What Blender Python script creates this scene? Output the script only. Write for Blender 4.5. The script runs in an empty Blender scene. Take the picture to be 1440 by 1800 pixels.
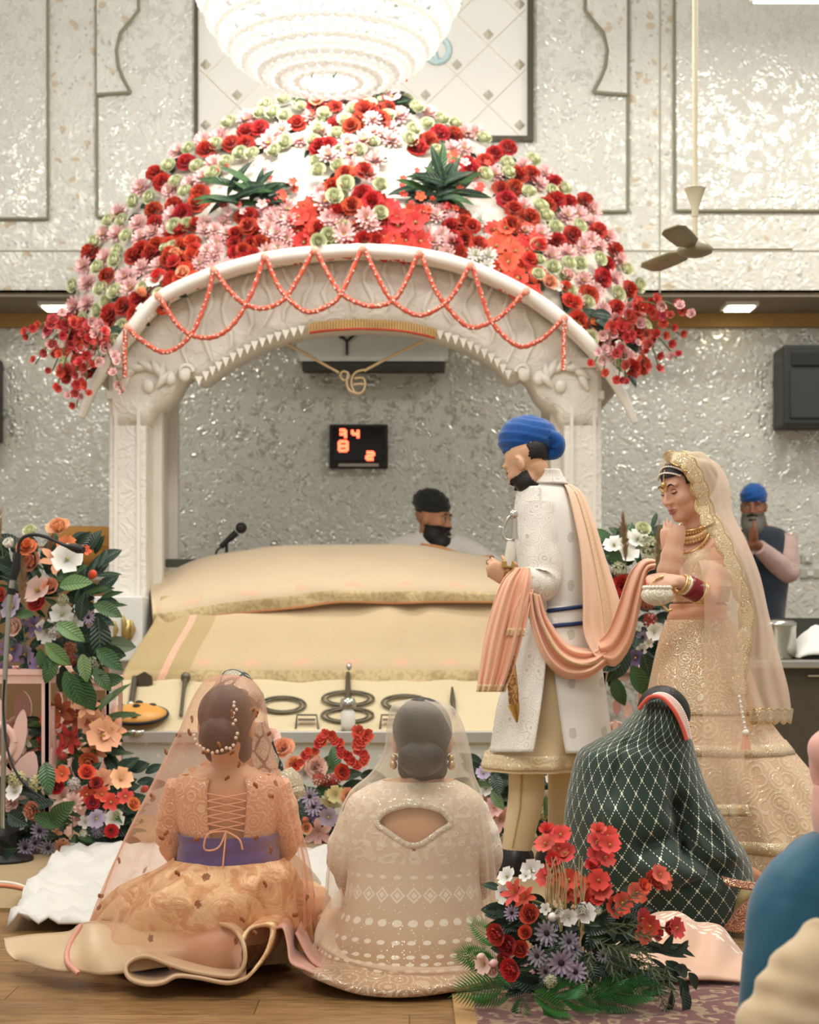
import bpy, math, random
import numpy as np
from mathutils import Vector, Matrix, noise
random.seed(7)
PI = math.pi
SC = bpy.context.scene
COL = SC.collection
# ------------------------------------------------------------------ camera (level, shifted like a straightened photo)
F, CX, HY, CH = 2800.0, 720.0, 1090.0, 1.03      # focal length in pixels of the 1440x1800 frame, horizon row, eye height
cam = bpy.data.cameras.new('camera')
camo = bpy.data.objects.new('camera', cam); COL.objects.link(camo)
camo.location = (0, 0, CH); camo.rotation_euler = (PI/2, 0, 0)
cam.sensor_fit = 'VERTICAL'; cam.sensor_height = 36.0; cam.lens = F/1800*36.0
cam.shift_y = (HY-900)/1800
cam.clip_end = 60
cam.dof.use_dof = True; cam.dof.focus_distance = 5.0; cam.dof.aperture_fstop = 4.2
SC.camera = camo
# ------------------------------------------------------------------ light
w = bpy.data.worlds.new('world'); SC.world = w; w.use_nodes = True
w.node_tree.nodes['Background'].inputs[0].default_value = (1.0, 0.975, 0.93, 1)
w.node_tree.nodes['Background'].inputs[1].default_value = 0.60
SC.view_settings.view_transform = 'Standard'; SC.view_settings.look = 'None'
SC.view_settings.gamma = 1; SC.view_settings.use_curve_mapping = False
SC.view_settings.exposure = 0.0
SC.cycles.use_denoising = True
SC.cycles.transparent_max_bounces = 24
SC.cycles.max_bounces = 6
SC.cycles.sample_clamp_indirect = 4
def lamp(kind, name, loc, power, col=(1, .95, .87), size=1.0, size_y=None, rot=(0, 0, 0), spread=None):
    l = bpy.data.lights.new(name, kind); l.energy = power; l.color = col
    if kind == 'AREA':
        l.size = size
        if size_y: l.shape = 'RECTANGLE'; l.size_y = size_y
        if spread: l.spread = spread
    elif kind in ('POINT', 'SPOT'): l.shadow_soft_size = size
    o = bpy.data.objects.new(name, l); COL.objects.link(o); o.location = loc; o.rotation_euler = rot
    return o
lamp('AREA', 'ceiling_lamp_near', (-1.2, 2.2, 4.9), 105, size=2.4, size_y=1.6, rot=(.25, 0, 0))
lamp('AREA', 'ceiling_lamp_middle', (1.6, 5.4, 5.1), 120, size=2.2, size_y=1.2)
lamp('AREA', 'ceiling_lamp_side', (-3.2, 6.6, 5.1), 105, size=1.6, size_y=1.2)
lamp('AREA', 'ceiling_lamp_far', (2.8, 8.8, 5.1), 95, size=1.2, size_y=.8)
lamp('POINT', 'chandelier_bulb_light', (-.42, 8.3, 4.45), 260, col=(1, .97, .92), size=.25)
# ------------------------------------------------------------------ helpers
def W(px, py, d):
    return Vector(((px-CX)/F*d, d, CH-(py-HY)/F*d))
def fl(py): return F*CH/(py-HY)             # depth of a floor point seen at row py
def V(*a): return Vector(a)
def lerp(a, b, t): return a+(b-a)*t
def srgb(c):
    if isinstance(c, str):
        c = c.lstrip('#'); c = [int(c[i:i+2], 16)/255 for i in (0, 2, 4)]
    return tuple((x/12.92 if x <= .04045 else ((x+.055)/1.055)**2.4) for x in c)
def interp_rows(rows, n):
    """smooth (Catmull-Rom) resampling of a list of equal-length tuples to n rows"""
    a = np.array(rows, float); m = len(a); out = []
    for i in range(n):
        t = i/(n-1)*(m-1); k = min(int(t), m-2); u = t-k
        p0, p1, p2, p3 = a[max(k-1, 0)], a[k], a[k+1], a[min(k+2, m-1)]
        out.append(.5*((2*p1)+(-p0+p2)*u+(2*p0-5*p1+4*p2-p3)*u*u+(-p0+3*p1-3*p2+p3)*u**3))
    return np.array(out)
def smooth_path(pts, n):
    return [Vector(p) for p in interp_rows([tuple(p) for p in pts], n)]
class MB:
    def __init__(s): s.v = []; s.f = []; s.uv = []; s.m = []; s.cm = 0
    def add(s, vs, fs, uvs=None):
        b = len(s.v)
        s.v.extend(tuple(v) for v in vs)
        s.uv.extend(uvs if uvs is not None else [(0, 0)]*len(vs))
        s.f.extend(tuple(b+i for i in f) for f in fs); s.m.extend([s.cm]*len(fs))
        return s
    def grid(s, rows, closed=False, uvs=None):
        """rows: list of equal-length lists of points"""
        n = len(rows[0]); m = len(rows); vs = [p for r in rows for p in r]
        if uvs is None: uvs = [(j/(n if closed else max(n-1, 1)), i/max(m-1, 1)) for i in range(m) for j in range(n)]
        fs = []
        for i in range(m-1):
            for j in range(n if closed else n-1):
                k = (j+1) % n
                fs.append((i*n+j, i*n+k, (i+1)*n+k, (i+1)*n+j))
        return s.add(vs, fs, uvs)
    def loft(s, rings, caps=True):
        s.grid(rings, True)
        if caps:
            for r, flip in ((rings[0], True), (rings[-1], False)):
                c = sum((Vector(p) for p in r), Vector())/len(r); n = len(r)
                fs = [((i+1) % n, i, n) if flip else (i, (i+1) % n, n) for i in range(n)]
                s.add(list(r)+[c], fs)
        return s
    def tube(s, path, rad, seg=10, flat=None, caps=True, roundcaps=False, fn=None):
        """path: points, rad: number, list, flat: (vector, ratio) squashes the section along that vector"""
        P = [Vector(p) for p in path]; n = len(P)
        R = [rad]*n if isinstance(rad, (int, float)) else list(interp_rows([(r,) for r in rad], n)[:, 0] if len(rad) != n else rad)
        if roundcaps:
            d0 = (P[0]-P[1]).normalized(); d1 = (P[-1]-P[-2]).normalized()
            P = [P[0]+d0*R[0]*.9, P[0]+d0*R[0]*.6]+P+[P[-1]+d1*R[-1]*.6, P[-1]+d1*R[-1]*.9]
            R = [R[0]*.4, R[0]*.8]+R+[R[-1]*.8, R[-1]*.4]; n += 4
        rings = []; ref = None
        for i in range(n):
            t = (P[min(i+1, n-1)]-P[max(i-1, 0)])
            t = t.normalized() if t.length > 1e-9 else Vector((0, 0, 1))
            if flat is not None:
                a = Vector(flat[0]); a = (a-t*a.dot(t)); a = a.normalized() if a.length > 1e-6 else t.orthogonal().normalized()
            elif ref is None: a = t.orthogonal().normalized()
            else:
                a = ref-t*ref.dot(t); a = a.normalized() if a.length > 1e-6 else t.orthogonal().normalized()
            ref = a; b = t.cross(a); k = flat[1] if flat else 1
            rings.append([P[i]+(a*(math.cos(q)*R[i]*k)+b*(math.sin(q)*R[i]))*(fn(i/(n-1), q) if fn else 1) for q in (2*PI*j/seg for j in range(seg))])
        return s.loft(rings, caps)
    def box(s, c, size, rotz=0):
        x, y, z = [k/2 for k in size]; M = Matrix.Rotation(rotz, 3, 'Z'); c = Vector(c)
        vs = [c+M @ Vector((sx*x, sy*y, sz*z)) for sz in (-1, 1) for sx, sy in ((-1, -1), (1, -1), (1, 1), (-1, 1))]
        return s.add(vs, [(3, 2, 1, 0), (4, 5, 6, 7), (0, 1, 5, 4), (1, 2, 6, 5), (2, 3, 7, 6), (3, 0, 4, 7)])
    def ball(s, c, r, nu=12, nv=8, M=None, fn=None):
        r = Vector((r, r, r)) if isinstance(r, (int, float)) else Vector(r); c = Vector(c); rows = []
        for i in range(nv+1):
            ph = -PI/2+PI*i/nv; ph = max(min(ph, PI/2-.02), -PI/2+.02); row = []
            for j in range(nu):
                th = 2*PI*j/nu; p = Vector((math.cos(ph)*math.cos(th), math.cos(ph)*math.sin(th), math.sin(ph)))
                k = fn(th, ph) if fn else 1
                p = Vector((p.x*r.x, p.y*r.y, p.z*r.z))*k
                row.append(c+(M @ p if M else p))
            rows.append(row)
        return s.loft(rows)
    def lathe(s, prof, c=(0, 0, 0), seg=20, caps=True):
        c = Vector(c)
        return s.loft([[c+Vector((r*math.cos(q), r*math.sin(q), z)) for q in (2*PI*j/seg for j in range(seg))] for r, z in prof], caps)
    def prism(s, pts, off):
        """closed outline (list of points) extruded by vector off; n-gon ends"""
        n = len(pts); off = Vector(off); vs = [Vector(p) for p in pts]+[Vector(p)+off for p in pts]
        fs = [tuple(range(n)), tuple(range(2*n-1, n-1, -1))]+[(i, n+i, n+(i+1) % n, (i+1) % n) for i in range(n)]
        return s.add(vs, fs)
    def mesh(s, name, mats, smooth=True, origin=(0, 0, 0)):
        me = bpy.data.meshes.new(name)
        o = np.array(origin, float)
        v = np.array([tuple(p) for p in s.v], float).reshape(-1, 3)-o
        me.from_pydata(v.tolist(), [], s.f)
        uvl = me.uv_layers.new(name='UVMap')
        idx = np.empty(len(me.loops), np.int32); me.loops.foreach_get('vertex_index', idx)
        uvl.data.foreach_set('uv', np.array(s.uv, np.float32)[idx].ravel())
        for m in (mats if isinstance(mats, (list, tuple)) else [mats]): me.materials.append(m)
        me.polygons.foreach_set('material_index', np.array(s.m, np.int32))
        if smooth: me.polygons.foreach_set('use_smooth', np.ones(len(me.polygons), bool))
        me.update()
        return me
def world_loc(o):
    p = Vector()
    while o is not None: p = p+o.location; o = o.parent
    return p
def obj(name, mb, mat, parent=None, smooth=True, loc=None, solid=0, edge=None):
    if parent is not None: org = world_loc(parent); lc = (0, 0, 0)
    else: org = Vector(loc) if loc is not None else Vector(); lc = org
    me = mb.mesh(name, mat, smooth, org)
    o = bpy.data.objects.new(name, me); COL.objects.link(o); o.location = lc
    if parent is not None: o.parent = parent
    if solid:
        m = o.modifiers.new('thick', 'SOLIDIFY'); m.thickness = solid; m.offset = 0
    if edge:
        m = o.modifiers.new('bevel', 'BEVEL'); m.width = edge; m.segments = 2; m.limit_method = 'ANGLE'
    return o
def tag(o, label=None, cat=None, group=None, kind=None):
    if label: o['label'] = label
    if cat: o['category'] = cat
    if group: o['group'] = group
    if kind: o['kind'] = kind
    return o
def thing(name, label, cat, loc, group=None):
    o = bpy.data.objects.new(name, None); COL.objects.link(o); o.location = loc; o.empty_display_size = .1
    return tag(o, label, cat, group)
def put(mesh, name, parent, loc, normal=(0, 0, 1), scale=1.0, spin=None, up=None):
    """place shared mesh data with its +Z along normal"""
    o = bpy.data.objects.new(name, mesh); COL.objects.link(o)
    q = Vector(normal).normalized().to_track_quat('Z', 'Y').to_matrix()
    if up is not None:                       # align local Y with up as far as possible
        z = Vector(normal).normalized(); y = Vector(up)-z*Vector(up).dot(z); y.normalize(); x = y.cross(z)
        q = Matrix((x, y, z)).transposed()
    else: q = q @ Matrix.Rotation(random.uniform(0, 2*PI) if spin is None else spin, 3, 'Z')
    o.rotation_euler = q.to_euler(); o.scale = (scale,)*3 if isinstance(scale, (int, float)) else scale
    if parent is not None: o.parent = parent; o.location = Vector(loc)-world_loc(parent)
    else: o.location = loc
    return o
def remesh(name, mb, voxel, mats, matfn=None, parent=None, smooth_it=6, loc=None):
    """fuse overlapping closed shells into one continuous skin"""
    tmp = bpy.data.objects.new('tmp', mb.mesh('tmp', mats)); COL.objects.link(tmp)
    m = tmp.modifiers.new('r', 'REMESH'); m.mode = 'VOXEL'; m.voxel_size = voxel; m.adaptivity = 0
    if smooth_it:
        k = tmp.modifiers.new('s', 'SMOOTH'); k.factor = .5; k.iterations = smooth_it
    dg = bpy.context.evaluated_depsgraph_get()
    me = bpy.data.meshes.new_from_object(tmp.evaluated_get(dg), depsgraph=dg); me.name = name
    bpy.data.objects.remove(tmp, do_unlink=True)
    me.materials.clear()
    for q in (mats if isinstance(mats, (list, tuple)) else [mats]): me.materials.append(q)
    n = len(me.vertices); co = np.empty(n*3, np.float32); me.vertices.foreach_get('co', co); co = co.reshape(-1, 3)
    mi = np.zeros(len(me.polygons), np.int32)
    if matfn is not None:
        cen = np.empty(len(me.polygons)*3, np.float32); me.polygons.foreach_get('center', cen)
        mi = matfn(cen.reshape(-1, 3)).astype(np.int32)
    me.polygons.foreach_set('material_index', mi)
    me.polygons.foreach_set('use_smooth', np.ones(len(me.polygons), bool))
    org = world_loc(parent) if parent is not None else Vector(loc or (0, 0, 0))
    me.vertices.foreach_set('co', (co-np.array(org, np.float32)).ravel()); me.update()
    o = bpy.data.objects.new(name, me); COL.objects.link(o)
    if parent is not None: o.parent = parent
    else: o.location = org
    return o
# ------------------------------------------------------------------ pixel-row garments: (row, left px, right px, depth, depth radius)
def rings_px(rows, n, seg, fold=None, t0=0.0, t1=2*PI, power=1.0):
    R = interp_rows(rows, n); out = []; closed = not callable(t0) and abs(t1-t0-2*PI) < 1e-6
    for i in range(n):
        py, l, r, d, rd = R[i][:5]; v = i/(n-1); c = W((l+r)/2, py, d); rx = (r-l)/2/F*d; ring = []
        for j in range(seg if closed else seg+1):
            th = lerp(t0(v) if callable(t0) else t0, t1, j/seg); k = fold(th, v) if fold else 1.0; dz = 0
            if isinstance(k, tuple): k, dz = k
            cx, sy = math.cos(th), math.sin(th)
            if power != 1: cx = math.copysign(abs(cx)**power, cx); sy = math.copysign(abs(sy)**power, sy)
            ring.append(c+Vector((cx*rx*k, sy*rd*k, dz)))
        out.append(ring)
    return out
def dent(rings, dents):
    """push the camera side of a garment in or out along soft pixel strokes: (x0,y0,x1,y1,width,depth in m)"""
    for ring in rings:
        for i, p in enumerate(ring):
            d = p.y; px = CX+p.x/d*F; py = HY-(p.z-CH)/d*F; q = 0
            for x0, y0, x1, y1, wd, a in dents:
                vx, vy = x1-x0, y1-y0; L = vx*vx+vy*vy+1e-6; t = max(0, min(1, ((px-x0)*vx+(py-y0)*vy)/L))
                e = ((px-x0-vx*t)**2+(py-y0-vy*t)**2)/(wd*wd)
                if e < 9: q += a*math.exp(-e)
            ring[i] = p+Vector((0, q, 0))
    return rings
def sheet_px(rows, n, m, dfn=None):
    """rows: (row, left px, right px, depth left, depth right); returns point rows; dfn(u, v) adds depth"""
    R = interp_rows(rows, n); out = []
    for i in range(n):
        py, l, r, dl, dr = R[i][:5]; dy = R[i][5] if R.shape[1] > 5 else 0; v = i/(n-1); row = []
        for j in range(m):
            u = j/(m-1); row.append(W(lerp(l, r, u), py+dy*u, lerp(dl, dr, u)+(dfn(u, v) if dfn else 0)))
        out.append(row)
    return out
def ribbon(A, B, n, m, dfn=None, nrm=None):
    """cloth between two edge curves A and B (lists of points): n samples along, m across"""
    a, b = smooth_path(A, n), smooth_path(B, n); out = []
    for i in range(n):
        row = []
        for j in range(m):
            u = j/(m-1); p = a[i].lerp(b[i], u)
            if dfn: p = p+Vector(nrm or (0, 1, 0))*dfn(u, i/(n-1))
            row.append(p)
        out.append(row)
    return out
def nz(x, y, z=0.0): return noise.noise(Vector((x, y, z)))
# ------------------------------------------------------------------ materials
class NT:
    def __init__(s, name):
        s.mat = bpy.data.materials.new(name); s.mat.use_nodes = True; s.t = s.mat.node_tree
        s.b = s.t.nodes['Principled BSDF']; s.out = s.t.nodes['Material Output']
    def n(s, kind, ins=None, **kw):
        nd = s.t.nodes.new(kind)
        for k, v in kw.items(): setattr(nd, k, v)
        for k, v in (ins or {}).items(): s.set(nd.inputs[k], v)
        return nd
    def set(s, sock, v):
        if hasattr(v, 'is_linked') or hasattr(v, 'links'): s.t.links.new(v, sock)
        elif isinstance(v, bpy.types.Node): s.t.links.new(v.outputs[0], sock)
        else:
            if sock.type == 'RGBA' and len(v) == 3: v = (*v, 1)
            sock.default_value = v
    def m(s, op, a, b=0.0, c=None, clamp=False):
        nd = s.n('ShaderNodeMath', {0: a, 1: b}, operation=op, use_clamp=clamp)
        if c is not None: s.set(nd.inputs[2], c)
        return nd.outputs[0]
    def mix(s, f, a, b):
        nd = s.n('ShaderNodeMix', data_type='RGBA'); s.set(nd.inputs[0], f); s.set(nd.inputs[6], a); s.set(nd.inputs[7], b)
        return nd.outputs[2]
    def step(s, x, lo, hi):
        nd = s.n('ShaderNodeMapRange', {0: x, 1: lo, 2: hi, 3: 0.0, 4: 1.0}, interpolation_type='SMOOTHSTEP'); return nd.outputs[0]
    def obj(s): return s.n('ShaderNodeTexCoord').outputs['Object']
    def uv(s): return s.n('ShaderNodeTexCoord').outputs['UV']
    def map(s, vec, scale=(1, 1, 1), rot=(0, 0, 0), loc=(0, 0, 0)):
        return s.n('ShaderNodeMapping', {0: vec, 1: loc, 2: rot, 3: scale}).outputs[0]
    def noise(s, vec, scale, detail=3, rough=.5, dist=0.0):
        return s.n('ShaderNodeTexNoise', {'Vector': vec, 'Scale': scale, 'Detail': detail, 'Roughness': rough, 'Distortion': dist}).outputs[0]
    def vor(s, vec, scale, feature='F1', out=0, rnd=1.0):
        nd = s.n('ShaderNodeTexVoronoi', {'Vector': vec, 'Scale': scale, 'Randomness': rnd}, feature=feature); return nd.outputs[out]
    def bump(s, h, strength=.3, dist=.01):
        s.t.links.new(s.n('ShaderNodeBump', {'Height': h, 'Strength': strength, 'Distance': dist}).outputs[0], s.b.inputs['Normal'])
    def p(s, **kw):
        al = dict(color='Base Color', rough='Roughness', metal='Metallic', spec='Specular IOR Level', sheen='Sheen Weight', sss='Subsurface Weight',
                  trans='Transmission Weight', alpha='Alpha', emit='Emission Color', estr='Emission Strength', coat='Coat Weight', ior='IOR')
        for k, v in kw.items():
            if k in ('color', 'emit') and isinstance(v, str): v = srgb(v)
            s.set(s.b.inputs[al[k]], v)
        return s
_mats = {}
def plain(name, color, rough=.6, metal=0.0, spec=.4, var=.0, bumps=None, sheen=0.0, sss=0.0):
    """plain material with slight per-object and surface variation"""
    if name in _mats: return _mats[name]
    T = NT(name); c = srgb(color)
    if var:
        r = T.n('ShaderNodeObjectInfo').outputs['Random']; hs = T.n('ShaderNodeHueSaturation', {'Color': (*c, 1)})
        T.set(hs.inputs['Hue'], T.m('ADD', T.m('MULTIPLY', r, var*.12), .5-var*.06))
        T.set(hs.inputs['Value'], T.m('ADD', T.m('MULTIPLY', T.m('FRACT', T.m('MULTIPLY', r, 7.3)), var), 1-var*.5))
        T.p(color=hs.outputs[0])
    else:
        n = T.noise(T.obj(), 9, 3); T.p(color=T.mix(n, tuple(x*.9 for x in c), tuple(min(1, x*1.08) for x in c)))
    T.p(rough=rough, metal=metal, spec=spec, sheen=sheen)
    if sss: T.p(sss=sss); T.b.inputs['Subsurface Radius'].default_value = (.012, .005, .003)
    if bumps: T.bump(T.noise(T.obj(), bumps[0], 4), bumps[1], bumps[2] if len(bumps) > 2 else .005)
    _mats[name] = T.mat; return T.mat
def fabric(name, color, color2=None, rough=.75, weave=900, weave_str=.15, fold=12, fold_str=.0, sheen=.3, sheen_rough=.4, satin=0.0):
    T = NT(name); c = srgb(color); c2 = srgb(color2) if color2 else tuple(x*.86 for x in c)
    n = T.noise(T.obj(), 6, 4, .6); T.p(color=T.mix(n, c, c2), rough=rough, sheen=sheen, spec=.3+satin)
    h = T.m('ADD', T.m('MULTIPLY', T.noise(T.obj(), weave, 1), weave_str), T.m('MULTIPLY', T.noise(T.obj(), fold, 3, .5, .4), fold_str*8))
    T.bump(h, .35, .006)
    return T.mat
def sequin(name, color, gold='#f3e6c4', scale=220, density=.42, base_rough=.7, motif=18, motif_amt=.5, motif_col=None):
    """embroidered cloth: motifs of thread with tiny metal sequins"""
    T = NT(name); c = srgb(color); o = T.obj(); g = srgb(gold)
    warp = T.noise(o, 9, 2)
    mot = T.n('ShaderNodeTexVoronoi', {'Vector': o, 'Scale': motif}, feature='F1').outputs['Distance']
    rings = T.m('SINE', T.m('ADD', T.m('MULTIPLY', mot, 26.0), T.m('MULTIPLY', warp, 9.0)))
    mm = T.m('MULTIPLY', T.step(rings, -.1, .6), motif_amt)
    base = T.mix(mm, c, srgb(motif_col) if motif_col else tuple(min(1, x*1.35) for x in c))
    vd = T.n('ShaderNodeTexVoronoi', {'Vector': o, 'Scale': scale}, feature='F1')
    rnd = T.n('ShaderNodeSeparateColor', {0: vd.outputs['Color']})
    near = T.m('LESS_THAN', vd.outputs['Distance'], .38)
    on = T.m('MULTIPLY', near, T.m('LESS_THAN', rnd.outputs[0], T.m('ADD', T.m('MULTIPLY', mm, density), density*.35)))
    T.p(color=T.mix(on, base, g), metal=T.m('MULTIPLY', on, .75), rough=T.m('SUBTRACT', base_rough, T.m('MULTIPLY', on, .5)), sheen=.2)
    h = T.m('ADD', T.m('MULTIPLY', mm, 1.2), T.m('ADD', T.m('MULTIPLY', rnd.outputs[1], T.m('MULTIPLY', on, 1.6)), T.m('MULTIPLY', T.noise(o, 700, 1), .15)))
    T.bump(h, .55, .004)
    return T.mat
def sheer(name, color, opacity=.42, edge=.45, spots=0, spot_col='#8a5a3c', tint=None):
    """fine net: partly see-through, denser where seen edge-on"""
    T = NT(name); c = srgb(color); o = T.obj()
    fac = T.n('ShaderNodeLayerWeight', {'Blend': .35}).outputs['Facing']
    a = T.m('ADD', T.m('MULTIPLY', T.m('POWER', fac, 1.5), edge), opacity)
    a = T.m('ADD', a, T.m('MULTIPLY', T.m('SUBTRACT', T.noise(o, 7, 3), .5), .22), clamp=True)
    col = c
    if spots:
        vd = T.n('ShaderNodeTexVoronoi', {'Vector': o, 'Scale': spots}, feature='F1')
        k = T.m('LESS_THAN', T.m('ADD', vd.outputs['Distance'], T.m('MULTIPLY', T.noise(o, 160, 2), .12)), .145)
        a = T.m('MAXIMUM', a, T.m('MULTIPLY', k, .8)); col = T.mix(k, c, srgb(spot_col))
    T.p(color=col, rough=.6, sheen=.4, spec=.25)
    tr = T.n('ShaderNodeBsdfTranslucent', {0: col if not isinstance(col, tuple) else (*col, 1)})
    t0 = T.n('ShaderNodeBsdfTransparent', {0: (*(tint or (1, .97, .93)), 1)})
    m1 = T.n('ShaderNodeMixShader', {0: .4, 1: T.b.outputs[0], 2: tr.outputs[0]})
    m2 = T.n('ShaderNodeMixShader', {0: a, 1: t0.outputs[0], 2: m1.outputs[0]})
    T.t.links.new(m2.outputs[0], T.out.inputs[0])
    T.bump(T.noise(o, 500, 1), .1, .003)
    return T.mat
def glow(name, color, strength):
    T = NT(name); T.p(color=color, emit=color, estr=strength); return T.mat
def skin(name, color):
    if name in _mats: return _mats[name]
    T = NT(name); c = srgb(color); n = T.noise(T.obj(), 22, 4)
    T.p(color=T.mix(n, tuple(x*.88 for x in c), tuple(min(1, x*1.1) for x in c)), rough=.48, spec=.4, sss=.12)
    T.b.inputs['Subsurface Radius'].default_value = (.012, .005, .003)
    T.bump(T.noise(T.obj(), 350, 2), .08, .002)
    _mats[name] = T.mat; return T.mat
# ------------------------------------------------------------------ room shell
def wallpaper(name, floral, base, gloss):
    T = NT(name); o = T.obj(); c = srgb(base)
    warp = T.n('ShaderNodeVectorMath', {0: o, 1: T.n('ShaderNodeVectorMath', {0: T.n('ShaderNodeTexNoise', {'Vector': o, 'Scale': 6.0, 'Detail': 2.0}).outputs['Color'], 'Scale': .12}, operation='SCALE').outputs[0]}, operation='ADD').outputs[0]
    big = T.noise(o, 1.3, 3)
    col = T.mix(big, tuple(x*.9 for x in c), tuple(min(1, x*1.06) for x in c))
    v1 = T.n('ShaderNodeTexVoronoi', {'Vector': warp, 'Scale': 9.0}, feature='F1'); r1 = T.n('ShaderNodeSeparateColor', {0: v1.outputs['Color']})
    petal = T.m('MULTIPLY', T.m('LESS_THAN', T.m('ADD', v1.outputs['Distance'], T.m('MULTIPLY', T.noise(warp, 30, 2), .22)), .36), T.m('GREATER_THAN', r1.outputs[0], .35))
    v2 = T.n('ShaderNodeTexVoronoi', {'Vector': warp, 'Scale': 24.0}, feature='F1'); r2 = T.n('ShaderNodeSeparateColor', {0: v2.outputs['Color']})
    leaf = T.m('MULTIPLY', T.m('LESS_THAN', v2.outputs['Distance'], .26), T.m('GREATER_THAN', r2.outputs[1], .66))
    col = T.mix(T.m('MULTIPLY', petal, .62*floral), col, srgb('#c0a277'))
    col = T.mix(T.m('MULTIPLY', leaf, .55*floral), col, srgb('#8a968f'))
    scroll = T.m('SINE', T.m('MULTIPLY', T.noise(warp, 5.5, 3, .55, .6), 34.0))
    fine = T.n('ShaderNodeTexVoronoi', {'Vector': warp, 'Scale': 34.0}, feature='SMOOTH_F1').outputs['Distance']
    relief = T.m('ADD', T.m('MULTIPLY', T.step(scroll, -.2, .7), .5), T.m('ADD', fine, T.m('MULTIPLY', petal, .3)))
    shine = T.step(T.noise(warp, 16, 3, .6), .46, .56)
    T.p(color=col, rough=T.m('SUBTRACT', .62, T.m('MULTIPLY', shine, gloss*.46)), spec=T.m('ADD', .35, T.m('MULTIPLY', shine, gloss*.6)), metal=T.m('MULTIPLY', shine, gloss*.5))
    T.bump(relief, .33, .017)
    return T.mat
M_FLORAL = wallpaper('floral_wallpaper', .95, '#d9d7ca', .6)
M_EMBOSS = wallpaper('embossed_silver_wallpaper', .30, '#d6d6ca', 1.0)
M_PANEL = wallpaper('pale_panel_paper', .08, '#d8d6ca', .8)
M_LINE = plain('painted_panel_shadow', '#85836a', .7)  # dark tone paints the shadow line round the wall panels
M_SOFFIT = plain('soffit_paint', '#8f8670', .7)
M_COVE = plain('cove_light_tan', '#b08a4c', .6)  # tan colour paints the warm cove light along the soffit's rear edge
def laminate():
    T = NT('walnut_laminate'); o = T.obj()
    br = T.n('ShaderNodeTexBrick', {'Vector': T.map(o, (1, 1, 1)), 'Color1': (*srgb('#a37f52'), 1), 'Color2': (*srgb('#8f6c44'), 1), 'Mortar': (*srgb('#5d442b'), 1), 'Scale': 1.0,
             'Mortar Size': .002, 'Brick Width': 1.1, 'Row Height': .16}); br.offset = .37
    gr = T.noise(T.map(o, (3, 26, 1)), 3.0, 5, .62, .7)
    T.p(color=T.mix(T.m('MULTIPLY', T.step(gr, .35, .7), .65), br.outputs[0], srgb('#553a20')), rough=T.m('ADD', .2, T.m('MULTIPLY', T.noise(o, 5, 3), .22)), spec=.5)
    T.bump(T.m('ADD', gr, T.m('MULTIPLY', br.outputs[1], -.6)), .12, .004)
    return T.mat
def struct(name, mb, mat, parent=None, **k):
    o = obj(name, mb, mat, parent, **k)
    if parent is None: o['kind'] = 'structure'
    return o
DW, DU, ZS = 11.73, 11.05, 3.30                # lower wall, upper wall (overhanging), soffit height
struct('floor', MB().box((0, 6.2, -.05), (16, 12.6, .1)), laminate(), smooth=False)
wall = struct('wall_back', MB().box((0, DW+.1, 1.65), (16, .2, 3.3)), M_EMBOSS, smooth=False)
upper = struct('wall_upper', MB().box((0, DU+.45, 4.9), (16, .9, 3.2-.0)).box((0, DU+.45, ZS+.01), (16, .9, .02)), M_FLORAL, smooth=False)
struct('trim_1', MB().box((0, DU+.33, ZS-.012), (16, .62, .02)), M_SOFFIT, smooth=False)
struct('trim_2', MB().box((0, DW-.03, ZS-.07), (16, .05, .1)), M_COVE, smooth=False)
# relief panels of the upper wall, drawn in the plane of that wall
def pu(px, py, off=0): return W(px, py, DU)*1+Vector((0, off, 0))
def panel(pts, parent=upper):
    P = [pu(x, y, -.02) for x, y in pts]
    f = obj('wall_panel', MB().prism(P, (0, .02, 0)), M_PANEL, parent, smooth=False)
    b = MB()
    for i in range(len(P)):
        a, c = P[i], P[(i+1) % len(P)]
        b.tube([a-Vector((0, .004, 0)), c-Vector((0, .004, 0))], .011, 6)
    obj('panel_shadow_line', b, M_LINE, f)
arch_l = [(172, -260), (245, -260), (245, -60), (246, 22), (236, 36), (214, 62), (207, 92), (210, 120), (219, 143), (232, 166), (172, 170)]
mirror_x = lambda x: 1273-x
spandrel_r = [(mirror_x(x), y) for x, y in arch_l]
panel([(-760, -400), (86, -400), (86, 386), (-760, 386)])
panel([(172, -330), (1103, -330), (1103, 373), (172, 383)])
panel([(1182, -400), (2000, -400), (2000, 372), (1186, 372)])
for pts in (arch_l, spandrel_r[::-1]):
    P = [pu(x, y, -.04) for x, y in pts]
    f = obj('arch_spandrel', MB().prism(P, (0, .018, 0)), M_FLORAL, upper, smooth=False); b = MB()
    for i in range(len(P)-1):
        if min(P[i].z, P[i+1].z) < pu(0, -100).z: b.tube([P[i]-Vector((0, .004, 0)), P[i+1]-Vector((0, .004, 0))], .012, 6)
    obj('panel_shadow_line', b, M_LINE, f)
b = MB()
for x in (1160,): b.tube([pu(x, -400, -.004), pu(x, 515, -.004)], .006, 5)
b.tube([pu(-700, 441, -.004), pu(2000, 441, -.004)], .005, 5)
obj('paper_seam', b, plain('paper_seam_line', '#b5b19b', .8), upper)
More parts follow.
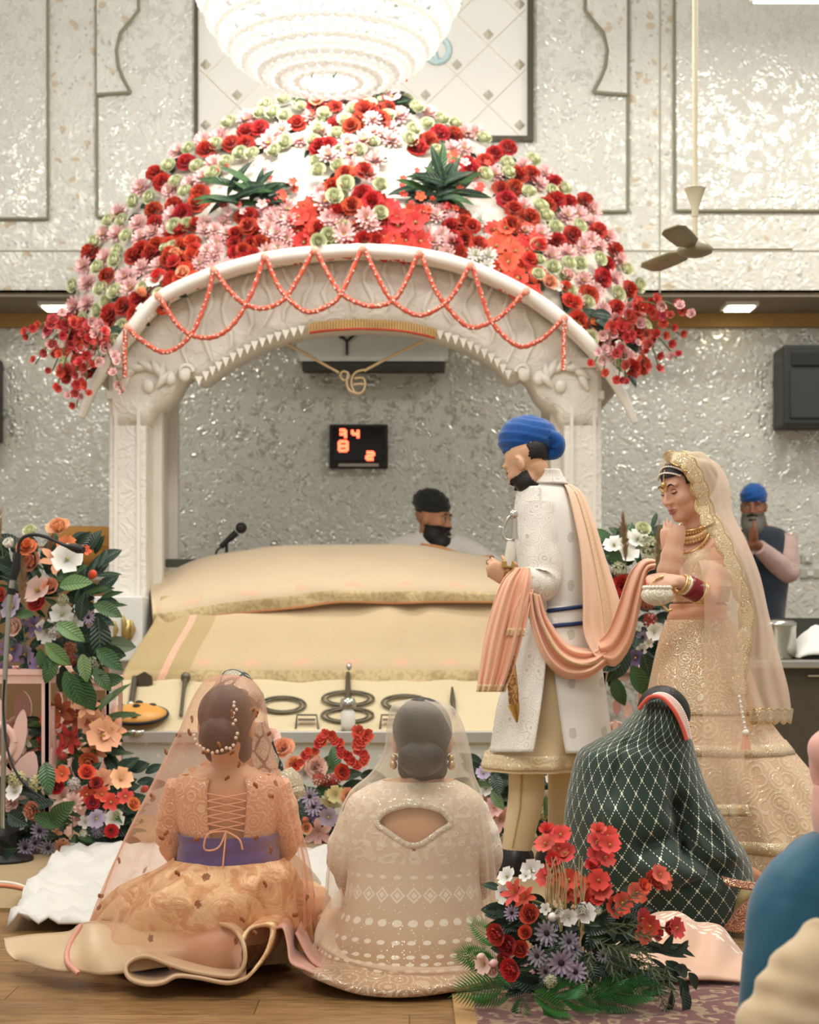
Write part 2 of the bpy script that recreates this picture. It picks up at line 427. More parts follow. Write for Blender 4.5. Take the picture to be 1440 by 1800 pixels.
# mirrored quilted wall picture behind the chandelier
pic = thing('mirror_panel', 'large cream quilted mirror panel in dark frame behind the chandelier', 'mirror panel', pu(640, 252, -.05))
T = NT('cream_mirror_glass'); T.p(color='#f0ece0', rough=.2, metal=.25, spec=.6); T.bump(T.noise(T.obj(), 3, 2), .05, .02)
obj('glass', MB().prism([pu(350, -330, -.035), pu(926, -330, -.035), pu(926, 244, -.035), pu(350, 244, -.035)], (0, .012, 0)), T.mat, pic, smooth=False)
MF = plain('dark_bronze_frame', '#4b4636', .4)
for x0, y0, x1, y1 in ((344, -330, 350, 252), (926, -330, 937, 252), (350, 244, 926, 252)):
    obj('frame_rail', MB().prism([pu(x0, y0, -.075), pu(x1, y0, -.075), pu(x1, y1, -.075), pu(x0, y1, -.075)], (0, .06, 0)), MF, pic, smooth=False)
MS = plain('mirror_stud', '#cfc8b2', .25, .3); MG = plain('mirror_groove', '#d3cdbb', .3)
nodes = [(363+55*i, 117+53*j) for j in range(-7, 3) for i in range(0, 11) if (i+j) % 2 == 0]
for x, y in nodes:
    if y > 236 or x > 916: continue
    c = pu(x, y, -.04); s = .038
    obj('stud', MB().add([c+V(-s, 0, 0), c+V(0, 0, s), c+V(s, 0, 0), c+V(0, 0, -s), c+V(0, -.02, 0)], [(1, 0, 4), (2, 1, 4), (3, 2, 4), (0, 3, 4)]), MS, pic, smooth=False)
b = MB()
for k in range(-10, 14):
    for sg in (1, -1):
        pts = []
        for t in range(0, 60):
            x = 363+55*(2*k)+sg*(t*10); y = 117+53*0+(t*10)*53/55-300
            if 352 < x < 924 and -320 < y < 242: pts.append(pu(x, y, -.0365))
        if len(pts) > 2: b.tube([pts[0], pts[-1]], .004, 4)
obj('quilt_groove', b, MG, pic)
b = MB(); c = pu(768, 92, -.05); b.tube([c+V(math.cos(q)*.085, 0, math.sin(q)*.085) for q in (2*PI*i/32 for i in range(33))], .022, 8)
b.tube([pu(735, -60, -.05), pu(768, 118, -.05)], .02, 6); b.tube([pu(700, 40, -.05), pu(725, 90, -.05), pu(752, 104, -.05)], .02, 6)
obj('emblem', b, plain('pale_blue_emblem', '#b9d0cf', .4), pic)
# recessed lamps in the soffit
ML = glow('downlight_lens', '#fff3d6', 9.0); MW = plain('white_enamel', '#e8e6dc', .4)
for px, lab in ((101, 'small square lit soffit lamp beyond the red flowers at the west end'), (1300, 'small square lit soffit lamp above the right wall speaker')):
    c = W(px, 535 if px < 200 else 519, 11.34); c.z = ZS-.022
    lab = 'lit square downlight in the soffit, %s' % ('left of the flower dome' if px < 200 else 'right of the flower dome')
    t = thing('downlight', lab, 'ceiling light', c, 'soffit downlights')
    obj('rim', MB().box(c+V(0, 0, -.014), (.23, .23, .028)), MW, t, smooth=False)
    obj('lens', MB().box(c+V(0, 0, -.031), (.18, .18, .012)), ML, t, smooth=False)
# matting and carpets
T = NT('tan_felt_matting'); o = T.obj(); T.p(color=T.mix(T.noise(o, 3, 4), srgb('#937849'), srgb('#a58a5a')), rough=.95, sheen=.3); T.bump(T.noise(o, 260, 2), .4, .005)
mat_near = fl(1602)
tag(obj('floor_matting', MB().box((-.2, (mat_near+8.3)/2, .006), (9.0, 8.3-mat_near, .012)), T.mat, smooth=False), 'tan felt matting laid on the floor under the flower arrangements', 'matting')
T = NT('persian_carpet_pile'); o = T.obj()
v = T.n('ShaderNodeTexVoronoi', {'Vector': T.n('ShaderNodeVectorMath', {0: o, 1: T.n('ShaderNodeVectorMath', {0: T.n('ShaderNodeTexNoise', {'Vector': o, 'Scale': 9.0}).outputs['Color'], 'Scale': .1}, operation='SCALE').outputs[0]}, operation='ADD').outputs[0], 'Scale': 14.0})
d = v.outputs['Distance']; c1 = T.mix(T.step(d, .18, .24), srgb('#b79a72'), srgb('#6a231b')); c2 = T.mix(T.m('LESS_THAN', d, .1), c1, srgb('#5a3a28'))
c3 = T.mix(T.step(T.m('SINE', T.m('MULTIPLY', T.noise(o, 7, 3), 40)), .55, .8), c2, srgb('#9a7c55'))
T.p(color=c3, rough=.9, sheen=.4); T.bump(T.noise(o, 400, 2), .5, .006)
cp = thing('carpet', 'red and cream patterned carpet under the red gladiolus arrangement', 'carpet', (1.2, 4.2, 0))
x0 = (838-CX)/F*fl(1800)
obj('pile', MB().box((x0+1.2, 4.18, .008), (2.4, 1.42, .014)), T.mat, cp, smooth=False)
obj('border', MB().box((x0-.02, 4.18, .007), (.07, 1.42, .013)), plain('carpet_border_band', '#b08a5a', .9), cp, smooth=False)
# ------------------------------------------------------------------ flower prototypes (unit diameter, +Z outward), shared mesh data
def petal(mb, az, elev, L, wd, r0=.02, z0=0, curl=.4, cup=.1, tip=.5, ruf=0.0, rows=3, root=.35):
    r, z = r0, z0; ca, sa = math.cos(az), math.sin(az); R = []
    for i in range(rows+1):
        t = i/rows; a = elev+curl*t
        if i: r += L/rows*math.cos(a); z += L/rows*math.sin(a)
        k = wd*(root+(1-root)*math.sin(min(1, t*1.25)*PI/2))*(1 if t < .7 else lerp(1, tip, (t-.7)/.3))
        n = (-math.sin(a), math.cos(a)); row = []
        for c in (-1, 0, 1):
            q = cup*k*abs(c)+(random.uniform(-ruf, ruf) if i == rows else 0)
            rr = r+n[0]*q; zz = z+n[1]*q
            row.append((rr*ca-sa*c*k, rr*sa+ca*c*k, zz))
        R.append(row)
    mb.grid(R)
def tip_mats(base, tip):
    return base
def fl_carnation(mats):
    b = MB()
    for n, el, L, z in ((9, .1, .44, 0), (8, .5, .40, .04), (7, .95, .36, .07), (5, 1.3, .32, .09)):
        o = random.random()*6
        for i in range(n): petal(b, o+i*2*PI/n+random.uniform(-.15, .15), el, L, .17, .03, z, .25, .05, 1.15, .05, 2)
    return b
def fl_mum(mats):                                   # pink open chrysanthemum
    b = MB()
    for n, el, L, z in ((11, .0, .46, 0), (10, .35, .40, .03), (8, .75, .30, .05)):
        o = random.random()*6
        for i in range(n): petal(b, o+i*2*PI/n, el+random.uniform(-.1, .1), L, .095, .03, z, .35, .25, .45, .02, 2)
    b.cm = 1; b.ball((0, 0, .09), (.08, .08, .06), 8, 4); return b
def fl_pompon(mats):                                # tight round green-cream bloom
    b = MB()
    for n, el, L, z in ((12, -.1, .40, .05), (11, .35, .36, .1), (9, .8, .30, .14), (6, 1.2, .25, .16)):
        o = random.random()*6
        for i in range(n): petal(b, o+i*2*PI/n, el, L, .12, .06, z, .95, .4, .7, .01, 2)
    return b
def fl_rose(mats):
    b = MB()
    for n, el, L, z, wd, cu in ((5, .35, .46, 0, .26, .35), (5, .75, .42, .03, .24, .55), (4, 1.1, .38, .06, .19, .55), (3, 1.3, .34, .08, .13, .5)):
        o = random.random()*6
        for i in range(n): petal(b, o+i*2*PI/n, el, L, wd, .04, z, cu, .35, .75, .02, 3)
    return b
def fl_daisy(mats):
    b = MB()
    for i in range(13): petal(b, i*2*PI/13, .12+random.uniform(-.08, .12), .42, .075, .08, 0, .05, .25, .45, 0, 2)
    for i in range(9): petal(b, .2+i*2*PI/9, .35, .32, .07, .07, .02, .05, .25, .45, 0, 2)
    b.cm = 1; b.ball((0, 0, .04), (.12, .12, .07), 10, 5); return b
def fl_lily(mats):
    b = MB()
    for i in range(6): petal(b, i*PI/3, .95-(i % 2)*.1, .62, .15, .03, 0, -.75, .25, .25, .02, 4)
    b.cm = 1
    for i in range(4): q = i*1.6; b.tube([(0, 0, .1), (.08*math.cos(q), .08*math.sin(q), .36)], .012, 4)
    return b
def fl_hibiscus(mats):                              # five broad ruffled petals
    b = MB()
    for i in range(5): petal(b, i*2*PI/5, .55, .52, .25, .03, 0, -.3, .15, .9, .05, 3)
    b.cm = 1; b.ball((0, 0, .12), (.07, .07, .1), 8, 4); return b
def fl_cluster(mats):                               # ball of four-petalled florets
    b = MB()
    for k in range(13):
        z = 1-k/13*1.1; q = k*2.4; r = math.sqrt(max(0, 1-z*z)); d = Vector((r*math.cos(q), r*math.sin(q), z))
        M = d.to_track_quat('Z', 'Y').to_matrix(); t = MB()
        for i in range(4): petal(t, i*PI/2+k, .25, .17, .095, .01, 0, -.1, .1, .75, .01, 1)
        b.add([M @ Vector(p)+d*Vector((.34, .34, .3)).x+Vector((0, 0, .0)) for p in t.v], t.f)
    return b
def fl_bud(mats):
    b = MB(); b.ball((0, 0, .32), (.26, .26, .34), 10, 7); 
    for i in range(4): petal(b, i*PI/2, .9, .5, .2, .08, .03, .55, .4, .5, .01, 3)
    b.cm = 1; b.tube([(0, 0, -.2), (0, 0, .06)], .05, 5); return b
def fl_ranunculus(mats):
    b = MB()
    for n, el, L, z, cu in ((7, .5, .42, 0, 1.1), (6, .9, .38, .02, 1.0), (5, 1.2, .34, .04, .9)):
        o = random.random()*6
        for i in range(n): petal(b, o+i*2*PI/n, el, L, .22, .12, z, cu, .3, .85, .005, 3)
    b.cm = 1; b.ball((0, 0, .3), (.1, .1, .05), 8, 4); return b
def fl_small(mats):
    b = MB()
    for i in range(5): petal(b, i*2*PI/5, .3, .42, .2, .04, 0, .0, .15, .6, .02, 2)
    b.cm = 1; b.ball((0, 0, .06), .07, 6, 4); return b
def fl_blossom(mats):                               # orchid-like double blossom for sprays
    b = MB()
    for i in range(5): petal(b, i*2*PI/5, .45, .44, .22, .02, 0, .2, .2, .7, .05, 2)
    for i in range(4): petal(b, .4+i*PI/2, .9, .32, .15, .02, .03, .2, .2, .8, .04, 2)
    return b
def lf_broad(mats, wd=.25, rows=6):                 # leaf lies along +Y, face to +Z
    b = MB(); R = []
    for i in range(rows+1):
        t = i/rows; k = wd*math.sin(PI*min(1, (t*.97+.02))**.85)**.8; y = t; z = .10*math.sin(t*2.4)
        R.append([(c*k, y, z+abs(c)*k*.34) for c in (-1, -.5, 0, .5, 1)])
    b.grid(R); b.cm = 1; b.tube([(0, t/5, .10*math.sin(t/5*2.4)+.006) for t in range(6)], .009, 4); b.cm = 0
    return b
def lf_narrow(mats): return lf_broad(mats, .11)
def lf_fern(mats):
    b = MB(); b.cm = 1; b.tube([(0, t/8, .12*math.sin(t/8*2.2)) for t in range(9)], .010, 4); b.cm = 0
    for i in range(15):
        t = .08+i/16; L = .34*math.sin(PI*min(1, .18+t*.8))+.04; z = .12*math.sin(t*2.2)
        for s in (-1, 1): b.add([(0, t-.022, z), (s*L*.55, t+.10, z+.03), (s*L, t+.26, z-.01), (s*L*.45, t+.03, z+.02)], [(0, 1, 2), (0, 2, 3)])
    return b
def lf_spray(mats):                                 # stiff grey-green needle spray
    b = MB(); b.cm = 1; b.tube([(0, t/5, 0) for t in range(6)], .012, 4); b.cm = 0
    for i in range(22):
        t = .1+i/24; q = i*2.4; d = Vector((math.cos(q)*.22, .2, math.sin(q)*.22)); p = Vector((0, t, 0)); sd = d.cross(Vector((.3, .2, 1))).normalized()*.016
        b.add([p-sd, p+d*.6-sd, p+d, p+d*.6+sd, p+sd], [(0, 1, 2, 3, 4)])
    return b
def fl_pampas(mats):
    b = MB()
    for k in range(240):
        t = random.random(); q = random.uniform(0, 2*PI); r = .085*math.sin(PI*(.08+.88*t))*random.uniform(.4, 1); p = Vector((math.cos(q)*r*.35, t*.85, math.sin(q)*r*.35))
        d = Vector((math.cos(q)*r*1.5, random.uniform(.08, .2), math.sin(q)*r*1.5)); sd = d.cross(Vector((.3, .1, 1))).normalized()*.008
        b.add([p-sd, p+d, p+sd], [(0, 1, 2)])
    b.cm = 1; b.tube([(0, -.8, 0), (0, .8, 0)], .01, 4); return b
C = {}
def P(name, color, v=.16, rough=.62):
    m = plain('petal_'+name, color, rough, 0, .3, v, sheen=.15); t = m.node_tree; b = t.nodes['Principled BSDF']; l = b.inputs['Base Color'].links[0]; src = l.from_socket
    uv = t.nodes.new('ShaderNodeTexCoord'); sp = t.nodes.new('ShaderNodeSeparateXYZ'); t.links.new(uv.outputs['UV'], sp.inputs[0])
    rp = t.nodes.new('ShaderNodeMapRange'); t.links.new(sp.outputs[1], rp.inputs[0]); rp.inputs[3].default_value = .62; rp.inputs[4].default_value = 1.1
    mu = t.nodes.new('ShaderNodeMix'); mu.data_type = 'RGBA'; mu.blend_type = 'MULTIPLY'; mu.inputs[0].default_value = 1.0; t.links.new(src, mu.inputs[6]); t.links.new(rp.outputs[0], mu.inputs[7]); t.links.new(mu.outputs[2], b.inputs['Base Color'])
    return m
def LF(name, color, rough, spec, v):
    m = plain(name, color, rough, 0, spec, v); t = m.node_tree; b = t.nodes['Principled BSDF']; src = b.inputs['Base Color'].links[0].from_socket
    uv = t.nodes.new('ShaderNodeTexCoord'); sp = t.nodes.new('ShaderNodeSeparateXYZ'); t.links.new(uv.outputs['UV'], sp.inputs[0])
    def M(op, a, c):
        n = t.nodes.new('ShaderNodeMath'); n.operation = op
        for i, q in enumerate((a, c)):
            if isinstance(q, (int, float)): n.inputs[i].default_value = q
            else: t.links.new(q, n.inputs[i])
        return n.outputs[0]
    side = M('ABSOLUTE', M('SUBTRACT', sp.outputs[0], .5), 0); w_ = M('SINE', M('MULTIPLY', M('SUBTRACT', sp.outputs[1], M('MULTIPLY', side, .35)), 62.0), 0)
    k = M('ADD', M('MULTIPLY', w_, .09), 1.0); mu = t.nodes.new('ShaderNodeMix'); mu.data_type = 'RGBA'; mu.blend_type = 'MULTIPLY'; mu.inputs[0].default_value = 1.0
    t.links.new(src, mu.inputs[6]); t.links.new(k, mu.inputs[7]); t.links.new(mu.outputs[2], b.inputs['Base Color'])
    bp = t.nodes.new('ShaderNodeBump'); bp.inputs['Strength'].default_value = .35; bp.inputs['Distance'].default_value = .01; t.links.new(w_, bp.inputs['Height']); t.links.new(bp.outputs[0], b.inputs['Normal'])
    return m
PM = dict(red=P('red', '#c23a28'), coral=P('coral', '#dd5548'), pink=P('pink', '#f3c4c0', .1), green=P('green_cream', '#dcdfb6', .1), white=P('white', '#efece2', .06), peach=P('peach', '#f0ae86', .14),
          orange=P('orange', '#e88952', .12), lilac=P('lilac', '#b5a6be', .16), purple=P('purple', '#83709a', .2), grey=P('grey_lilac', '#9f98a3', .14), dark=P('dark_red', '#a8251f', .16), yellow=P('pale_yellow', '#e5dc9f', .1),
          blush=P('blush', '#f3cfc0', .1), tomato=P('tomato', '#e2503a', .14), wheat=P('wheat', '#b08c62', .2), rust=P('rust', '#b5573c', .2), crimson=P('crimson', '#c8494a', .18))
LM = dict(leaf=LF('leaf_green', '#3d5f33', .36, .5, .3), dark=LF('leaf_dark', '#22392a', .4, .45, .35), light=LF('leaf_light', '#6c8c55', .38, .5, .25), fern=plain('fern_green', '#418a45', .5, 0, .4, .25),
          grey=plain('leaf_grey_green', '#6d7a5c', .55, 0, .35, .2), stem=plain('stem_green', '#55663a', .6), rib=plain('leaf_rib', '#5c7a4a', .5), centre=plain('flower_centre', '#c9a24a', .7), darkcentre=plain('dark_centre', '#2b2022', .7),
          greencentre=plain('green_centre', '#a8b06a', .7), straw=plain('straw', '#cdb585', .8))
_fc = {}
def FM(kind, col, centre='centre', k=0):
    """cached flower mesh of a kind and colour (k picks one of a few shape variants)"""
    key = (kind, col, centre, k)
    if key not in _fc:
        st = random.getstate(); random.seed(hash(kind) % 97+k*13 if False else sum(map(ord, kind))+k*13)
        b = globals()[('lf_' if kind in ('broad', 'narrow', 'fern', 'spray') else 'fl_')+kind](None)
        random.setstate(st)
        m0 = LM[col] if kind in ('broad', 'narrow', 'fern', 'spray') else PM[col]
        m1 = LM['rib'] if kind in ('broad', 'narrow') else LM['stem'] if kind in ('fern', 'spray', 'bud', 'pampas') else LM[centre]
        _fc[key] = b.mesh(kind, [m0, m1])
    return _fc[key]
KN = dict(carnation='carnation', mum='chrysanthemum', pompon='pompon_bloom', rose='rose', daisy='daisy', lily='lily', hibiscus='hibiscus', cluster='hydrangea', bud='rosebud', ranunculus='ranunculus', small='small_flower',
          blossom='blossom', broad='leaf', narrow='leaf', fern='fern_frond', spray='needle_spray', pampas='pampas_plume')
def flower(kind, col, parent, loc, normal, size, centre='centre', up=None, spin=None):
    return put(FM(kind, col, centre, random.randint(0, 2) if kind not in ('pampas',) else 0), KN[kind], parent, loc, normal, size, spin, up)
def leaf(kind, col, parent, loc, direction, face, size):
    return put(FM(kind, col), KN[kind], parent, loc, face, size, up=direction)
# ------------------------------------------------------------------ platform and carved canopy
def whitewood(name, c, bumpy):
    T = NT(name); o = T.obj(); k = srgb(c); n = T.noise(o, 5, 4)
    T.p(color=T.mix(n, tuple(x*.92 for x in k), tuple(min(1, x*1.04) for x in k)), rough=.48, spec=.4)
    if bumpy:
        h = T.m('ADD', T.step(T.m('SINE', T.m('MULTIPLY', T.noise(o, 7, 2, .5, .6), 32)), -.2, .8), T.m('MULTIPLY', T.vor(o, 38), .6)); T.bump(h, .3, .012)
    return T.mat
M_WOOD = whitewood('white_painted_carving', '#e9e4d8', True); M_WOODP = whitewood('white_painted_wood', '#ece8dc', False)
PZ = .45
PC = Vector(((632-CX)/F*9, 9.0, 0))
plat = thing('platform', 'low white platform with silver quilted front under the draped canopy', 'platform', (PC.x, 9.6, 0))
T = NT('silver_quilt'); o = T.obj(); q = T.map(o, (11, 1, 11), (0, PI/4, 0))
sx = T.n('ShaderNodeSeparateXYZ', {0: q}); a = T.m('ABSOLUTE', T.m('SUBTRACT', T.m('FRACT', sx.outputs[0]), .5)); c = T.m('ABSOLUTE', T.m('SUBTRACT', T.m('FRACT', sx.outputs[2]), .5))
dot = T.m('LESS_THAN', T.m('ADD', T.m('MULTIPLY', a, a), T.m('MULTIPLY', c, c)), .012)
T.p(color=T.mix(dot, srgb('#c9ccc4'), srgb('#f1f1ea')), rough=.45, metal=T.m('MULTIPLY', dot, .5)); T.bump(T.m('ADD', T.m('MULTIPLY', dot, .6), T.m('MULTIPLY', T.noise(o, 20, 2), .1)), .4, .02)
M_QUILT = T.mat
obj('body', MB().box((PC.x, 9.62, PZ/2-.01), (2.72, 2.6, PZ-.02)), M_QUILT, plat, smooth=False)
obj('edge_trim', MB().box((PC.x, 8.31, PZ-.03), (2.76, .03, .06)), plain('brushed_aluminium', '#cfd0c8', .35, .6), plat, smooth=False, edge=.004)
obj('deck', MB().box((PC.x, 9.62, PZ-.01), (2.76, 2.64, .02)), M_WOODP, plat, smooth=False)
# canopy: four posts, cusped arches, drooping eave and a bulging roof
can = thing('canopy', 'white carved wooden shrine canopy with drooping curved eave and cusped arch', 'canopy', (PC.x, 9.3, PZ))
D0, DT = 9.0, .36
def px0(x, y, off=0): return W(x, y, D0)+Vector((0, off, 0))
for l, r in ((191, 257), (992, 1058)):
    xl, xr = px0(l, 0).x, px0(r, 0).x; cx = (xl+xr)/2; wd = xr-xl
    for dy, nm in ((.0, 'f'), (.62, 'b')):
        y = D0+DT/2+dy
        zt = 2.52
        p = obj('post', MB().box((cx, y, (PZ+zt)/2), (wd, DT, zt-PZ)), M_WOOD, can, smooth=False, edge=.012)
        for z, e, h in ((2.30, .03, .05), (2.48, .05, .06), (PZ+.06, .05, .12)): obj('post_moulding', MB().box((cx, y, z), (wd+e, DT+e, h)), M_WOODP, p, smooth=False, edge=.008)
        for s in (-1, 1): obj('fluting', MB().box((cx+s*wd*.30, y-DT/2-.004, 1.55), (.018, .016, 1.4)), M_WOODP, p, smooth=False)
        b = MB(); s = 1 if l < 500 else -1
        b.box((cx+s*(wd/2+.025), y+DT/2-.09, 1.45), (.06, .10, 2.0)); obj('inner_pilaster', b, M_WOODP, p, smooth=False, edge=.01)
# plinth block with gilt motif at the foot of the near left post
blk = obj('plinth_block', MB().box((px0(224, 0).x-.02, D0-.06, px0(0, 1105).z), (.27, .24, .36)), plain('white_plinth', '#dfe0da', .5), can, smooth=False, edge=.008)
b = MB()
for k in range(4):
    c = px0(196+15*k, 1098+(k % 2)*8, -.185); b.tube([c+V(0, 0, .05), c+V(.012, -.006, .0), c+V(0, 0, -.05)], [.006, .016, .006], 6)
b.box(px0(232, 1108, -.185), (.05, .014, .12)); obj('gilt_motif', b, plain('old_gold', '#b79f66', .35, .7), blk, smooth=True)
# spandrel: eave lip above, cusped edge below
LIP = [(150, 738), (178, 672), (235, 592), (290, 532), (385, 489), (472, 465), (558, 454), (640, 450), (737, 458), (825, 480), (920, 524), (985, 570), (1040, 622), (1085, 690), (1112, 748)]
low = [(262, 748), (266, 722), (286, 708), (303, 690), (312, 668), (322, 652), (336, 660), (338, 646)]
arcL = [(352, 668), (400, 634), (450, 606), (500, 588), (560, 574), (632, 569)]
low_r = [(988, 748), (984, 724), (962, 710), (944, 694), (935, 672), (926, 654), (912, 662), (909, 648)]
arcR = [(632, 569), (706, 573), (770, 587), (822, 605), (868, 632), (898, 664)]
def dense(pts, n): return [(p[0], p[1]) for p in interp_rows(pts, n)]
top = dense(LIP[2:-3], 60)
bottom = low+dense(arcL, 24)+dense(arcR, 24)[1:]+low_r[::-1]
outline = [(198, 748)]+[(198, 640)]+top+[(1052, 640), (1052, 748)]+bottom[::-1]
def tri_band(tops, bots):
    return [px0(*p) for p in tops], [px0(*p) for p in bots]
# build as a strip between resampled top and bottom edges so the face stays well-shaped
def resamp(pts, xs):
    out = []
    for x in xs:
        for (x0, y0), (x1, y1) in zip(pts[:-1], pts[1:]):
            if min(x0, x1)-1e-6 <= x <= max(x0, x1)+1e-6 and abs(x1-x0) > 1e-6:
                out.append((x, y0+(y1-y0)*(x-x0)/(x1-x0))); break
        else: out.append((x, pts[-1][1]))
    return out
full_low = [(198, 748), (262, 748)]+[(264, 722), (286, 708), (303, 690), (314, 668), (326, 652), (340, 664)]+dense(arcL, 24)+dense(arcR, 24)[1:]+[(910, 664), (924, 654), (936, 672), (946, 694), (962, 710), (984, 722), (988, 748), (1052, 748)]
xs = np.linspace(199, 1051, 120)
topf = [(190, 655)]+dense(LIP[2:-3], 80)+[(1060, 655)]
T_, B_ = resamp(topf, xs), resamp(full_low, xs)
b = MB()
front = [[px0(tx, lerp(ty, by, k/6), -.02*math.sin(PI*k/6)) for k in range(7)] for (tx, ty), (bx, by) in zip(T_, B_)]
back = [[p+V(0, DT, 0) for p in r] for r in front]
ring = [f+bk[::-1] for f, bk in zip(front, back)]
b.loft(ring)
arch = obj('arch', b, M_WOOD, can)
# carved acanthus reliefs on the bracket corners
for sgn, cx0 in ((1, 262), (-1, 985)):
    b = MB()
    for k in range(7):
        q = k*.55; r = 30+k*2.5; x, y = cx0+sgn*(r*math.cos(q)*.9), 668-r*math.sin(q)*.6
        c = px0(x, y, -.03); d = V(sgn*math.cos(q+.9), 0, math.sin(q+.9))*.055
        b.tube([c-d, c+V(0, -.012, 0), c+d], [.010, .026, .008], 7)
    for k, (dx, dy) in enumerate(((0, -10), (38, -24), (64, -30))): b.ball(px0(cx0+sgn*dx, 690+dy, -.025), (.035, .022, .04), 10, 6)
    sp = []
    for k in range(22): q = k*.42; r = 13-k*.5; sp.append(px0(cx0+sgn*(66+r*math.cos(q)), 655-r*math.sin(q), -.03))
    b.tube(sp, .012, 6); obj('bracket_carving', b, M_WOODP, arch)
# wavy relief leaves over the spandrel face
b = MB()
for i in range(18):
    t = i/17; x = 330+t*600; yt = np.interp(x, [p[0] for p in topf[1:-1]], [p[1] for p in topf[1:-1]]); yb = np.interp(x, [p[0] for p in full_low if 338 < p[0] < 915], [p[1] for p in full_low if 338 < p[0] < 915])
    pts = [px0(x+math.sin(k*1.3+i)*9, lerp(yt+14, yb-22, k/5), -.022) for k in range(6)]
    b.tube(pts, [.008, .02, .012, .022, .014, .006], 6, flat=((0, 1, 0), .5))
obj('relief_leaves', b, M_WOODP, arch)
# saw-tooth valance along the cusped arch, one piece per tooth
tb = MB(); tb.add([(-.021, 0, .012), (.021, 0, .012), (0, 0, -.042), (-.021, .035, .012), (.021, .035, .012), (0, .035, -.042)], [(0, 2, 1), (3, 4, 5), (0, 3, 5, 2), (1, 2, 5, 4), (0, 1, 4, 3)])
tooth = tb.mesh('tooth', M_WOODP, False)
for pts in (dense(arcL, 200), dense(arcR, 200)):
    last = None
    for x, y in pts:
        if last is None or math.hypot(x-last[0], y-last[1]) > 13.5:
            last = (x, y)
            if 545 < x < 765: continue
            put(tooth, 'tooth', arch, px0(x, y, -.025), (0, 0, 1), 1.0, 0)
b = MB()
for x in np.linspace(545, 765, 46):
    y = np.interp(x, [p[0] for p in full_low[8:-8]], [p[1] for p in full_low[8:-8]]); c = px0(x, y, -.035); b.tube([c+V(0, 0, .02), c+V(0, 0, -.04)], .006, 5)
fr = obj('gold_fringe', b, plain('gold_fringe_thread', '#d9b36a', .5, .3), arch); fr['kind'] = 'stuff'
b = MB(); b.tube([px0(x, np.interp(x, [p[0] for p in full_low[8:-8]], [p[1] for p in full_low[8:-8]])+11, -.04) for x in np.linspace(545, 765, 20)], .007, 6)
obj('red_braid', b, plain('red_braid_thread', '#b8402c', .7), arch)
# eave lip
lip = smooth_path([px0(x, y, -.12) for x, y in LIP], 90); b = MB(); rings = []
for i, p in enumerate(lip):
    t = (lip[min(i+1, 89)]-lip[max(i-1, 0)]).normalized(); nrm = V(-t.z, 0, t.x)
    k = .4+.6*min(1, min(i, 89-i)/14)
    prof = [(-.10, -.030), (-.10, .012), (-.06, .030), (.16, .045), (.16, -.02), (-.03, -.05), (-.08, -.045)]
    rings.append([p+nrm*z*k+V(0, y*k, 0) for y, z in prof])
b.loft(rings); obj('eave', b, M_WOODP, can, edge=None)
# roof surface from eave to ridge silhouette
SIL = [(130, 640), (128, 595), (132, 545), (140, 500), (163, 452), (230, 364), (290, 298), (375, 240), (458, 200), (540, 180), (632, 172), (715, 186), (830, 246), (932, 300), (1018, 364), (1082, 434), (1112, 510), (1120, 560), (1124, 600), (1126, 640)]
NTq, NV = 100, 40
Ecurve = dense(LIP[1:-1], NTq); Scurve = dense(SIL, NTq); ROOF = []
for v in range(NV):
    s = v/(NV-1); row = []
    for i in range(NTq):
        (ex, ey), (sx_, sy_) = Ecurve[i], Scurve[i]
        row.append(W(lerp(ex, sx_, s), lerp(ey, sy_, s), D0-.10+.75*(1-math.cos(s*PI/2))))
    ROOF.append(row)
b = MB(); b.grid(ROOF)
back = [[V(p.x, 2*(D0-.10+.75)-p.y+.0, p.z) for p in r] for r in ROOF[::-1]]
b.grid(back)
rf = obj('roof', b, plain('white_roof_cloth', '#dcd6c8', .8, bumps=(5, .4, .03)), can, solid=.02)
M_GAR = None
RP = [(p, CX+p.x/p.y*F, HY-(p.z-CH)/p.y*F, i, v) for v, r in enumerate(ROOF) for i, p in enumerate(r)]
RPX = np.array([(a[1], a[2]) for a in RP])
def on_roof(px, py):
    k = int(np.argmin((RPX[:, 0]-px)**2+(RPX[:, 1]-py)**2)); p, _, _, i, v = RP[k]
    i0, i1, v0, v1 = max(i-1, 0), min(i+1, NTq-1), max(v-1, 0), min(v+1, NV-1)
    n = (ROOF[v][i1]-ROOF[v][i0]).cross(ROOF[v1][i]-ROOF[v0][i]).normalized()
    if n.y > 0: n = -n
    d = math.hypot(RPX[k, 0]-px, RPX[k, 1]-py)
    if d > 6: p = W(px, py, p.y)             # just over the edge of the roof
    return p, n
def seg_dist(px, py, poly):
    best = 1e9
    for (x0, y0), (x1, y1) in zip(poly[:-1], poly[1:]):
        vx, vy = x1-x0, y1-y0; t = max(0, min(1, ((px-x0)*vx+(py-y0)*vy)/(vx*vx+vy*vy+1e-9))); best = min(best, math.hypot(px-x0-vx*t, py-y0-vy*t))
    return best
SILd, LIPd = dense(SIL, 60), dense(LIP, 60)
SILX, SILY = zip(*sorted(p for p in SIL[1:-1]))
rnd = random.Random(11)
def scatter(box, ok, r, tries=15000):
    pts = []
    for _ in range(tries):
        x, y = rnd.uniform(box[0], box[2]), rnd.uniform(box[1], box[3])
        if ok(x, y) and all((x-a)**2+(y-b_)**2 > r*r for a, b_ in pts): pts.append((x, y))
    return pts
def inside(x, y):                                # between eave and ridge
    ys = np.interp(x, SILX, SILY) if 128 <= x <= 1126 else 1e9
    yl = np.interp(x, [p[0] for p in LIPd], [p[1] for p in LIPd])
    return y > ys-4 and y < yl-6
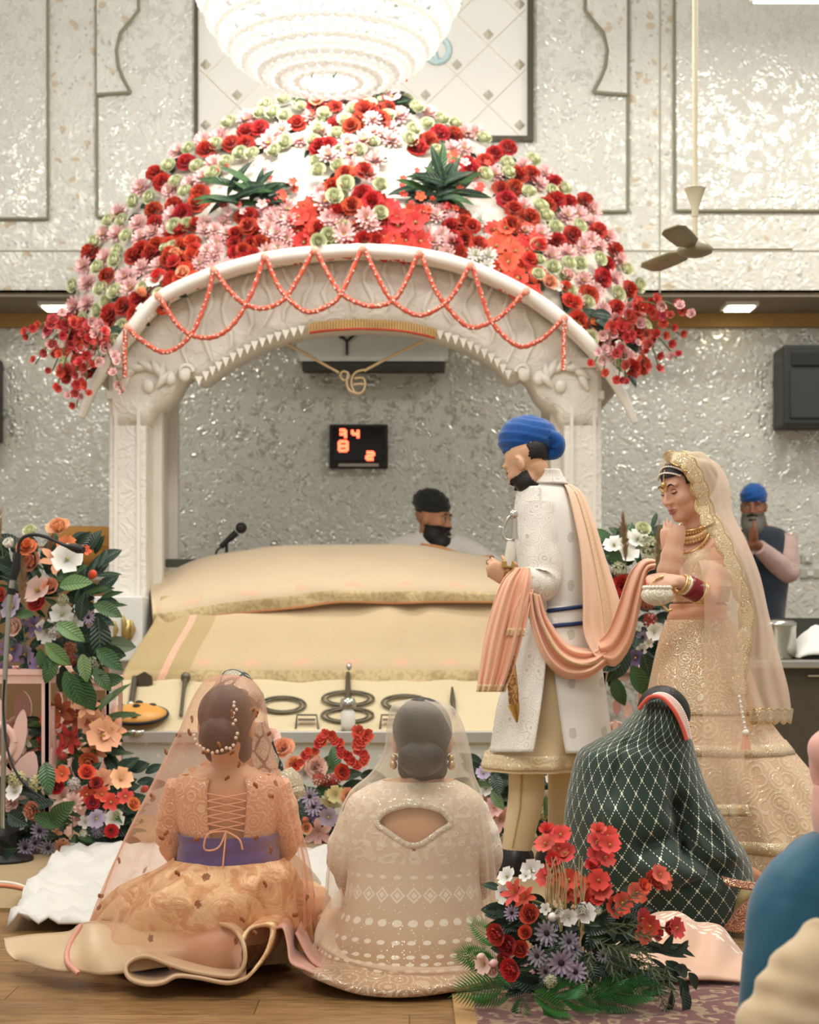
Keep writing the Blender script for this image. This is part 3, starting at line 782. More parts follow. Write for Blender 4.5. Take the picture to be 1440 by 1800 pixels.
OPEN = [[(338, 402), (352, 352), (392, 316), (450, 288), (530, 264), (554, 262), (554, 368), (500, 372), (440, 386), (372, 402)], [(667, 266), (720, 270), (790, 292), (848, 326), (880, 366), (896, 402), (840, 392), (780, 374), (667, 370)]]
def in_open(x, y):
    for poly in OPEN:
        c = False
        for (x0, y0), (x1, y1) in zip(poly, poly[1:]+poly[:1]):
            if (y0 > y) != (y1 > y) and x < (x1-x0)*(y-y0)/(y1-y0)+x0: c = not c
        if c: return True
    return False
def band_w(y): return np.interp(y, [180, 260, 350, 450, 600], [72, 84, 104, 120, 118])
def outer(x, y): return inside(x, y) and not in_open(x, y) and seg_dist(x, y, SILd) < band_w(y) and not (abs(x-612) < 56 and y > 230) and not (eavew(x) and seg_dist(x, y, LIPd) < 88)
def eavew(x): return 312 < x < 938
gl = thing('flower_garland', 'thick garland of red, pink and cream flowers over the left slope of the dome', 'garland', on_roof(200, 480)[0], 'flower garlands on the canopy dome')
gr = thing('flower_garland', 'thick garland of red, pink and cream flowers over the right slope of the dome', 'garland', on_roof(1060, 480)[0], 'flower garlands on the canopy dome')
gc = thing('flower_garland', 'narrow flower garland hanging down the middle of the dome face', 'garland', on_roof(612, 330)[0], 'flower garlands on the canopy dome')
ge = thing('flower_valance', 'row of red and pink flower blocks just above the arch eave', 'garland', on_roof(620, 420)[0])
cyc = [('carnation', 'red'), ('mum', 'pink'), ('pompon', 'green')]
def dome_flowers(pts, root, size=(.108, .128), lift=.03):
    seq = {}
    for k, (x, y) in enumerate(pts):
        # a loose diagonal chequer of the three kinds, as strung on the frame
        c = int(math.floor((x*.8+y*.35)/27)+math.floor((y*.8-x*.3)/27)+rnd.choice((0, 0, 0, 1))) % 3
        kind, col = cyc[c]; p, n = on_roof(x, y); n = (n+V(rnd.uniform(-.3, .3), -.7, rnd.uniform(-.2, .3))).normalized()
        flower(kind, col, root, p+n*lift*rnd.uniform(.7, 1.7), n, rnd.uniform(*size)*(1.12 if kind == 'carnation' else 1.15 if kind == 'mum' else 1.12))
        if rnd.random() < .5:
            d = V(rnd.uniform(-1, 1), -.3, rnd.uniform(-1, 1)).normalized(); leaf('broad', 'dark', root, p+n*.005, d, n, rnd.uniform(.08, .12))
Lp = scatter((115, 165, 632, 660), outer, 19); Rp = scatter((632, 170, 1135, 660), outer, 19)
dome_flowers(Lp, gl); dome_flowers(Rp, gr)
dome_flowers(scatter((556, 195, 668, 450), lambda x, y: inside(x, y) and y > 205, 19), gc, lift=.055)
blocks = [(300, 352, 'carnation', 'tomato'), (352, 410, 'mum', 'pink'), (410, 462, 'carnation', 'red'), (462, 512, 'mum', 'pink'), (512, 560, 'hibiscus', 'red'), (560, 606, 'hibiscus', 'tomato'), (606, 662, 'pompon', 'green'), (662, 745, 'hibiscus', 'red'),
          (745, 792, 'mum', 'pink'), (792, 838, 'carnation', 'red'), (838, 866, 'mum', 'white'), (866, 940, 'hibiscus', 'tomato')]
for x, y in scatter((302, 360, 940, 540), lambda x, y: inside(x, y) and not in_open(x, y) and seg_dist(x, y, LIPd) < 96 and not (606 < x < 662 and y < 400), 15.5):
    for x0, x1, kind, col in blocks:
        if x0 <= x < x1:
            if 600 < x < 662: kind, col = rnd.choice(cyc)
            p, n = on_roof(x, y); n = (n+V(rnd.uniform(-.2, .2), -.5, rnd.uniform(-.1, .2))).normalized()
            flower(kind, col, ge, p+n*rnd.uniform(.01, .05), n, rnd.uniform(.10, .125), centre='greencentre'); break
# mixed small clusters where garland and valance meet
for cx_, cy_ in ((315, 470), (945, 470), (300, 520), (965, 520)):
    root = gl if cx_ < 600 else gr
    for k in range(9):
        p, n = on_roof(cx_+rnd.uniform(-26, 26), cy_+rnd.uniform(-26, 26))
        if k < 4: leaf('broad', 'dark', root, p+n*.02, V(rnd.uniform(-1, 1), -.4, rnd.uniform(-1, 1)), n, rnd.uniform(.1, .15))
        else: flower(*rnd.choice([('small', 'white'), ('rose', 'peach'), ('pompon', 'green'), ('carnation', 'tomato')]), root, p+n*.06, n, rnd.uniform(.07, .11), centre='greencentre')
# leaf bouquets in the two white openings of the dome
for (cx_, cy_), lab in (((440, 352), 'left'), ((775, 345), 'right')):
    p0, n0 = on_roof(cx_, cy_)
    t = thing('leaf_bouquet', 'dark green leaf bouquet with tiny coral flowers in the %s opening of the dome' % lab, 'bouquet', p0, 'leaf bouquets on the dome')
    for k in range(30):
        q = PI*(-.08+1.16*rnd.random()); L = rnd.uniform(.16, .27); d = V(math.cos(q)*1.25, -.6-rnd.random()*.5, math.sin(q)*.75)
        leaf('narrow', rnd.choice(('dark', 'dark', 'leaf')), t, p0+n0*.07+V(rnd.uniform(-.10, .10), -.04, rnd.uniform(-.09, .02)), d, V(rnd.uniform(-.6, .6), -1, rnd.uniform(.0, .8)), L)
    for k in range(30):
        q = rnd.uniform(0, 2*PI); r = rnd.uniform(.55, 1); x, y = cx_+82*r*math.cos(q), cy_-8-46*r*math.sin(q); p, n = on_roof(x, y)
        flower('small', rnd.choice(('coral', 'tomato', 'pink')), t, p+n*rnd.uniform(.02, .1), n+V(0, -.5, 0), rnd.uniform(.04, .075))
        if k % 3 == 0: put(FM('bud', 'coral'), 'rosebud', t, p+n*.05, n, .04)
# finial bouquet at the top
top_p = W(622, 178, 9.5)
fb = thing('finial_bouquet', 'flower bunch crowning the dome top below the chandelier', 'bouquet', top_p)
for x, y, kind, col in ((540, 152, 'carnation', 'red'), (560, 178, 'rose', 'peach'), (580, 165, 'hibiscus', 'white'), (600, 150, 'carnation', 'red'), (612, 172, 'pompon', 'green'), (548, 168, 'carnation', 'tomato'), (645, 180, 'carnation', 'coral'),
                         (660, 175, 'lily', 'coral'), (676, 162, 'pompon', 'green'), (690, 172, 'hibiscus', 'pink'), (700, 140, 'carnation', 'red'), (700, 132, 'carnation', 'dark'), (664, 142, 'mum', 'pink'), (630, 160, 'carnation', 'red'),
                         (625, 185, 'mum', 'pink'), (590, 188, 'carnation', 'red'), (570, 195, 'mum', 'pink'), (652, 196, 'carnation', 'red'), (530, 190, 'pompon', 'green'), (683, 190, 'carnation', 'dark')):
    flower(kind, col, fb, W(x, y, 9.45+rnd.uniform(-.06, .06)), V(rnd.uniform(-.5, .5), -1, rnd.uniform(0, .7)), rnd.uniform(.085, .125))
for k in range(26): leaf('broad' if k % 2 else 'narrow', 'dark', fb, W(rnd.uniform(545, 700), rnd.uniform(150, 195), 9.5), V(rnd.uniform(-1, 1), -.3, rnd.uniform(-.1, 1)), V(rnd.uniform(-.4, .4), -1, .4), rnd.uniform(.1, .18))
# drooping blossom sprays at both ends of the eave
def spray(cx_, cy_, d, tips, lab):
    t = thing('blossom_spray', lab, 'flower spray', W(cx_, cy_, d), 'blossom sprays at the eave ends')
    b = MB()
    for j, (tx, ty, col) in enumerate(tips):
        A = W(cx_+rnd.uniform(-14, 14), cy_+rnd.uniform(-8, 12), d); Z = W(tx, ty, d-.12+rnd.uniform(-.15, .15)); mid = A.lerp(Z, .5)+V(0, -.08, .09)
        path = smooth_path([A, mid, Z], 12); b.tube(path, .004, 5)
        n = max(5, int((Z-A).length/.035))
        for k in range(n):
            u = (k+.5)/n; p = path[min(11, int(u*11.9))]+V(rnd.uniform(-.03, .03), rnd.uniform(-.04, .02), rnd.uniform(-.03, .03))*(1.3-u*.6)
            flower('blossom', col if rnd.random() < .5 else rnd.choice(('coral', 'coral', 'pink')), t, p, V(rnd.uniform(-.7, .7), -1, rnd.uniform(-.5, .5)), rnd.uniform(.075, .105)*(1.15-u*.5))
    obj('stem', b, LM['stem'], t)
    for k in range(10): leaf('broad', 'dark', t, W(cx_+rnd.uniform(-30, 30), cy_+rnd.uniform(-25, 10), d), V(rnd.uniform(-1, 1), -.3, rnd.uniform(-1, .4)), V(rnd.uniform(-.4, .4), -1, .4), rnd.uniform(.1, .16))
spray(165, 590, 8.86, [(42, 592, 'crimson'), (80, 596, 'crimson'), (62, 640, 'crimson'), (92, 652, 'coral'), (98, 688, 'crimson'), (135, 716, 'crimson'), (126, 700, 'crimson'), (150, 690, 'coral'), (160, 650, 'crimson'), (215, 690, 'pink'), (205, 640, 'pink'), (178, 640, 'pink'), (110, 625, 'coral'), (140, 640, 'crimson')],
      'red and pink blossom spray hanging off the left end of the eave')
spray(1085, 580, 8.86, [(1210, 552, 'pink'), (1196, 590, 'coral'), (1190, 630, 'coral'), (1160, 650, 'crimson'), (1135, 640, 'crimson'), (1100, 668, 'crimson'), (1060, 660, 'pink'), (1044, 640, 'pink'), (1150, 560, 'coral'), (1180, 555, 'crimson'), (1120, 600, 'coral'), (1150, 610, 'crimson'), (1070, 620, 'pink'), (1088, 672, 'crimson')],
      'coral and pink blossom spray hanging off the right end of the eave')
for x, y, kind, col in ((1003, 580, 'rose', 'yellow'), (1028, 578, 'rose', 'orange'), (1000, 545, 'carnation', 'tomato'), (265, 530, 'bud', 'orange'), (290, 545, 'carnation', 'tomato'), (285, 505, 'hibiscus', 'white'), (262, 552, 'hibiscus', 'white'), (990, 500, 'rose', 'pink')):
    p, n = on_roof(x, y); flower(kind, col, gl if x < 600 else gr, p+n*.06, n, .1)
# beaded swags across the spandrel
A_ = [(237, 588), (290, 534), (385, 490), (472, 467), (558, 456), (640, 453), (737, 461), (825, 482), (920, 526), (985, 572)]
SW = [[(240, 592), (262, 612), (303, 632), (345, 604), (372, 545), (385, 490)], [(290, 534), (318, 578), (345, 602), (385, 606), (420, 582), (450, 530), (472, 467)], [(387, 492), (410, 524), (437, 549), (470, 557), (505, 542), (530, 505), (556, 457)],
      [(474, 469), (492, 512), (512, 540), (545, 563), (580, 553), (604, 530), (638, 455)], [(560, 458), (582, 500), (605, 533), (650, 553), (690, 545), (712, 515), (735, 463)], [(642, 455), (664, 500), (690, 543), (735, 569), (776, 552), (798, 528), (823, 484)],
      [(740, 463), (757, 510), (778, 546), (820, 588), (860, 580), (888, 560), (918, 528)], [(828, 486), (842, 530), (862, 582), (905, 621), (942, 612), (968, 590), (984, 573)]]
gt = thing('swag_garland', 'red-orange sequinned string garland looped in scallops across the white arch', 'garland', px0(640, 453, -.28))
M_SWAG = sequin('orange_red_tinsel', '#cf4a2c', '#ffd9b8', 160, .5, .6, 60, .4, '#e2643c')
def string(pts, name='swag'):
    path = smooth_path([px0(x, y, -.245) for x, y in pts], 60); b = MB()
    b.tube(path, [.0135*(1+.18*math.sin(i*2.1)) for i in range(60)], 7)
    o = obj(name, b, M_SWAG, gt); k = MB()
    for i in range(0, 60, 2):
        p = path[i]; k.ball(p+V(rnd.uniform(-.008, .008), -.013, rnd.uniform(-.008, .008)), .0055, 5, 4)
    obj('bead', k, plain('pale_bead', '#f4d9c8', .25), o)['kind'] = 'stuff'
for s in SW: string(s)
string([(234, 590), (233, 630), (233, 676)], 'end_drop'); string([(985, 574), (984, 620), (983, 664)], 'end_drop')
b = MB()
for x, y in A_: b.ball(px0(x, y+2, -.25), (.022, .016, .024), 8, 6)
obj('knot', b, plain('pale_orange_knot', '#e9a58c', .5), gt)
# ------------------------------------------------------------------ chandelier
cc = W(578, 0, 8.3); cz = W(578, 143, 8.3).z
ch = thing('chandelier', 'lit crystal bead basket chandelier hanging above the dome', 'chandelier', (cc.x, 8.3, cz))
RX = 253/F*8.3; HT = 1.02
T = NT('crystal_bead'); T.p(color='#fbf9f2', rough=.12, spec=.7)
tl = T.n('ShaderNodeBsdfTranslucent', {0: (*srgb('#ffffff'), 1)}); mx = T.n('ShaderNodeMixShader', {0: .62, 1: T.b.outputs[0], 2: tl.outputs[0]}); T.t.links.new(mx.outputs[0], T.out.inputs[0]); M_BEAD = T.mat
bb = MB(); bb.ball((0, 0, 0), (.034, .022, .024), 8, 5); bead_me = bb.mesh('bead', M_BEAD)
stuff = MB(); cand = []
NR = 23
def prof(s):                                   # s 0 bottom .. 1 rim ; basket profile
    return RX*math.sin(min(1, .12+.9*s)*PI/2)**.9, HT*(1-math.cos(s*PI/2))
for i in range(NR):
    s = i/(NR-1); r, h = prof(s); n = max(5, int(2*PI*r/.06)); r += .014*(i % 2)
    for j in range(n):
        q = 2*PI*(j+.5*(i % 2))/n; cand.append((V(cc.x+r*math.cos(q), 8.3+r*math.sin(q), cz+h), V(math.cos(q), math.sin(q), -.4)))
order = sorted(range(len(cand)), key=lambda k: (cand[k][0]-V(0, 0, CH)).length if cand[k][0].z < 4.32 else 99)
for k in order[:300]: put(bead_me, 'bead', ch, cand[k][0], cand[k][1], 1, 0)
for k in order[300:]:
    p, n = cand[k]; stuff.ball(p, (.028, .028, .022), 6, 4)
obj('bead_strings', stuff, M_BEAD, ch)['kind'] = 'stuff'
b = MB()
for i in range(0, NR, 2):
    r, h = prof(i/(NR-1)); b.tube([V(cc.x+r*math.cos(q), 8.3+r*math.sin(q), cz+h) for q in (2*PI*k/40 for k in range(41))], .006, 5)
obj('frame', b, plain('pale_brass', '#cdbb8c', .3, .8), ch)
b = MB(); b.tube([(cc.x, 8.3, cz+HT*.98), (cc.x, 8.3, 7.2)], .02, 8); b.lathe([(RX*.98, HT), (RX, HT+.04), (RX*.98, HT+.08)], (cc.x, 8.3, cz), 40, False); obj('stem', b, plain('pale_brass', '#cdbb8c', .3, .8), ch)
M_BULB = glow('warm_bulb', '#ffffff', 110.0)
for q in range(8):
    a = q*PI/4; r = .34 if q % 2 else .2
    o = obj('bulb', MB().ball((cc.x+r*math.cos(a), 8.3+r*math.sin(a), cz+.42+(q % 2)*.2), (.05, .05, .07), 12, 8), M_BULB, ch)
# ------------------------------------------------------------------ draped covers and shrine things
def brocade(name, base, band=None, border=(0.80, .98), spots=True, side=0.0):
    T = NT(name); u = T.n('ShaderNodeSeparateXYZ', {0: T.uv()}); U, Vv = u.outputs[0], u.outputs[1]; o = T.obj(); c = srgb(base)
    col = T.mix(T.noise(o, 4, 3), tuple(x*.93 for x in c), tuple(min(1, x*1.05) for x in c))
    small = T.vor(o, 26); col = T.mix(T.m('MULTIPLY', T.m('LESS_THAN', small, .2), .25), col, srgb('#c9a063'))
    if spots:
        fx = T.m('ABSOLUTE', T.m('SUBTRACT', T.m('FRACT', T.m('MULTIPLY', U, 9.0)), .5)); fy = T.m('ABSOLUTE', T.m('SUBTRACT', Vv, border[0]-.11))
        e = T.m('ADD', T.m('POWER', T.m('MULTIPLY', fx, 5.6), 2), T.m('POWER', T.m('MULTIPLY', fy, 18.0), 2)); e = T.m('ADD', e, T.m('MULTIPLY', T.noise(o, 40, 2), .7))
        col = T.mix(T.m('MULTIPLY', T.m('LESS_THAN', e, 1.05), .38), col, srgb('#eca58e'))
    bd = T.m('MULTIPLY', T.m('GREATER_THAN', Vv, border[0]), T.m('LESS_THAN', Vv, border[1]))
    gold = T.mix(T.m('MULTIPLY', T.step(T.noise(o, 45, 3), .45, .6), .8), srgb('#c2aa7c'), srgb('#a8925f'))
    col = T.mix(bd, col, gold); col = T.mix(T.m('GREATER_THAN', Vv, border[1]), col, srgb('#e0a06f'))
    if side:
        sd = T.m('LESS_THAN', U, side); col = T.mix(sd, col, srgb('#bda474'))
        st = T.m('MULTIPLY', T.m('LESS_THAN', T.m('ABSOLUTE', T.m('SUBTRACT', U, side*.62)), .008), 1.0); col = T.mix(st, col, srgb('#e9b79a'))
    T.p(color=col, rough=T.m('SUBTRACT', .7, T.m('MULTIPLY', bd, .3)), metal=T.m('MULTIPLY', bd, .25), sheen=.3)
    T.bump(T.m('ADD', T.m('MULTIPLY', T.noise(o, 60, 3), .5), T.noise(o, 7, 2)), .25, .01); return T.mat
base = thing('shrine_cushion', 'low cushioned bed hidden under the peach shrine covers', 'cushion', (PC.x, 9.35, PZ))
mnd = MB(); R = []
for y, x0, x1, z in ((9.0, -.95, .95, PZ), (9.02, -.95, .95, .80), (9.2, -.95, .95, .95), (9.42, -.85, .85, 1.12), (9.6, -.75, .75, 1.14), (9.62, -.8, .8, PZ)): R.append([V(PC.x+lerp(x0, x1, t/12), y, z*(1-.12*abs(t/6-1)**3) if z > PZ else z) for t in range(13)])
mnd.grid(R); obj('padding', mnd, fabric('cream_padding', '#e6dcc6'), base, solid=.01)
# upper cover
rows = []
TOPX = [(262, 1012), (300, 1003), (350, 984), (430, 968), (500, 960), (640, 957), (740, 959), (800, 970), (870, 984), (915, 1000)]
BOTX = [(270, 1098), (300, 1096), (400, 1082), (520, 1070), (600, 1060), (690, 1062), (760, 1060), (870, 1060), (930, 1062), (985, 1070)]
Nn = 90; tp, bt = dense(TOPX, Nn), dense(BOTX, Nn); G = []
for k in range(22):
    v = k/21; row = []
    for i in range(Nn):
        s = v/.62 if v < .62 else 1+(v-.62)/.38
        x = lerp(tp[i][0], bt[i][0], v); a = math.sin(min(1, v*1.15)*PI/2)
        dd = lerp(9.42, 8.90, a); y = lerp(tp[i][1], bt[i][1], v**1.05)
        wv = .018*math.sin(i*.33+2*math.sin(i*.11))*v*v+.02*nz(i*.09, v*3)*v
        row.append(W(x, y+3*nz(i*.07, 3.1)*(1-v), dd+wv))
    G.append(row)
back = [[p+V(0, .22*t, -.25*t*t) for p in G[0]] for t in (1, .6, .3)]
b = MB(); b.grid(back+G, uvs=[(j/(Nn-1), 0) for _ in back for j in range(Nn)]+[(j/(Nn-1), k/21) for k in range(22) for j in range(Nn)])
tag(obj('upper_cover', b, brocade('peach_brocade_upper', '#d3bd9b', border=(.80, .965)), solid=.008, loc=(PC.x, 9.2, PZ)), 'peach brocade cover with gold border draped over the shrine mound', 'cloth')
def cover(name, rows, wave, mat, label, n=40, m=110, bend=None, cols=1.0):
    def dfn(u, v): return wave*(math.sin(u*46+2*math.sin(u*9))*.5+.8*nz(u*14, v*2.2))*(.25+v)
    G = sheet_px(rows, n, m, dfn); b = MB(); b.grid(G)
    return tag(obj(name, b, mat, solid=.006, loc=(PC.x, 8.9, PZ)), label, 'cloth')
cover('lower_cover', [(1048, 283, 985, 9.0, 8.98), (1090, 272, 1000, 8.89, 8.88), (1140, 240, 1005, 8.79, 8.8), (1172, 222, 1010, 8.73, 8.73), (1200, 208, 1012, 8.70, 8.70)], .012, brocade('peach_brocade_lower', '#cfb68e', border=(.80, .985), side=.145), 'peach gold-bordered cover hanging below the upper shrine cover')
slope = lambda py: lerp(8.70, 8.36, (py-1196)/(1284-1196))
T = NT('cream_silk'); o = T.obj(); T.p(color=T.mix(T.noise(o, 5, 4), srgb('#c9b890'), srgb('#d6c6a1')), rough=.7, sheen=.3); T.bump(T.m('ADD', T.noise(o, 14, 3), T.m('MULTIPLY', T.noise(o, 200, 1), .2)), .3, .012)
cover('display_cloth', [(1192, 214, 1000, 8.74, 8.74), (1200, 212, 1003, 8.69, 8.69), (1284, 190, 1010, 8.35, 8.35), (1290, 189, 1012, 8.315, 8.315)], .004, T.mat, 'plain cream sloping cloth on which the steel arms are laid out')
# prop block under the sloping cloth
tag(obj('display_ramp', MB().prism([V(-1.55, 8.42, PZ), V(-1.55, 8.73, PZ), V(-1.55, 8.73, .66), V(-1.55, 8.44, .46)], (2.5, 0, 0)), plain('ramp_board', '#cbb78c', .8), smooth=False, loc=(PC.x, 8.6, PZ)), 'sloping board under the cream display cloth', 'board')
def S(px, py, off=.012): p = W(px, py, slope(py)); return p+V(0, -off*.55, off*.83)
MSTEEL = plain('dark_steel', '#6a6454', .35, .75); MSHINE = plain('bright_steel', '#b9b7ac', .22, .9); MBLK = plain('matt_black', '#1d1c1b', .5)
def ring_on(px, py, rx, ry, name, label, grp):
    t = thing(name, label, 'steel ring', S(px, py), grp)
    for k, w_ in ((1.0, .0075), (.80, .0055)):
        b = MB(); b.tube([S(px+rx*k*math.cos(q), py+ry*k*math.sin(q), .02) for q in (2*PI*i/40 for i in range(41))], w_, 6); obj('hoop', b, MSTEEL, t)
    return t
ring_on(497, 1244, 40, 14, 'throwing_ring', 'dark steel throwing ring lying between the veiled heads, left of the pair', 'steel rings')
ring_on(612, 1233, 45, 13, 'throwing_ring', 'upper of two stacked steel throwing rings crossed by a sword hilt', 'steel rings')
ring_on(611, 1262, 45, 13, 'throwing_ring', 'lower of two stacked steel throwing rings crossed by a sword hilt', 'steel rings')
ring_on(712, 1240, 40, 13, 'throwing_ring', 'steel throwing ring half hidden by the cream veiled head', 'steel rings')
def blade(name, label, cat, pts, rad, mat, extra=None):
    t = thing(name, label, cat, S(*pts[0])); obj('shaft', MB().tube([S(x, y, .026) for x, y in pts], rad, 7), mat, t)
    if extra: extra(t)
    return t
def axe(t):
    c = S(245, 1203, .03); obj('axe_blade', MB().prism([c+V(-.02, 0, .02), c+V(.03, 0, .045), c+V(.07, 0, .02), c+V(.075, 0, -.02), c+V(.03, 0, -.05), c+V(-.02, 0, -.03)], (0, .015, 0)), MSTEEL, t, smooth=False)
    obj('pommel', MB().ball(S(231, 1247, .03), .022, 8, 6), MSHINE, t)
blade('battle_axe', 'small steel battle axe leaning above the orange shield', 'axe', [(232, 1245), (236, 1215), (238, 1198)], .017, MSTEEL, axe)
blade('mace', 'slim steel mace beside the peach veiled head', 'mace', [(319, 1265), (323, 1225), (327, 1198)], [.010, .010, .016], MSTEEL, lambda t: obj('head', MB().ball(S(327, 1199, .03), (.028, .02, .03), 8, 6), MSTEEL, t))
blade('sword', 'steel sword hilt standing across the stacked rings', 'sword', [(611, 1290), (611, 1250), (612, 1215), (612, 1190)], [.02, .022, .016, .012], MSTEEL, lambda t: obj('pommel', MB().ball(S(614, 1182, .03), (.02, .02, .03), 8, 6), MSHINE, t))
blade('dagger', 'dark dagger beside the cream veiled head', 'dagger', [(795, 1215), (796, 1240), (798, 1262)], [.006, .016, .009], MSTEEL)
for x, lab in ((540, 'small steel bracket stand left of the sword hilt'), (688, 'small steel bracket stand right of the sword hilt')):
    t = thing('bracket_stand', lab, 'stand', S(x, 1282), 'bracket stands'); b = MB(); b.tube([S(x-20, 1284, .01), S(x-17, 1270, .05), S(x+17, 1270, .05), S(x+20, 1284, .01)], .006, 6); obj('frame', b, MSTEEL, t)
    obj('plate', MB().box(S(x, 1274, .035), (.09, .03, .012)), MSHINE, t, smooth=False)
sh = thing('shield', 'round orange shield with dark bosses on the display cloth', 'shield', S(242, 1268))
c = S(242, 1266, .03); Mx = Matrix.Rotation(.35, 3, 'X'); b = MB()
b.loft([[c+Mx @ V(r*math.cos(q), r*math.sin(q)*.75, z) for q in (2*PI*i/30 for i in range(30))] for r, z in ((.155, 0), (.158, .015), (.12, .035), (.07, .05), (.02, .056))])
obj('dome', b, plain('orange_lacquer', '#d69a49', .35, 0, .5), sh)
b = MB(); b.tube([c+Mx @ V(.16*math.cos(q), .16*.75*math.sin(q), .006) for q in (2*PI*i/30 for i in range(31))], .010, 6); obj('rim', b, MBLK, sh)
for dx, dy in ((0, 0), (-.09, .05), (.075, .055), (0, .085), (.0, -.085)):
    z = .055-(dx*dx+dy*dy)*2.2; obj('boss', MB().ball(c+Mx @ V(dx, dy, z), (.022, .022, .013), 8, 5), MBLK, sh)
t = thing('steel_bowl', 'small shiny steel bowl at the platform edge below the shield', 'bowl', W(240, 1292, 8.34)); obj('shell', MB().lathe([(.03, 0), (.055, .02), (.058, .045), (.05, .045), (.03, .012)], W(240, 1298, 8.33), 18), MSHINE, t)
t = thing('dispenser_bottle', 'small white pump bottle at the front of the platform', 'bottle', W(612, 1300, 8.30)); c = W(612, 1305, 8.335); c.z = PZ
obj('body', MB().lathe([(.0, 0), (.035, .0), (.038, .03), (.036, .10), (.016, .12), (.016, .13)], c, 14), MW, t); obj('cap', MB().lathe([(.04, .125), (.045, .14), (.035, .17), (.0, .175)], c, 14), MSHINE, t)
# wall things behind the shrine
ac = thing('air_conditioner', 'white split air conditioner on the wall behind the arch', 'air conditioner', W(655, 660, DW-.1))
def wl(x, y, off): return W(x, y, DW)+V(0, -off, 0)
c0 = wl(656, 618, .12); sc = DW/F
obj('housing', MB().box(c0, (262*sc, .22, 52*sc)), plain('ac_white', '#cfd2cb', .4), ac, smooth=False, edge=.02)
obj('louvre', MB().box(wl(656, 640, .235), (250*sc, .012, 8*sc)), plain('ac_silver', '#e4e6e0', .25, .3), ac, smooth=False)
obj('outlet', MB().box(wl(658, 652, .15), (246*sc, .16, 14*sc)), plain('ac_dark', '#3a3a34', .6), ac, smooth=False)
b = MB(); k0 = wl(612, 610, .245); b.tube([k0, k0+V(0, 0, -.1)], .010, 5); b.tube([k0+V(-.07, 0, .07), k0, k0+V(.07, 0, .06)], .012, 5); b.tube([k0+V(-.07, 0, .07), k0+V(-.03, 0, .03)], .02, 5); obj('bracket', b, MBLK, ac)
led = thing('display_board', 'black digital display board with red glowing digits on the wall', 'display', wl(631, 786, .05))
obj('case', MB().box(wl(631, 786, .03), (103*sc, .06, 77*sc)), plain('board_black', '#26211d', .5), led, smooth=False, edge=.01)
obj('screen', MB().box(wl(631, 782, .064), (88*sc, .01, 58*sc)), plain('screen_black', '#120e0d', .15), led, smooth=False)
MRED = glow('red_segment', '#ff5a3c', 5.0)
def digit(px, py, segs, w=6, h=9):
    b = MB(); pt = {'a': ((-1, -1), (1, -1)), 'b': ((1, -1), (1, 0)), 'c': ((1, 0), (1, 1)), 'd': ((-1, 1), (1, 1)), 'e': ((-1, 0), (-1, 1)), 'f': ((-1, -1), (-1, 0)), 'g': ((-1, 0), (1, 0))}
    for s in segs:
        (x0, y0), (x1, y1) = pt[s]; b.tube([wl(px+x0*w, py+y0*h, .072), wl(px+x1*w, py+y1*h, .072)], .011, 5)
    obj('digit', b, MRED, led)
digit(603, 765, 'abcg', 5, 7); digit(625, 765, 'bcfg', 5, 7); digit(604, 786, 'abcdefg', 7, 8); digit(651, 803, 'abdeg', 6, 6)
obj('caption_strip', MB().box(wl(631, 819, .064), (70*sc, .01, 5*sc)), plain('caption_grey', '#a9a596', .5), led, smooth=False)
# hanging golden emblem
em = thing('emblem', 'gold Gurmukhi emblem strung across the inside of the arch', 'emblem', W(620, 668, 9.3))
def ep(x, y, off=0):
    return W(x, y, 9.3)+V(0, off, 0)
MGOLD = plain('soft_gold', '#dcc39a', .35, .35)
b = MB()
for st, cl in (([(598, 660), (601, 654), (607, 653), (612, 657), (613, 663), (608, 668), (602, 667), (598, 660)], 0), ([(612, 655), (610, 668), (611, 680), (617, 688), (627, 691)], 0), ([(645, 650), (635, 651), (625, 655), (619, 664), (618, 676), (622, 687)], 0),
               ([(624, 665), (632, 664), (640, 666), (642, 676), (638, 688), (628, 692), (620, 686)], 0), ([(622, 676), (630, 675), (640, 675)], 0)):
    b.tube(smooth_path([ep(*p) for p in st], 24), .0075, 8, roundcaps=True)
obj('letter', b, MGOLD, em)
b = MB(); b.tube([ep(505, 604), ep(560, 635), ep(596, 655)], .009, 6); b.tube([ep(640, 652), ep(690, 625), ep(745, 600)], .009, 6); obj('cord', b, MGOLD, em)
# microphone in the shrine
mic = thing('microphone', 'black microphone on a short stand above the shrine cover', 'microphone', W(395, 985, 9.5)); mp = lambda x, y: W(x, y, 9.5)
obj('body', MB().tube([mp(388, 962), mp(400, 950), mp(416, 936)], [.016, .017, .022], 10), MBLK, mic); obj('grille', MB().ball(mp(424, 928), (.034, .03, .034), 12, 8), plain('mic_grille', '#2f2f2d', .6, .4), mic)
obj('stand', MB().tube([mp(398, 952), mp(399, 990)], .010, 8), MBLK, mic); b = MB(); b.tube([mp(388, 962), mp(381, 968), mp(378, 982), mp(377, 995)], .006, 6); obj('cable', b, MBLK, mic)
t = thing('shrine_rail', 'dark rail behind the mound at the left post', 'rail', W(330, 993, 9.55)); obj('bar', MB().box(W(335, 990, 9.58), (.30, .04, .05)), plain('rail_dark', '#55564a', .5), t, smooth=False, edge=.006)
t = thing('steel_ornament', 'small shiny steel knob beside the microphone', 'knob', W(482, 962, 9.5)); obj('ball', MB().ball(W(482, 957, 9.5), .024, 10, 8), MSHINE, t); obj('foot', MB().ball(W(480, 964, 9.5), (.03, .03, .014), 10, 6), MBLK, t)
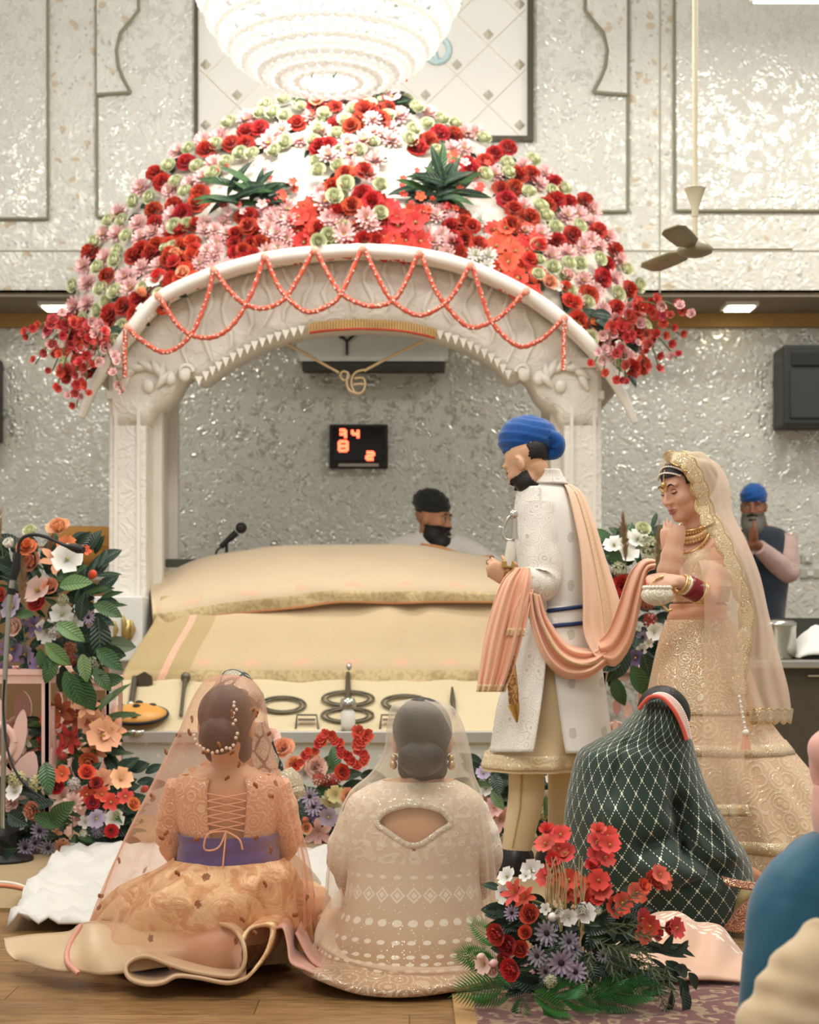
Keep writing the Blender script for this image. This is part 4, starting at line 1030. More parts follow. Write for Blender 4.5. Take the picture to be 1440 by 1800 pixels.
# loudspeakers
MSPK = plain('speaker_black', '#2c2e2a', .55); MGRL = plain('speaker_grille', '#3a3c38', .7, bumps=(300, .6, .004))
def speaker(x0, y0, x1, y1, lab):
    c = wl((x0+x1)/2, (y0+y1)/2, .20); wd, h = (x1-x0)*sc, (y1-y0)*sc
    t = thing('loudspeaker', lab, 'loudspeaker', c+V(0, 0, -h/2), 'wall loudspeakers')
    obj('cabinet', MB().box(c, (wd, .34, h)), MSPK, t, smooth=False, edge=.015)
    obj('horn', MB().box(c+V(0, -.176, h*.32), (wd*.8, .02, h*.18)), plain('horn_black', '#1c1d1b', .4), t, smooth=False, edge=.008)
    obj('grille', MB().box(c+V(0, -.176, -h*.12), (wd*.84, .02, h*.6)), MGRL, t, smooth=False, edge=.01)
    obj('badge', MB().box(c+V(wd*.06, -.19, -h*.36), (wd*.17, .006, h*.07)), plain('badge_silver', '#d8d8d2', .3, .5), t, smooth=False)
    obj('wall_bracket', MB().box(c+V(0, .185, 0), (.12, .05, .2)), MSPK, t, smooth=False)
speaker(1357, 621, 1492, 758, 'large black loudspeaker on the wall right of the canopy'); speaker(-88, 636, 8, 780, 'black loudspeaker at the left edge of the photo, mostly cut off')
# ceiling fan
fx, fd = 1222, 8.0
fan = thing('ceiling_fan', 'tan ceiling fan on a long rod right of the dome', 'fan', W(fx, 440, fd)); fp = lambda x, y: W(x, y, fd)
MF1 = plain('fan_brown', '#8a8268', .45); MF2 = plain('fan_cream', '#c9c1a4', .45)
obj('rod', MB().tube([V(fp(fx, 0).x, fd, 6.4), fp(fx, 425)], .014, 8), MF2, fan)
c = fp(fx, 332); obj('canopy_cup', MB().lathe([(.055, 0), (.05, -.005), (.02, -.09), (.016, -.14)], c, 18), MF2, fan)
c = fp(fx, 438); obj('motor', MB().lathe([(.02, .06), (.06, .03), (.09, .0), (.085, -.02), (.05, -.035), (0.01, -.04)], c, 22), MF1, fan)
for q in (0.0, 1.95, 4.3):
    d = V(math.cos(q), math.sin(q), 0); s = V(-math.sin(q), math.cos(q), .25).normalized(); L = .48
    G = [[c+d*t+s*wd*k+V(0, 0, .0) for k in (-1, 0, 1)] for t, wd in ((.08, .02), (.16, .055), (.3, .06), (L-.05, .06), (L, .035))]
    bl = MB(); bl.grid(G); obj('blade', bl, MF1, fan, solid=.008)
t = thing('tube_light', 'white strip lamp at the very top right of the photo', 'strip light', W(1390, 3, 9.5)); obj('tube', MB().tube([W(1325, 1, 9.5), W(1460, 1, 9.5)], .018, 10), glow('tube_glow', '#fff6e2', 2.5), t)
obj('batten', MB().box(W(1392, -5, 9.55), (.5, .05, .05)), MW, t, smooth=False)
# counter at the right with steel pot and cloth
ct = thing('counter', 'dark counter with steel top behind the bride', 'counter', W(1420, 1240, 8.4)); cd = 8.2
cz0 = W(0, 1168, cd).z
obj('worktop', MB().box((W(1470, 0, cd).x, cd+.45, cz0), (.86, .95, .04)), plain('brushed_steel', '#a9a79c', .3, .8), ct, smooth=False, edge=.006)
obj('cabinet', MB().box((W(1470, 0, cd).x+.01, cd+.47, cz0/2-.01), (.80, .86, cz0-.02)), plain('dark_laminate', '#4c463a', .45), ct, smooth=False)
obj('door_handle', MB().tube([W(1420, 1188, cd+.02), W(1470, 1188, cd+.02)], .008, 6), MSHINE, ct)
pot = thing('steel_pot', 'cylindrical steel pot with lid on the counter beside the bride', 'pot', W(1368, 1155, 8.55)); c = W(1368, 0, 8.55); c.z = cz0+.021; rr = 31/F*8.55
obj('body', MB().lathe([(rr*.9, 0), (rr, .012), (rr, .165), (rr*1.04, .172), (rr*1.04, .18)], c, 32), MSHINE, pot); obj('lid', MB().lathe([(rr*1.05, .18), (rr*1.05, .192), (rr*.8, .205), (rr*.1, .21), (.0, .21)], c, 32), MSHINE, pot)
b = MB(); G = []
for i in range(14):
    v = i/13; row = []
    for j in range(16):
        u = j/15; row.append(V(W(1398, 0, 8.5).x+u*.36, 8.42+v*.4, cz0+.03+.15*math.sin(PI*u)**.6*math.sin(PI*min(1, v*.9+.05))*(1+.35*nz(u*4, v*4))))
    G.append(row)
b.grid(G); tag(obj('white_cloth', b, fabric('white_cotton', '#e6e4dc'), solid=.01, loc=W(1410, 1150, 8.5)), 'crumpled white cloth on the steel counter beside the pot', 'cloth')
# dark box behind the white cloth
tag(obj('dark_tray', MB().box(V(W(1425, 0, 8.85).x, 8.95, cz0+.13), (.42, .22, .22)), plain('tray_dark', '#3b3a33', .5), smooth=False, loc=V(W(1425, 0, 8.85).x, 8.95, cz0+.02)), 'dark box standing at the back of the steel counter', 'box')
# wall sockets
for (x0, y0, x1, y1), lab in (((1408, 976, 1428, 990), 'upper'), ((1406, 1000, 1440, 1016), 'lower')):
    t = thing('socket_plate', '%s white socket plate on the right wall behind the standing man' % lab, 'socket', wl((x0+x1)/2, y1, .02)); obj('plate', MB().box(wl((x0+x1)/2, (y0+y1)/2, .012), ((x1-x0)*sc, .024, (y1-y0)*sc)), plain('socket_grey', '#b7b8a8', .5), t, smooth=False, edge=.004)
    obj('rocker', MB().box(wl((x0+x1)/2, (y0+y1)/2, .028), ((x1-x0)*sc*.3, .01, (y1-y0)*sc*.5)), MW, t, smooth=False)
# mustard bolster and cabinet at left behind the flowers
t = thing('bolster', 'mustard yellow cushion behind the left flower stand', 'cushion', W(150, 985, 10.2)); b = MB(); b.ball(W(150, 960, 10.2), (.26, .12, .14), 16, 10, fn=lambda th, ph: 1/(abs(math.cos(th)*math.cos(ph))**4+abs(math.sin(th)*math.cos(ph))**4+abs(math.sin(ph))**4)**.25*.92); obj('cover', b, fabric('mustard_cloth', '#b9843a'), t)
b = MB(); b.tube([W(-110+i*2, 960+6*math.sin(i*.3), 10.08) for i in range(1)]+[W(60, 962, 10.07), W(150, 958, 10.07), W(215, 962, 10.07)], .006, 5); obj('piping', b, plain('mustard_piping', '#9a6a2a', .7), t)
tag(obj('side_cabinet', MB().box((W(110, 0, 10.3).x, 10.45, .66), (1.1, .5, 1.26)), plain('brown_cabinet_wood', '#8a6a44', .6), smooth=False, edge=.01, loc=(W(110, 0, 10.3).x, 10.45, 0)), 'brown wooden cabinet under the mustard cushion', 'cabinet')
# cable on the matting
b = MB(); b.tube(smooth_path([W(-30, 1566, fl(1566)+.0), W(10, 1566, fl(1566)), W(45, 1572, fl(1572)), W(78, 1582, fl(1582))], 20), .008, 6); o = obj('floor_cable', b, plain('orange_cable', '#d98a63', .6), loc=W(0, 1570, fl(1570))); o.location.z = o.location.z+.02
tag(o, 'thin orange cable lying on the tan matting at the left edge', 'cable')
b = MB(); b.tube(smooth_path([W(-30, 1560, fl(1560)), W(20, 1562, fl(1562)), W(62, 1576, fl(1576)), W(90, 1584, fl(1584))], 20), .008, 6); o = obj('floor_cable', b, plain('white_cable', '#e4dccb', .6), loc=W(0, 1560, fl(1560))); o.location.z = o.location.z+.02
tag(o, 'thin white cable beside the orange one on the matting', 'cable')
# ------------------------------------------------------------------ flower arrangements
def arrange(name, label, base, d, items, cat='flower arrangement', jitter=.1, fill=(), seed=1, group=None):
    """items: (px, py, kind, colour, width in px[, depth shift]); fill: (box, n, leaf kind, colour, size range px, spread)"""
    R = random.Random(seed); t = thing(name, label, cat, base, group); cx = sum(i[0] for i in items)/len(items); cy = sum(i[1] for i in items)/len(items)
    for box, n, kind, col, (s0, s1) in fill:
        for _ in range(n):
            x, y = R.uniform(box[0], box[2]), R.uniform(box[1], box[3]); p = W(x, y, d+R.uniform(-.02, .12)); p.z = max(p.z, .03)
            dr = V((x-cx)/60+R.uniform(-.8, .8), R.uniform(-.6, .1), -(y-cy)/90+R.uniform(-.5, .7)); sz = R.uniform(s0, s1)/F*d
            dr.normalize()
            if p.z+dr.z*sz < .015: dr.z = abs(dr.z)*.3; dr.normalize()
            leaf(kind, col, t, p, dr, V(R.uniform(-.5, .5), -1, R.uniform(.1, 1)), sz)
    for it in items:
        x, y, kind, col, wpx = it[:5]; dd = d-(it[5] if len(it) > 5 else R.uniform(0, jitter)); p = W(x, y, dd); sz = wpx/F*dd
        n = V((x-cx)/160+R.uniform(-.35, .35), -1, -(y-cy)/220+R.uniform(-.1, .5))
        if kind in ('broad', 'narrow', 'fern', 'spray'): leaf(kind, col, t, p, V(*it[6]), n, sz)
        elif kind == 'pampas': put(FM('pampas', 'wheat'), 'pampas_plume', t, p, (0, -1, 0), sz, up=it[6] if len(it) > 6 else (0, 0, 1))
        else: flower(kind, col, t, p, n, sz, centre=('darkcentre' if col in ('grey', 'lilac') and kind == 'daisy' else 'greencentre' if col in ('white',) else 'centre'))
    return t
# pink fretwork flower stands
M_PINK = plain('pink_painted_board', '#ecc3b6', .55)
def stand(px0_, px1_, ytop, d, depth, label, rot=0.0):
    a, c = W(px0_, ytop, d), W(px1_, ytop, d); wd = c.x-a.x; top = a.z; ctr = V((a.x+c.x)/2, d+depth/2, 0)
    t = thing('flower_stand', label, 'stand', ctr)
    def side(o, ux, nrm):
        """one fretwork panel in the plane spanned by ux and z, starting at o"""
        L = ux.length; u = ux.normalized(); nv = Vector(nrm)*.018
        def pan(nm, pts): obj(nm, MB().prism([o+u*x*L+V(0, 0, z*top) for x, z in pts], nv), M_PINK, t, smooth=False)
        pan('frame_rail', [(0, .95), (1, .95), (1, 1), (0, 1)]); pan('frame_rail', [(0, .02), (1, .02), (1, .07), (0, .07)])
        pan('frame_stile', [(0, .07), (.07, .07), (.07, .95), (0, .95)]); pan('frame_stile', [(.93, .07), (1, .07), (1, .95), (.93, .95)])
        def lf(cx_, cz_, ln, w_, an): 
            ca, sa = math.cos(an), math.sin(an); out = []
            for k in range(14):
                q = 2*PI*k/14; x, z = ln*math.cos(q)*.5, w_*math.sin(q)*abs(math.sin(q))**.3
                out.append((min(.95, max(.05, cx_+(x*ca-z*sa))), min(.97, max(.05, cz_+(x*sa+z*ca)*L/top))))
            return out
        for cx_, cz_, ln, w_, an in ((.5, .34, .62, .20, PI/2), (.26, .40, .62, .13, PI*.62), (.74, .40, .62, .13, PI*.38), (.22, .22, .5, .11, PI*.8), (.78, .22, .5, .11, PI*.2), (.5, .14, .8, .13, 0), (.28, .66, .5, .07, PI*.55), (.72, .66, .5, .07, PI*.45), (.5, .78, .34, .09, PI/2)): pan('fret_leaf', lf(cx_, cz_, ln, w_, an))
        ringp = [o+u*(.5+.17*math.cos(q))*L+V(0, 0, .62*top+.17*L*math.sin(q)) for q in (2*PI*k/20 for k in range(21))]
        obj('fret_ring', MB().tube(ringp, .018, 6), M_PINK, t)
    o = V(a.x, d, 0); side(o, V(wd, 0, 0), (0, .02, 0)); side(o+V(wd, 0, 0), V(0, depth, 0), (-1, 0, 0)); side(o, V(0, depth, 0), (1, 0, 0)); side(o+V(0, depth, 0), V(wd, 0, 0), (0, -1, 0))
    obj('top_board', MB().box(V(ctr.x, ctr.y, top+.012), (wd+.02, depth+.02, .024)), M_PINK, t, smooth=False)
    return t
stand(-100, 86, 1186, 7.05, .5, 'pink cut-out flower stand at the left edge under the tall arrangement')
stand(118, 192, 1200, 7.75, .36, 'narrow pink cut-out stand standing behind the left flowers')
stand(1058, 1150, 1182, 7.2, .4, 'pink cut-out flower stand between the groom and the bride')
L1 = [(105, 935, 'rose', 'peach', 52), (118, 960, 'hibiscus', 'orange', 34), (55, 938, 'pompon', 'green', 36), (20, 960, 'ranunculus', 'white', 36), (48, 965, 'carnation', 'orange', 42), (60, 992, 'rose', 'peach', 48), (100, 992, 'lily', 'peach', 58), (118, 985, 'hibiscus', 'white', 52),
      (68, 1040, 'hibiscus', 'blush', 52), (66, 1062, 'carnation', 'coral', 36), (150, 968, 'small', 'tomato', 24), (112, 975, 'small', 'coral', 20), (90, 1035, 'rose', 'peach', 40), (5, 1045, 'carnation', 'red', 28), (25, 1068, 'hibiscus', 'lilac', 46),
      (85, 1110, 'hibiscus', 'white', 42), (60, 1100, 'lily', 'purple', 40), (110, 1080, 'hibiscus', 'white', 40), (132, 1095, 'small', 'white', 32), (155, 1085, 'daisy', 'lilac', 26), (160, 1110, 'daisy', 'lilac', 24), (30, 1105, 'rose', 'blush', 40), (25, 1140, 'hibiscus', 'purple', 46),
      (45, 1150, 'hibiscus', 'lilac', 36), (20, 1155, 'ranunculus', 'blush', 26), (70, 1172, 'hibiscus', 'purple', 34), (12, 1175, 'hibiscus', 'purple', 30), (35, 1178, 'rose', 'blush', 26), (95, 1110, 'cluster', 'white', 30), (122, 1140, 'cluster', 'rust', 30), (126, 1160, 'cluster', 'rust', 26),
      (160, 1015, 'bud', 'tomato', 30), (-20, 1000, 'rose', 'peach', 46), (-25, 1080, 'hibiscus', 'lilac', 46), (-15, 1130, 'rose', 'blush', 44), (165, 1165, 'cluster', 'green', 30), (185, 1160, 'small', 'yellow', 24), (110, 1055, 'cluster', 'green', 28), (138, 1070, 'small', 'white', 24),
      (0, 950, 'pampas', 'wheat', 150, .0, (-.2, 0, 1)), (40, 1060, 'pampas', 'wheat', 120, .1, (-.05, 0, 1)), (80, 985, 'pampas', 'wheat', 60, .0, (.3, 0, 1)),
      (105, 1030, 'broad', 'light', 62, .14, (1, -.2, .1)), (100, 1020, 'broad', 'leaf', 60, .1, (1, 0, .45)), (165, 1062, 'broad', 'leaf', 54, .12, (1, -.1, -.35)), (172, 1085, 'broad', 'dark', 80, .1, (.15, -.2, -1)), (100, 1095, 'broad', 'light', 60, .12, (.7, -.2, -.4)), (80, 1130, 'broad', 'light', 58, .16, (.8, -.2, -.75)),
      (70, 1140, 'broad', 'leaf', 46, .16, (.2, -.2, -1)), (95, 1150, 'broad', 'leaf', 54, .15, (-.2, -.3, -1)), (115, 1180, 'broad', 'leaf', 70, .17, (.45, -.3, -1)), (130, 1185, 'broad', 'leaf', 78, .17, (.55, -.2, -1)), (145, 1150, 'broad', 'light', 50, .17, (.2, -.2, -1)), (170, 1140, 'broad', 'dark', 56, .12, (1, -.1, -.3)),
      (170, 1140, 'broad', 'leaf', 60, .12, (1, 0, -.85)), (165, 1195, 'broad', 'leaf', 54, .15, (1, -.1, -.1)), (165, 1175, 'broad', 'leaf', 50, .15, (.8, -.1, -1)), (150, 1015, 'narrow', 'dark', 52, .05, (.6, 0, 1)), (168, 1012, 'narrow', 'dark', 46, .05, (1, 0, .1)), (172, 998, 'narrow', 'dark', 42, .05, (.5, 0, .9)), (30, 1082, 'broad', 'leaf', 34, .1, (1, -.2, .1)),
      (180, 1130, 'broad', 'grey', 60, .0, (1, 0, -.1)), (115, 1120, 'broad', 'dark', 60, .1, (.9, -.2, .1)), (140, 1090, 'broad', 'dark', 50, .1, (.2, -.1, 1))]
arrange('flower_arrangement', 'tall peach, lilac and white arrangement with big leaves on the left pink stand', W(20, 1186, 7.2), 7.15, L1, fill=[((0, 950, 175, 1175), 90, 'broad', 'dark', (30, 60)), ((20, 1000, 180, 1180), 50, 'narrow', 'leaf', (25, 50)), ((-40, 940, 0, 1180), 30, 'broad', 'dark', (40, 60))], seed=3)
L2 = [(105, 1250, 'lily', 'rust', 52), (95, 1275, 'lily', 'coral', 44), (150, 1245, 'lily', 'peach', 44), (140, 1262, 'lily', 'rust', 50), (160, 1270, 'hibiscus', 'peach', 46), (180, 1295, 'hibiscus', 'peach', 58), (195, 1285, 'lily', 'peach', 46), (98, 1305, 'hibiscus', 'coral', 44), (78, 1305, 'carnation', 'coral', 34), (125, 1298, 'lily', 'coral', 46),
      (128, 1305, 'lily', 'rust', 34), (158, 1335, 'rose', 'orange', 44), (48, 1300, 'lily', 'white', 44), (165, 1320, 'lily', 'peach', 40), (115, 1330, 'bud', 'rust', 30), (88, 1260, 'hibiscus', 'rust', 34)]
arrange('flower_arrangement', 'coral and rust lily arrangement beside the narrow pink stand', V(W(140, 1300, 7.3).x, 7.3, .5), 7.25, L2, fill=[((80, 1240, 195, 1350), 34, 'narrow', 'stem', (40, 70)), ((80, 1270, 190, 1350), 24, 'broad', 'dark', (30, 50))], seed=5)
L3 = [(100, 1385, 'rose', 'red', 34), (110, 1362, 'hibiscus', 'tomato', 30), (152, 1362, 'rose', 'tomato', 38), (180, 1372, 'hibiscus', 'peach', 40), (212, 1370, 'hibiscus', 'peach', 40), (170, 1378, 'carnation', 'dark', 28), (152, 1397, 'small', 'tomato', 34), (178, 1397, 'small', 'tomato', 36), (195, 1410, 'small', 'tomato', 36), (162, 1412, 'carnation', 'dark', 30), (220, 1400, 'small', 'coral', 34),
      (130, 1378, 'cluster', 'white', 30), (110, 1402, 'lily', 'blush', 40), (130, 1412, 'mum', 'blush', 42), (25, 1410, 'carnation', 'blush', 44), (60, 1425, 'carnation', 'peach', 40), (30, 1370, 'cluster', 'yellow', 40), (65, 1378, 'cluster', 'yellow', 40), (28, 1392, 'hibiscus', 'white', 34), (40, 1445, 'hibiscus', 'white', 34), (70, 1460, 'daisy', 'lilac', 34), (45, 1490, 'daisy', 'lilac', 34), (62, 1482, 'daisy', 'lilac', 28),
      (85, 1490, 'daisy', 'grey', 34), (68, 1505, 'daisy', 'grey', 30), (112, 1492, 'mum', 'peach', 42), (112, 1486, 'carnation', 'blush', 30), (140, 1488, 'ranunculus', 'white', 30), (147, 1465, 'ranunculus', 'white', 26), (168, 1438, 'hibiscus', 'lilac', 32), (150, 1445, 'small', 'white', 28), (200, 1440, 'hibiscus', 'white', 34), (196, 1460, 'carnation', 'red', 28), (172, 1462, 'cluster', 'grey', 30), (170, 1500, 'small', 'white', 22), (100, 1465, 'small', 'peach', 24), (232, 1415, 'rose', 'orange', 30),
      (250, 1390, 'bud', 'dark', 26), (205, 1430, 'pompon', 'green', 26), (235, 1440, 'pompon', 'green', 26), (90, 1445, 'broad', 'leaf', 66, .16, (.6, -.3, .5)), (110, 1450, 'broad', 'leaf', 60, .16, (-.9, -.3, .25)), (80, 1340, 'broad', 'leaf', 60, .1, (.2, 0, -1)), (15, 1430, 'broad', 'dark', 60, .1, (1, 0, -.4)), (0, 1490, 'broad', 'dark', 66, .2, (1, -.2, .2))]
arrange('flower_arrangement', 'mixed red, peach and white floor flowers at the foot of the left stand', (W(110, 1500, 6.95).x, 6.95, .012), 6.95, L3, fill=[((0, 1380, 220, 1490), 90, 'broad', 'dark', (30, 55)), ((200, 1350, 260, 1430), 14, 'broad', 'dark', (30, 45)), ((30, 1400, 230, 1490), 40, 'narrow', 'leaf', (25, 45))], seed=8)
tag(obj('black_case', MB().box((W(-12, 0, 6.9).x, 6.85, .075), (.22, .3, .15)), plain('black_leather', '#23241f', .4), smooth=False, edge=.03, loc=(W(-12, 0, 6.9).x, 6.85, .012)), 'small black case on the matting below the microphone stand', 'case')
# flowers along the front of the platform
L4 = [(475, 1300, 'carnation', 'blush', 44), (500, 1318, 'carnation', 'peach', 46), (470, 1330, 'carnation', 'blush', 36), (518, 1345, 'carnation', 'peach', 36), (555, 1350, 'carnation', 'blush', 44), (548, 1335, 'carnation', 'peach', 40), (535, 1360, 'hibiscus', 'white', 30), (600, 1358, 'carnation', 'tomato', 34), (560, 1370, 'cluster', 'coral', 30), (578, 1372, 'cluster', 'red', 32), (590, 1370, 'cluster', 'coral', 26),
      (545, 1400, 'daisy', 'lilac', 34), (552, 1418, 'daisy', 'lilac', 36), (560, 1430, 'hibiscus', 'purple', 36), (578, 1435, 'hibiscus', 'lilac', 34), (580, 1412, 'lily', 'yellow', 40), (540, 1440, 'bud', 'rust', 22), (560, 1462, 'lily', 'pink', 50), (572, 1478, 'hibiscus', 'pink', 36), (530, 1425, 'rose', 'coral', 26), (538, 1455, 'rose', 'peach', 24), (590, 1395, 'hibiscus', 'yellow', 30),
      (610, 1400, 'carnation', 'peach', 34), (640, 1420, 'hibiscus', 'lilac', 34), (660, 1395, 'carnation', 'blush', 34), (440, 1400, 'carnation', 'tomato', 34), (415, 1390, 'hibiscus', 'peach', 34), (620, 1450, 'hibiscus', 'pink', 34)]
fa = arrange('flower_arrangement', 'low peach and lilac flowers between the two veiled women before the platform', (W(550, 1490, 7.3).x, 7.3, .012), 7.3, L4, fill=[((440, 1360, 660, 1480), 60, 'broad', 'dark', (30, 55)), ((520, 1340, 600, 1400), 14, 'broad', 'leaf', (30, 50))], seed=12)
wire = smooth_path([W(*p, 7.2) for p in ((520, 1345), (540, 1325), (562, 1305), (575, 1292), (590, 1302), (604, 1320), (618, 1338), (625, 1345))], 20)
obj('stem', MB().tube(wire, .005, 5), LM['stem'], fa)
for k, p in enumerate(wire): flower('blossom', 'coral' if k % 3 else 'tomato', fa, p+V(random.uniform(-.01, .01), -.02, random.uniform(-.01, .01)), V(random.uniform(-.4, .4), -1, random.uniform(-.3, .5)), random.uniform(.05, .07))
wire = [W(634+4*math.sin(k), 1345-k*6.5, 7.2) for k in range(10)]; obj('stem', MB().tube(wire, .005, 5), LM['stem'], fa)
for k, p in enumerate(wire): flower('blossom', 'coral', fa, p+V(random.uniform(-.015, .015), -.02, 0), V(random.uniform(-.4, .4), -1, .1), .06+.03*(k > 5))
L5 = [(860, 1342, 'rose', 'coral', 24), (855, 1385, 'hibiscus', 'white', 32), (850, 1360, 'hibiscus', 'lilac', 26), (868, 1420, 'hibiscus', 'pink', 34), (880, 1440, 'lily', 'pink', 46), (850, 1410, 'rose', 'blush', 30), (970, 1370, 'hibiscus', 'white', 26), (975, 1385, 'carnation', 'dark', 24), (980, 1425, 'carnation', 'orange', 34), (955, 1430, 'cluster', 'yellow', 30), (960, 1400, 'hibiscus', 'white', 24), (945, 1480, 'rose', 'blush', 28),
      (870, 1480, 'carnation', 'coral', 26), (930, 1385, 'carnation', 'dark', 26), (990, 1460, 'carnation', 'peach', 30), (840, 1450, 'hibiscus', 'pink', 30), (1010, 1400, 'carnation', 'peach', 30), (850, 1345, 'broad', 'leaf', 46, .1, (1, -.2, -.3)), (870, 1360, 'broad', 'dark', 46, .1, (.2, -.2, -1)), (865, 1390, 'broad', 'light', 40, .1, (.5, -.2, -.8)), (960, 1400, 'broad', 'leaf', 40, .1, (-.3, -.1, -1))]
arrange('flower_arrangement', 'low pink and white flowers on the floor behind the groom', (W(910, 1490, 7.3).x, 7.3, .012), 7.3, L5, fill=[((835, 1345, 1010, 1480), 80, 'broad', 'dark', (30, 55)), ((840, 1350, 1000, 1440), 30, 'broad', 'leaf', (26, 46)), ((850, 1380, 990, 1420), 12, 'narrow', 'stem', (60, 90))], seed=15)
# tall arrangement between groom and bride
L6 = [(1120, 950, 'hibiscus', 'white', 40), (1128, 935, 'pompon', 'green', 40), (1140, 960, 'cluster', 'green', 46), (1100, 975, 'hibiscus', 'white', 44), (1080, 960, 'hibiscus', 'white', 36), (1145, 985, 'cluster', 'green', 40), (1088, 1000, 'cluster', 'green', 36), (1095, 1030, 'carnation', 'red', 46), (1108, 1048, 'carnation', 'red', 44), (1120, 1020, 'carnation', 'tomato', 40), (1138, 1060, 'cluster', 'rust', 34), (1142, 1090, 'cluster', 'red', 34),
      (1150, 1110, 'hibiscus', 'white', 30), (1130, 1120, 'daisy', 'lilac', 26), (1118, 1155, 'hibiscus', 'purple', 32), (1128, 1140, 'small', 'white', 24), (1100, 1070, 'hibiscus', 'coral', 36), (1145, 1040, 'hibiscus', 'coral', 34), (1140, 1130, 'small', 'white', 22), (1080, 1035, 'carnation', 'red', 34),
      (1100, 985, 'pampas', 'wheat', 90, .15, (-.06, 0, 1)), (1155, 1000, 'pampas', 'wheat', 84, .1, (.05, 0, 1)), (1105, 1140, 'broad', 'dark', 70, .16, (-.5, -.2, -1)), (1110, 1170, 'broad', 'leaf', 66, .16, (.6, -.2, -1)), (1080, 1190, 'broad', 'leaf', 56, .14, (.2, -.2, -1)), (1095, 1160, 'broad', 'dark', 60, .15, (-1, -.1, -.2)), (1130, 1150, 'broad', 'dark', 60, .14, (.4, -.1, -1)), (1090, 1000, 'broad', 'leaf', 46, .1, (-.4, -.1, 1)), (1145, 930, 'narrow', 'dark', 44, 0, (.4, 0, 1))]
arrange('flower_arrangement', 'tall white, green and red arrangement between the groom and the bride', W(1105, 1182, 7.3), 7.3, L6, fill=[((1070, 960, 1170, 1180), 80, 'broad', 'dark', (30, 60)), ((1075, 940, 1160, 1010), 20, 'broad', 'leaf', (26, 46)), ((1080, 1100, 1160, 1170), 30, 'narrow', 'dark', (26, 46))], seed=21)
# gooseneck microphone stand at the left edge
ms = thing('microphone_stand', 'tall gooseneck microphone stand with trailing cable at the left edge', 'microphone stand', (W(6, 0, 6.75).x, 6.75, 0)); mp = lambda x, y, o=0: W(x, y, 6.75+o)
MCH = plain('chrome_tube', '#a9a798', .2, .85)
c = mp(4, 0); c.z = .012; obj('base', MB().lathe([(0.0, 0), (.13, 0), (.13, .012), (.03, .03), (.02, .05)], c, 24), MBLK, ms)
obj('pole', MB().tube([V(c.x, 6.75, .04), mp(8, 1200), mp(16, 1060)], .011, 8), MCH, ms); obj('upper_pole', MB().tube([mp(14, 1075), mp(22, 1020)], .013, 8), MCH, ms)
obj('clamp', MB().tube([mp(19, 1045), mp(21, 1034)], .019, 8), MBLK, ms); obj('clip', MB().tube([mp(22, 1018), mp(28, 1000), mp(32, 972)], [.017, .019, .014], 9), MBLK, ms)
obj('gooseneck', MB().tube(smooth_path([mp(32, 975), mp(34, 955), mp(44, 943), mp(62, 940), (mp(84, 945, -.05)), mp(108, 956, -.1), mp(122, 962, -.12)], 30), .0075, 8), MBLK, ms)
obj('capsule', MB().tube([mp(118, 960, -.12), mp(128, 962, -.13), mp(138, 965, -.13), mp(147, 967, -.14)], [.009, .017, .02, .014], 10), MBLK, ms)
obj('cable', MB().tube(smooth_path([mp(8, 1195, -.02), mp(6, 1250, -.02), mp(14, 1320, -.06), mp(36, 1370, -.1), mp(72, 1402, -.1)], 24), .0055, 6), MBLK, ms)
# foreground arrangement with coral gladioli
d7 = 4.25
L7 = []
for x, y in ((962, 1462), (986, 1470), (960, 1486), (982, 1495), (972, 1512), (995, 1502), (972, 1530), (962, 1545), (1052, 1462), (1068, 1472), (1048, 1482), (1072, 1488), (1050, 1505), (1062, 1510), (1040, 1525), (1052, 1548), (1040, 1560), (1058, 1565), (1000, 1548), (1015, 1558), (998, 1568), (1018, 1572), (985, 1555), (1048, 1580), (1030, 1570),
             (1092, 1588), (1078, 1596), (1118, 1572), (1128, 1560), (1140, 1545), (1158, 1540), (1165, 1548), (1148, 1555), (1126, 1615), (1140, 1628), (1150, 1640), (1128, 1640), (1172, 1630), (1186, 1632)): L7.append((x, y, 'hibiscus' if (x+y) % 3 else 'blossom', 'coral' if (x*7+y) % 4 else 'tomato', 38, .02+.05*((x*3+y) % 5)/5))
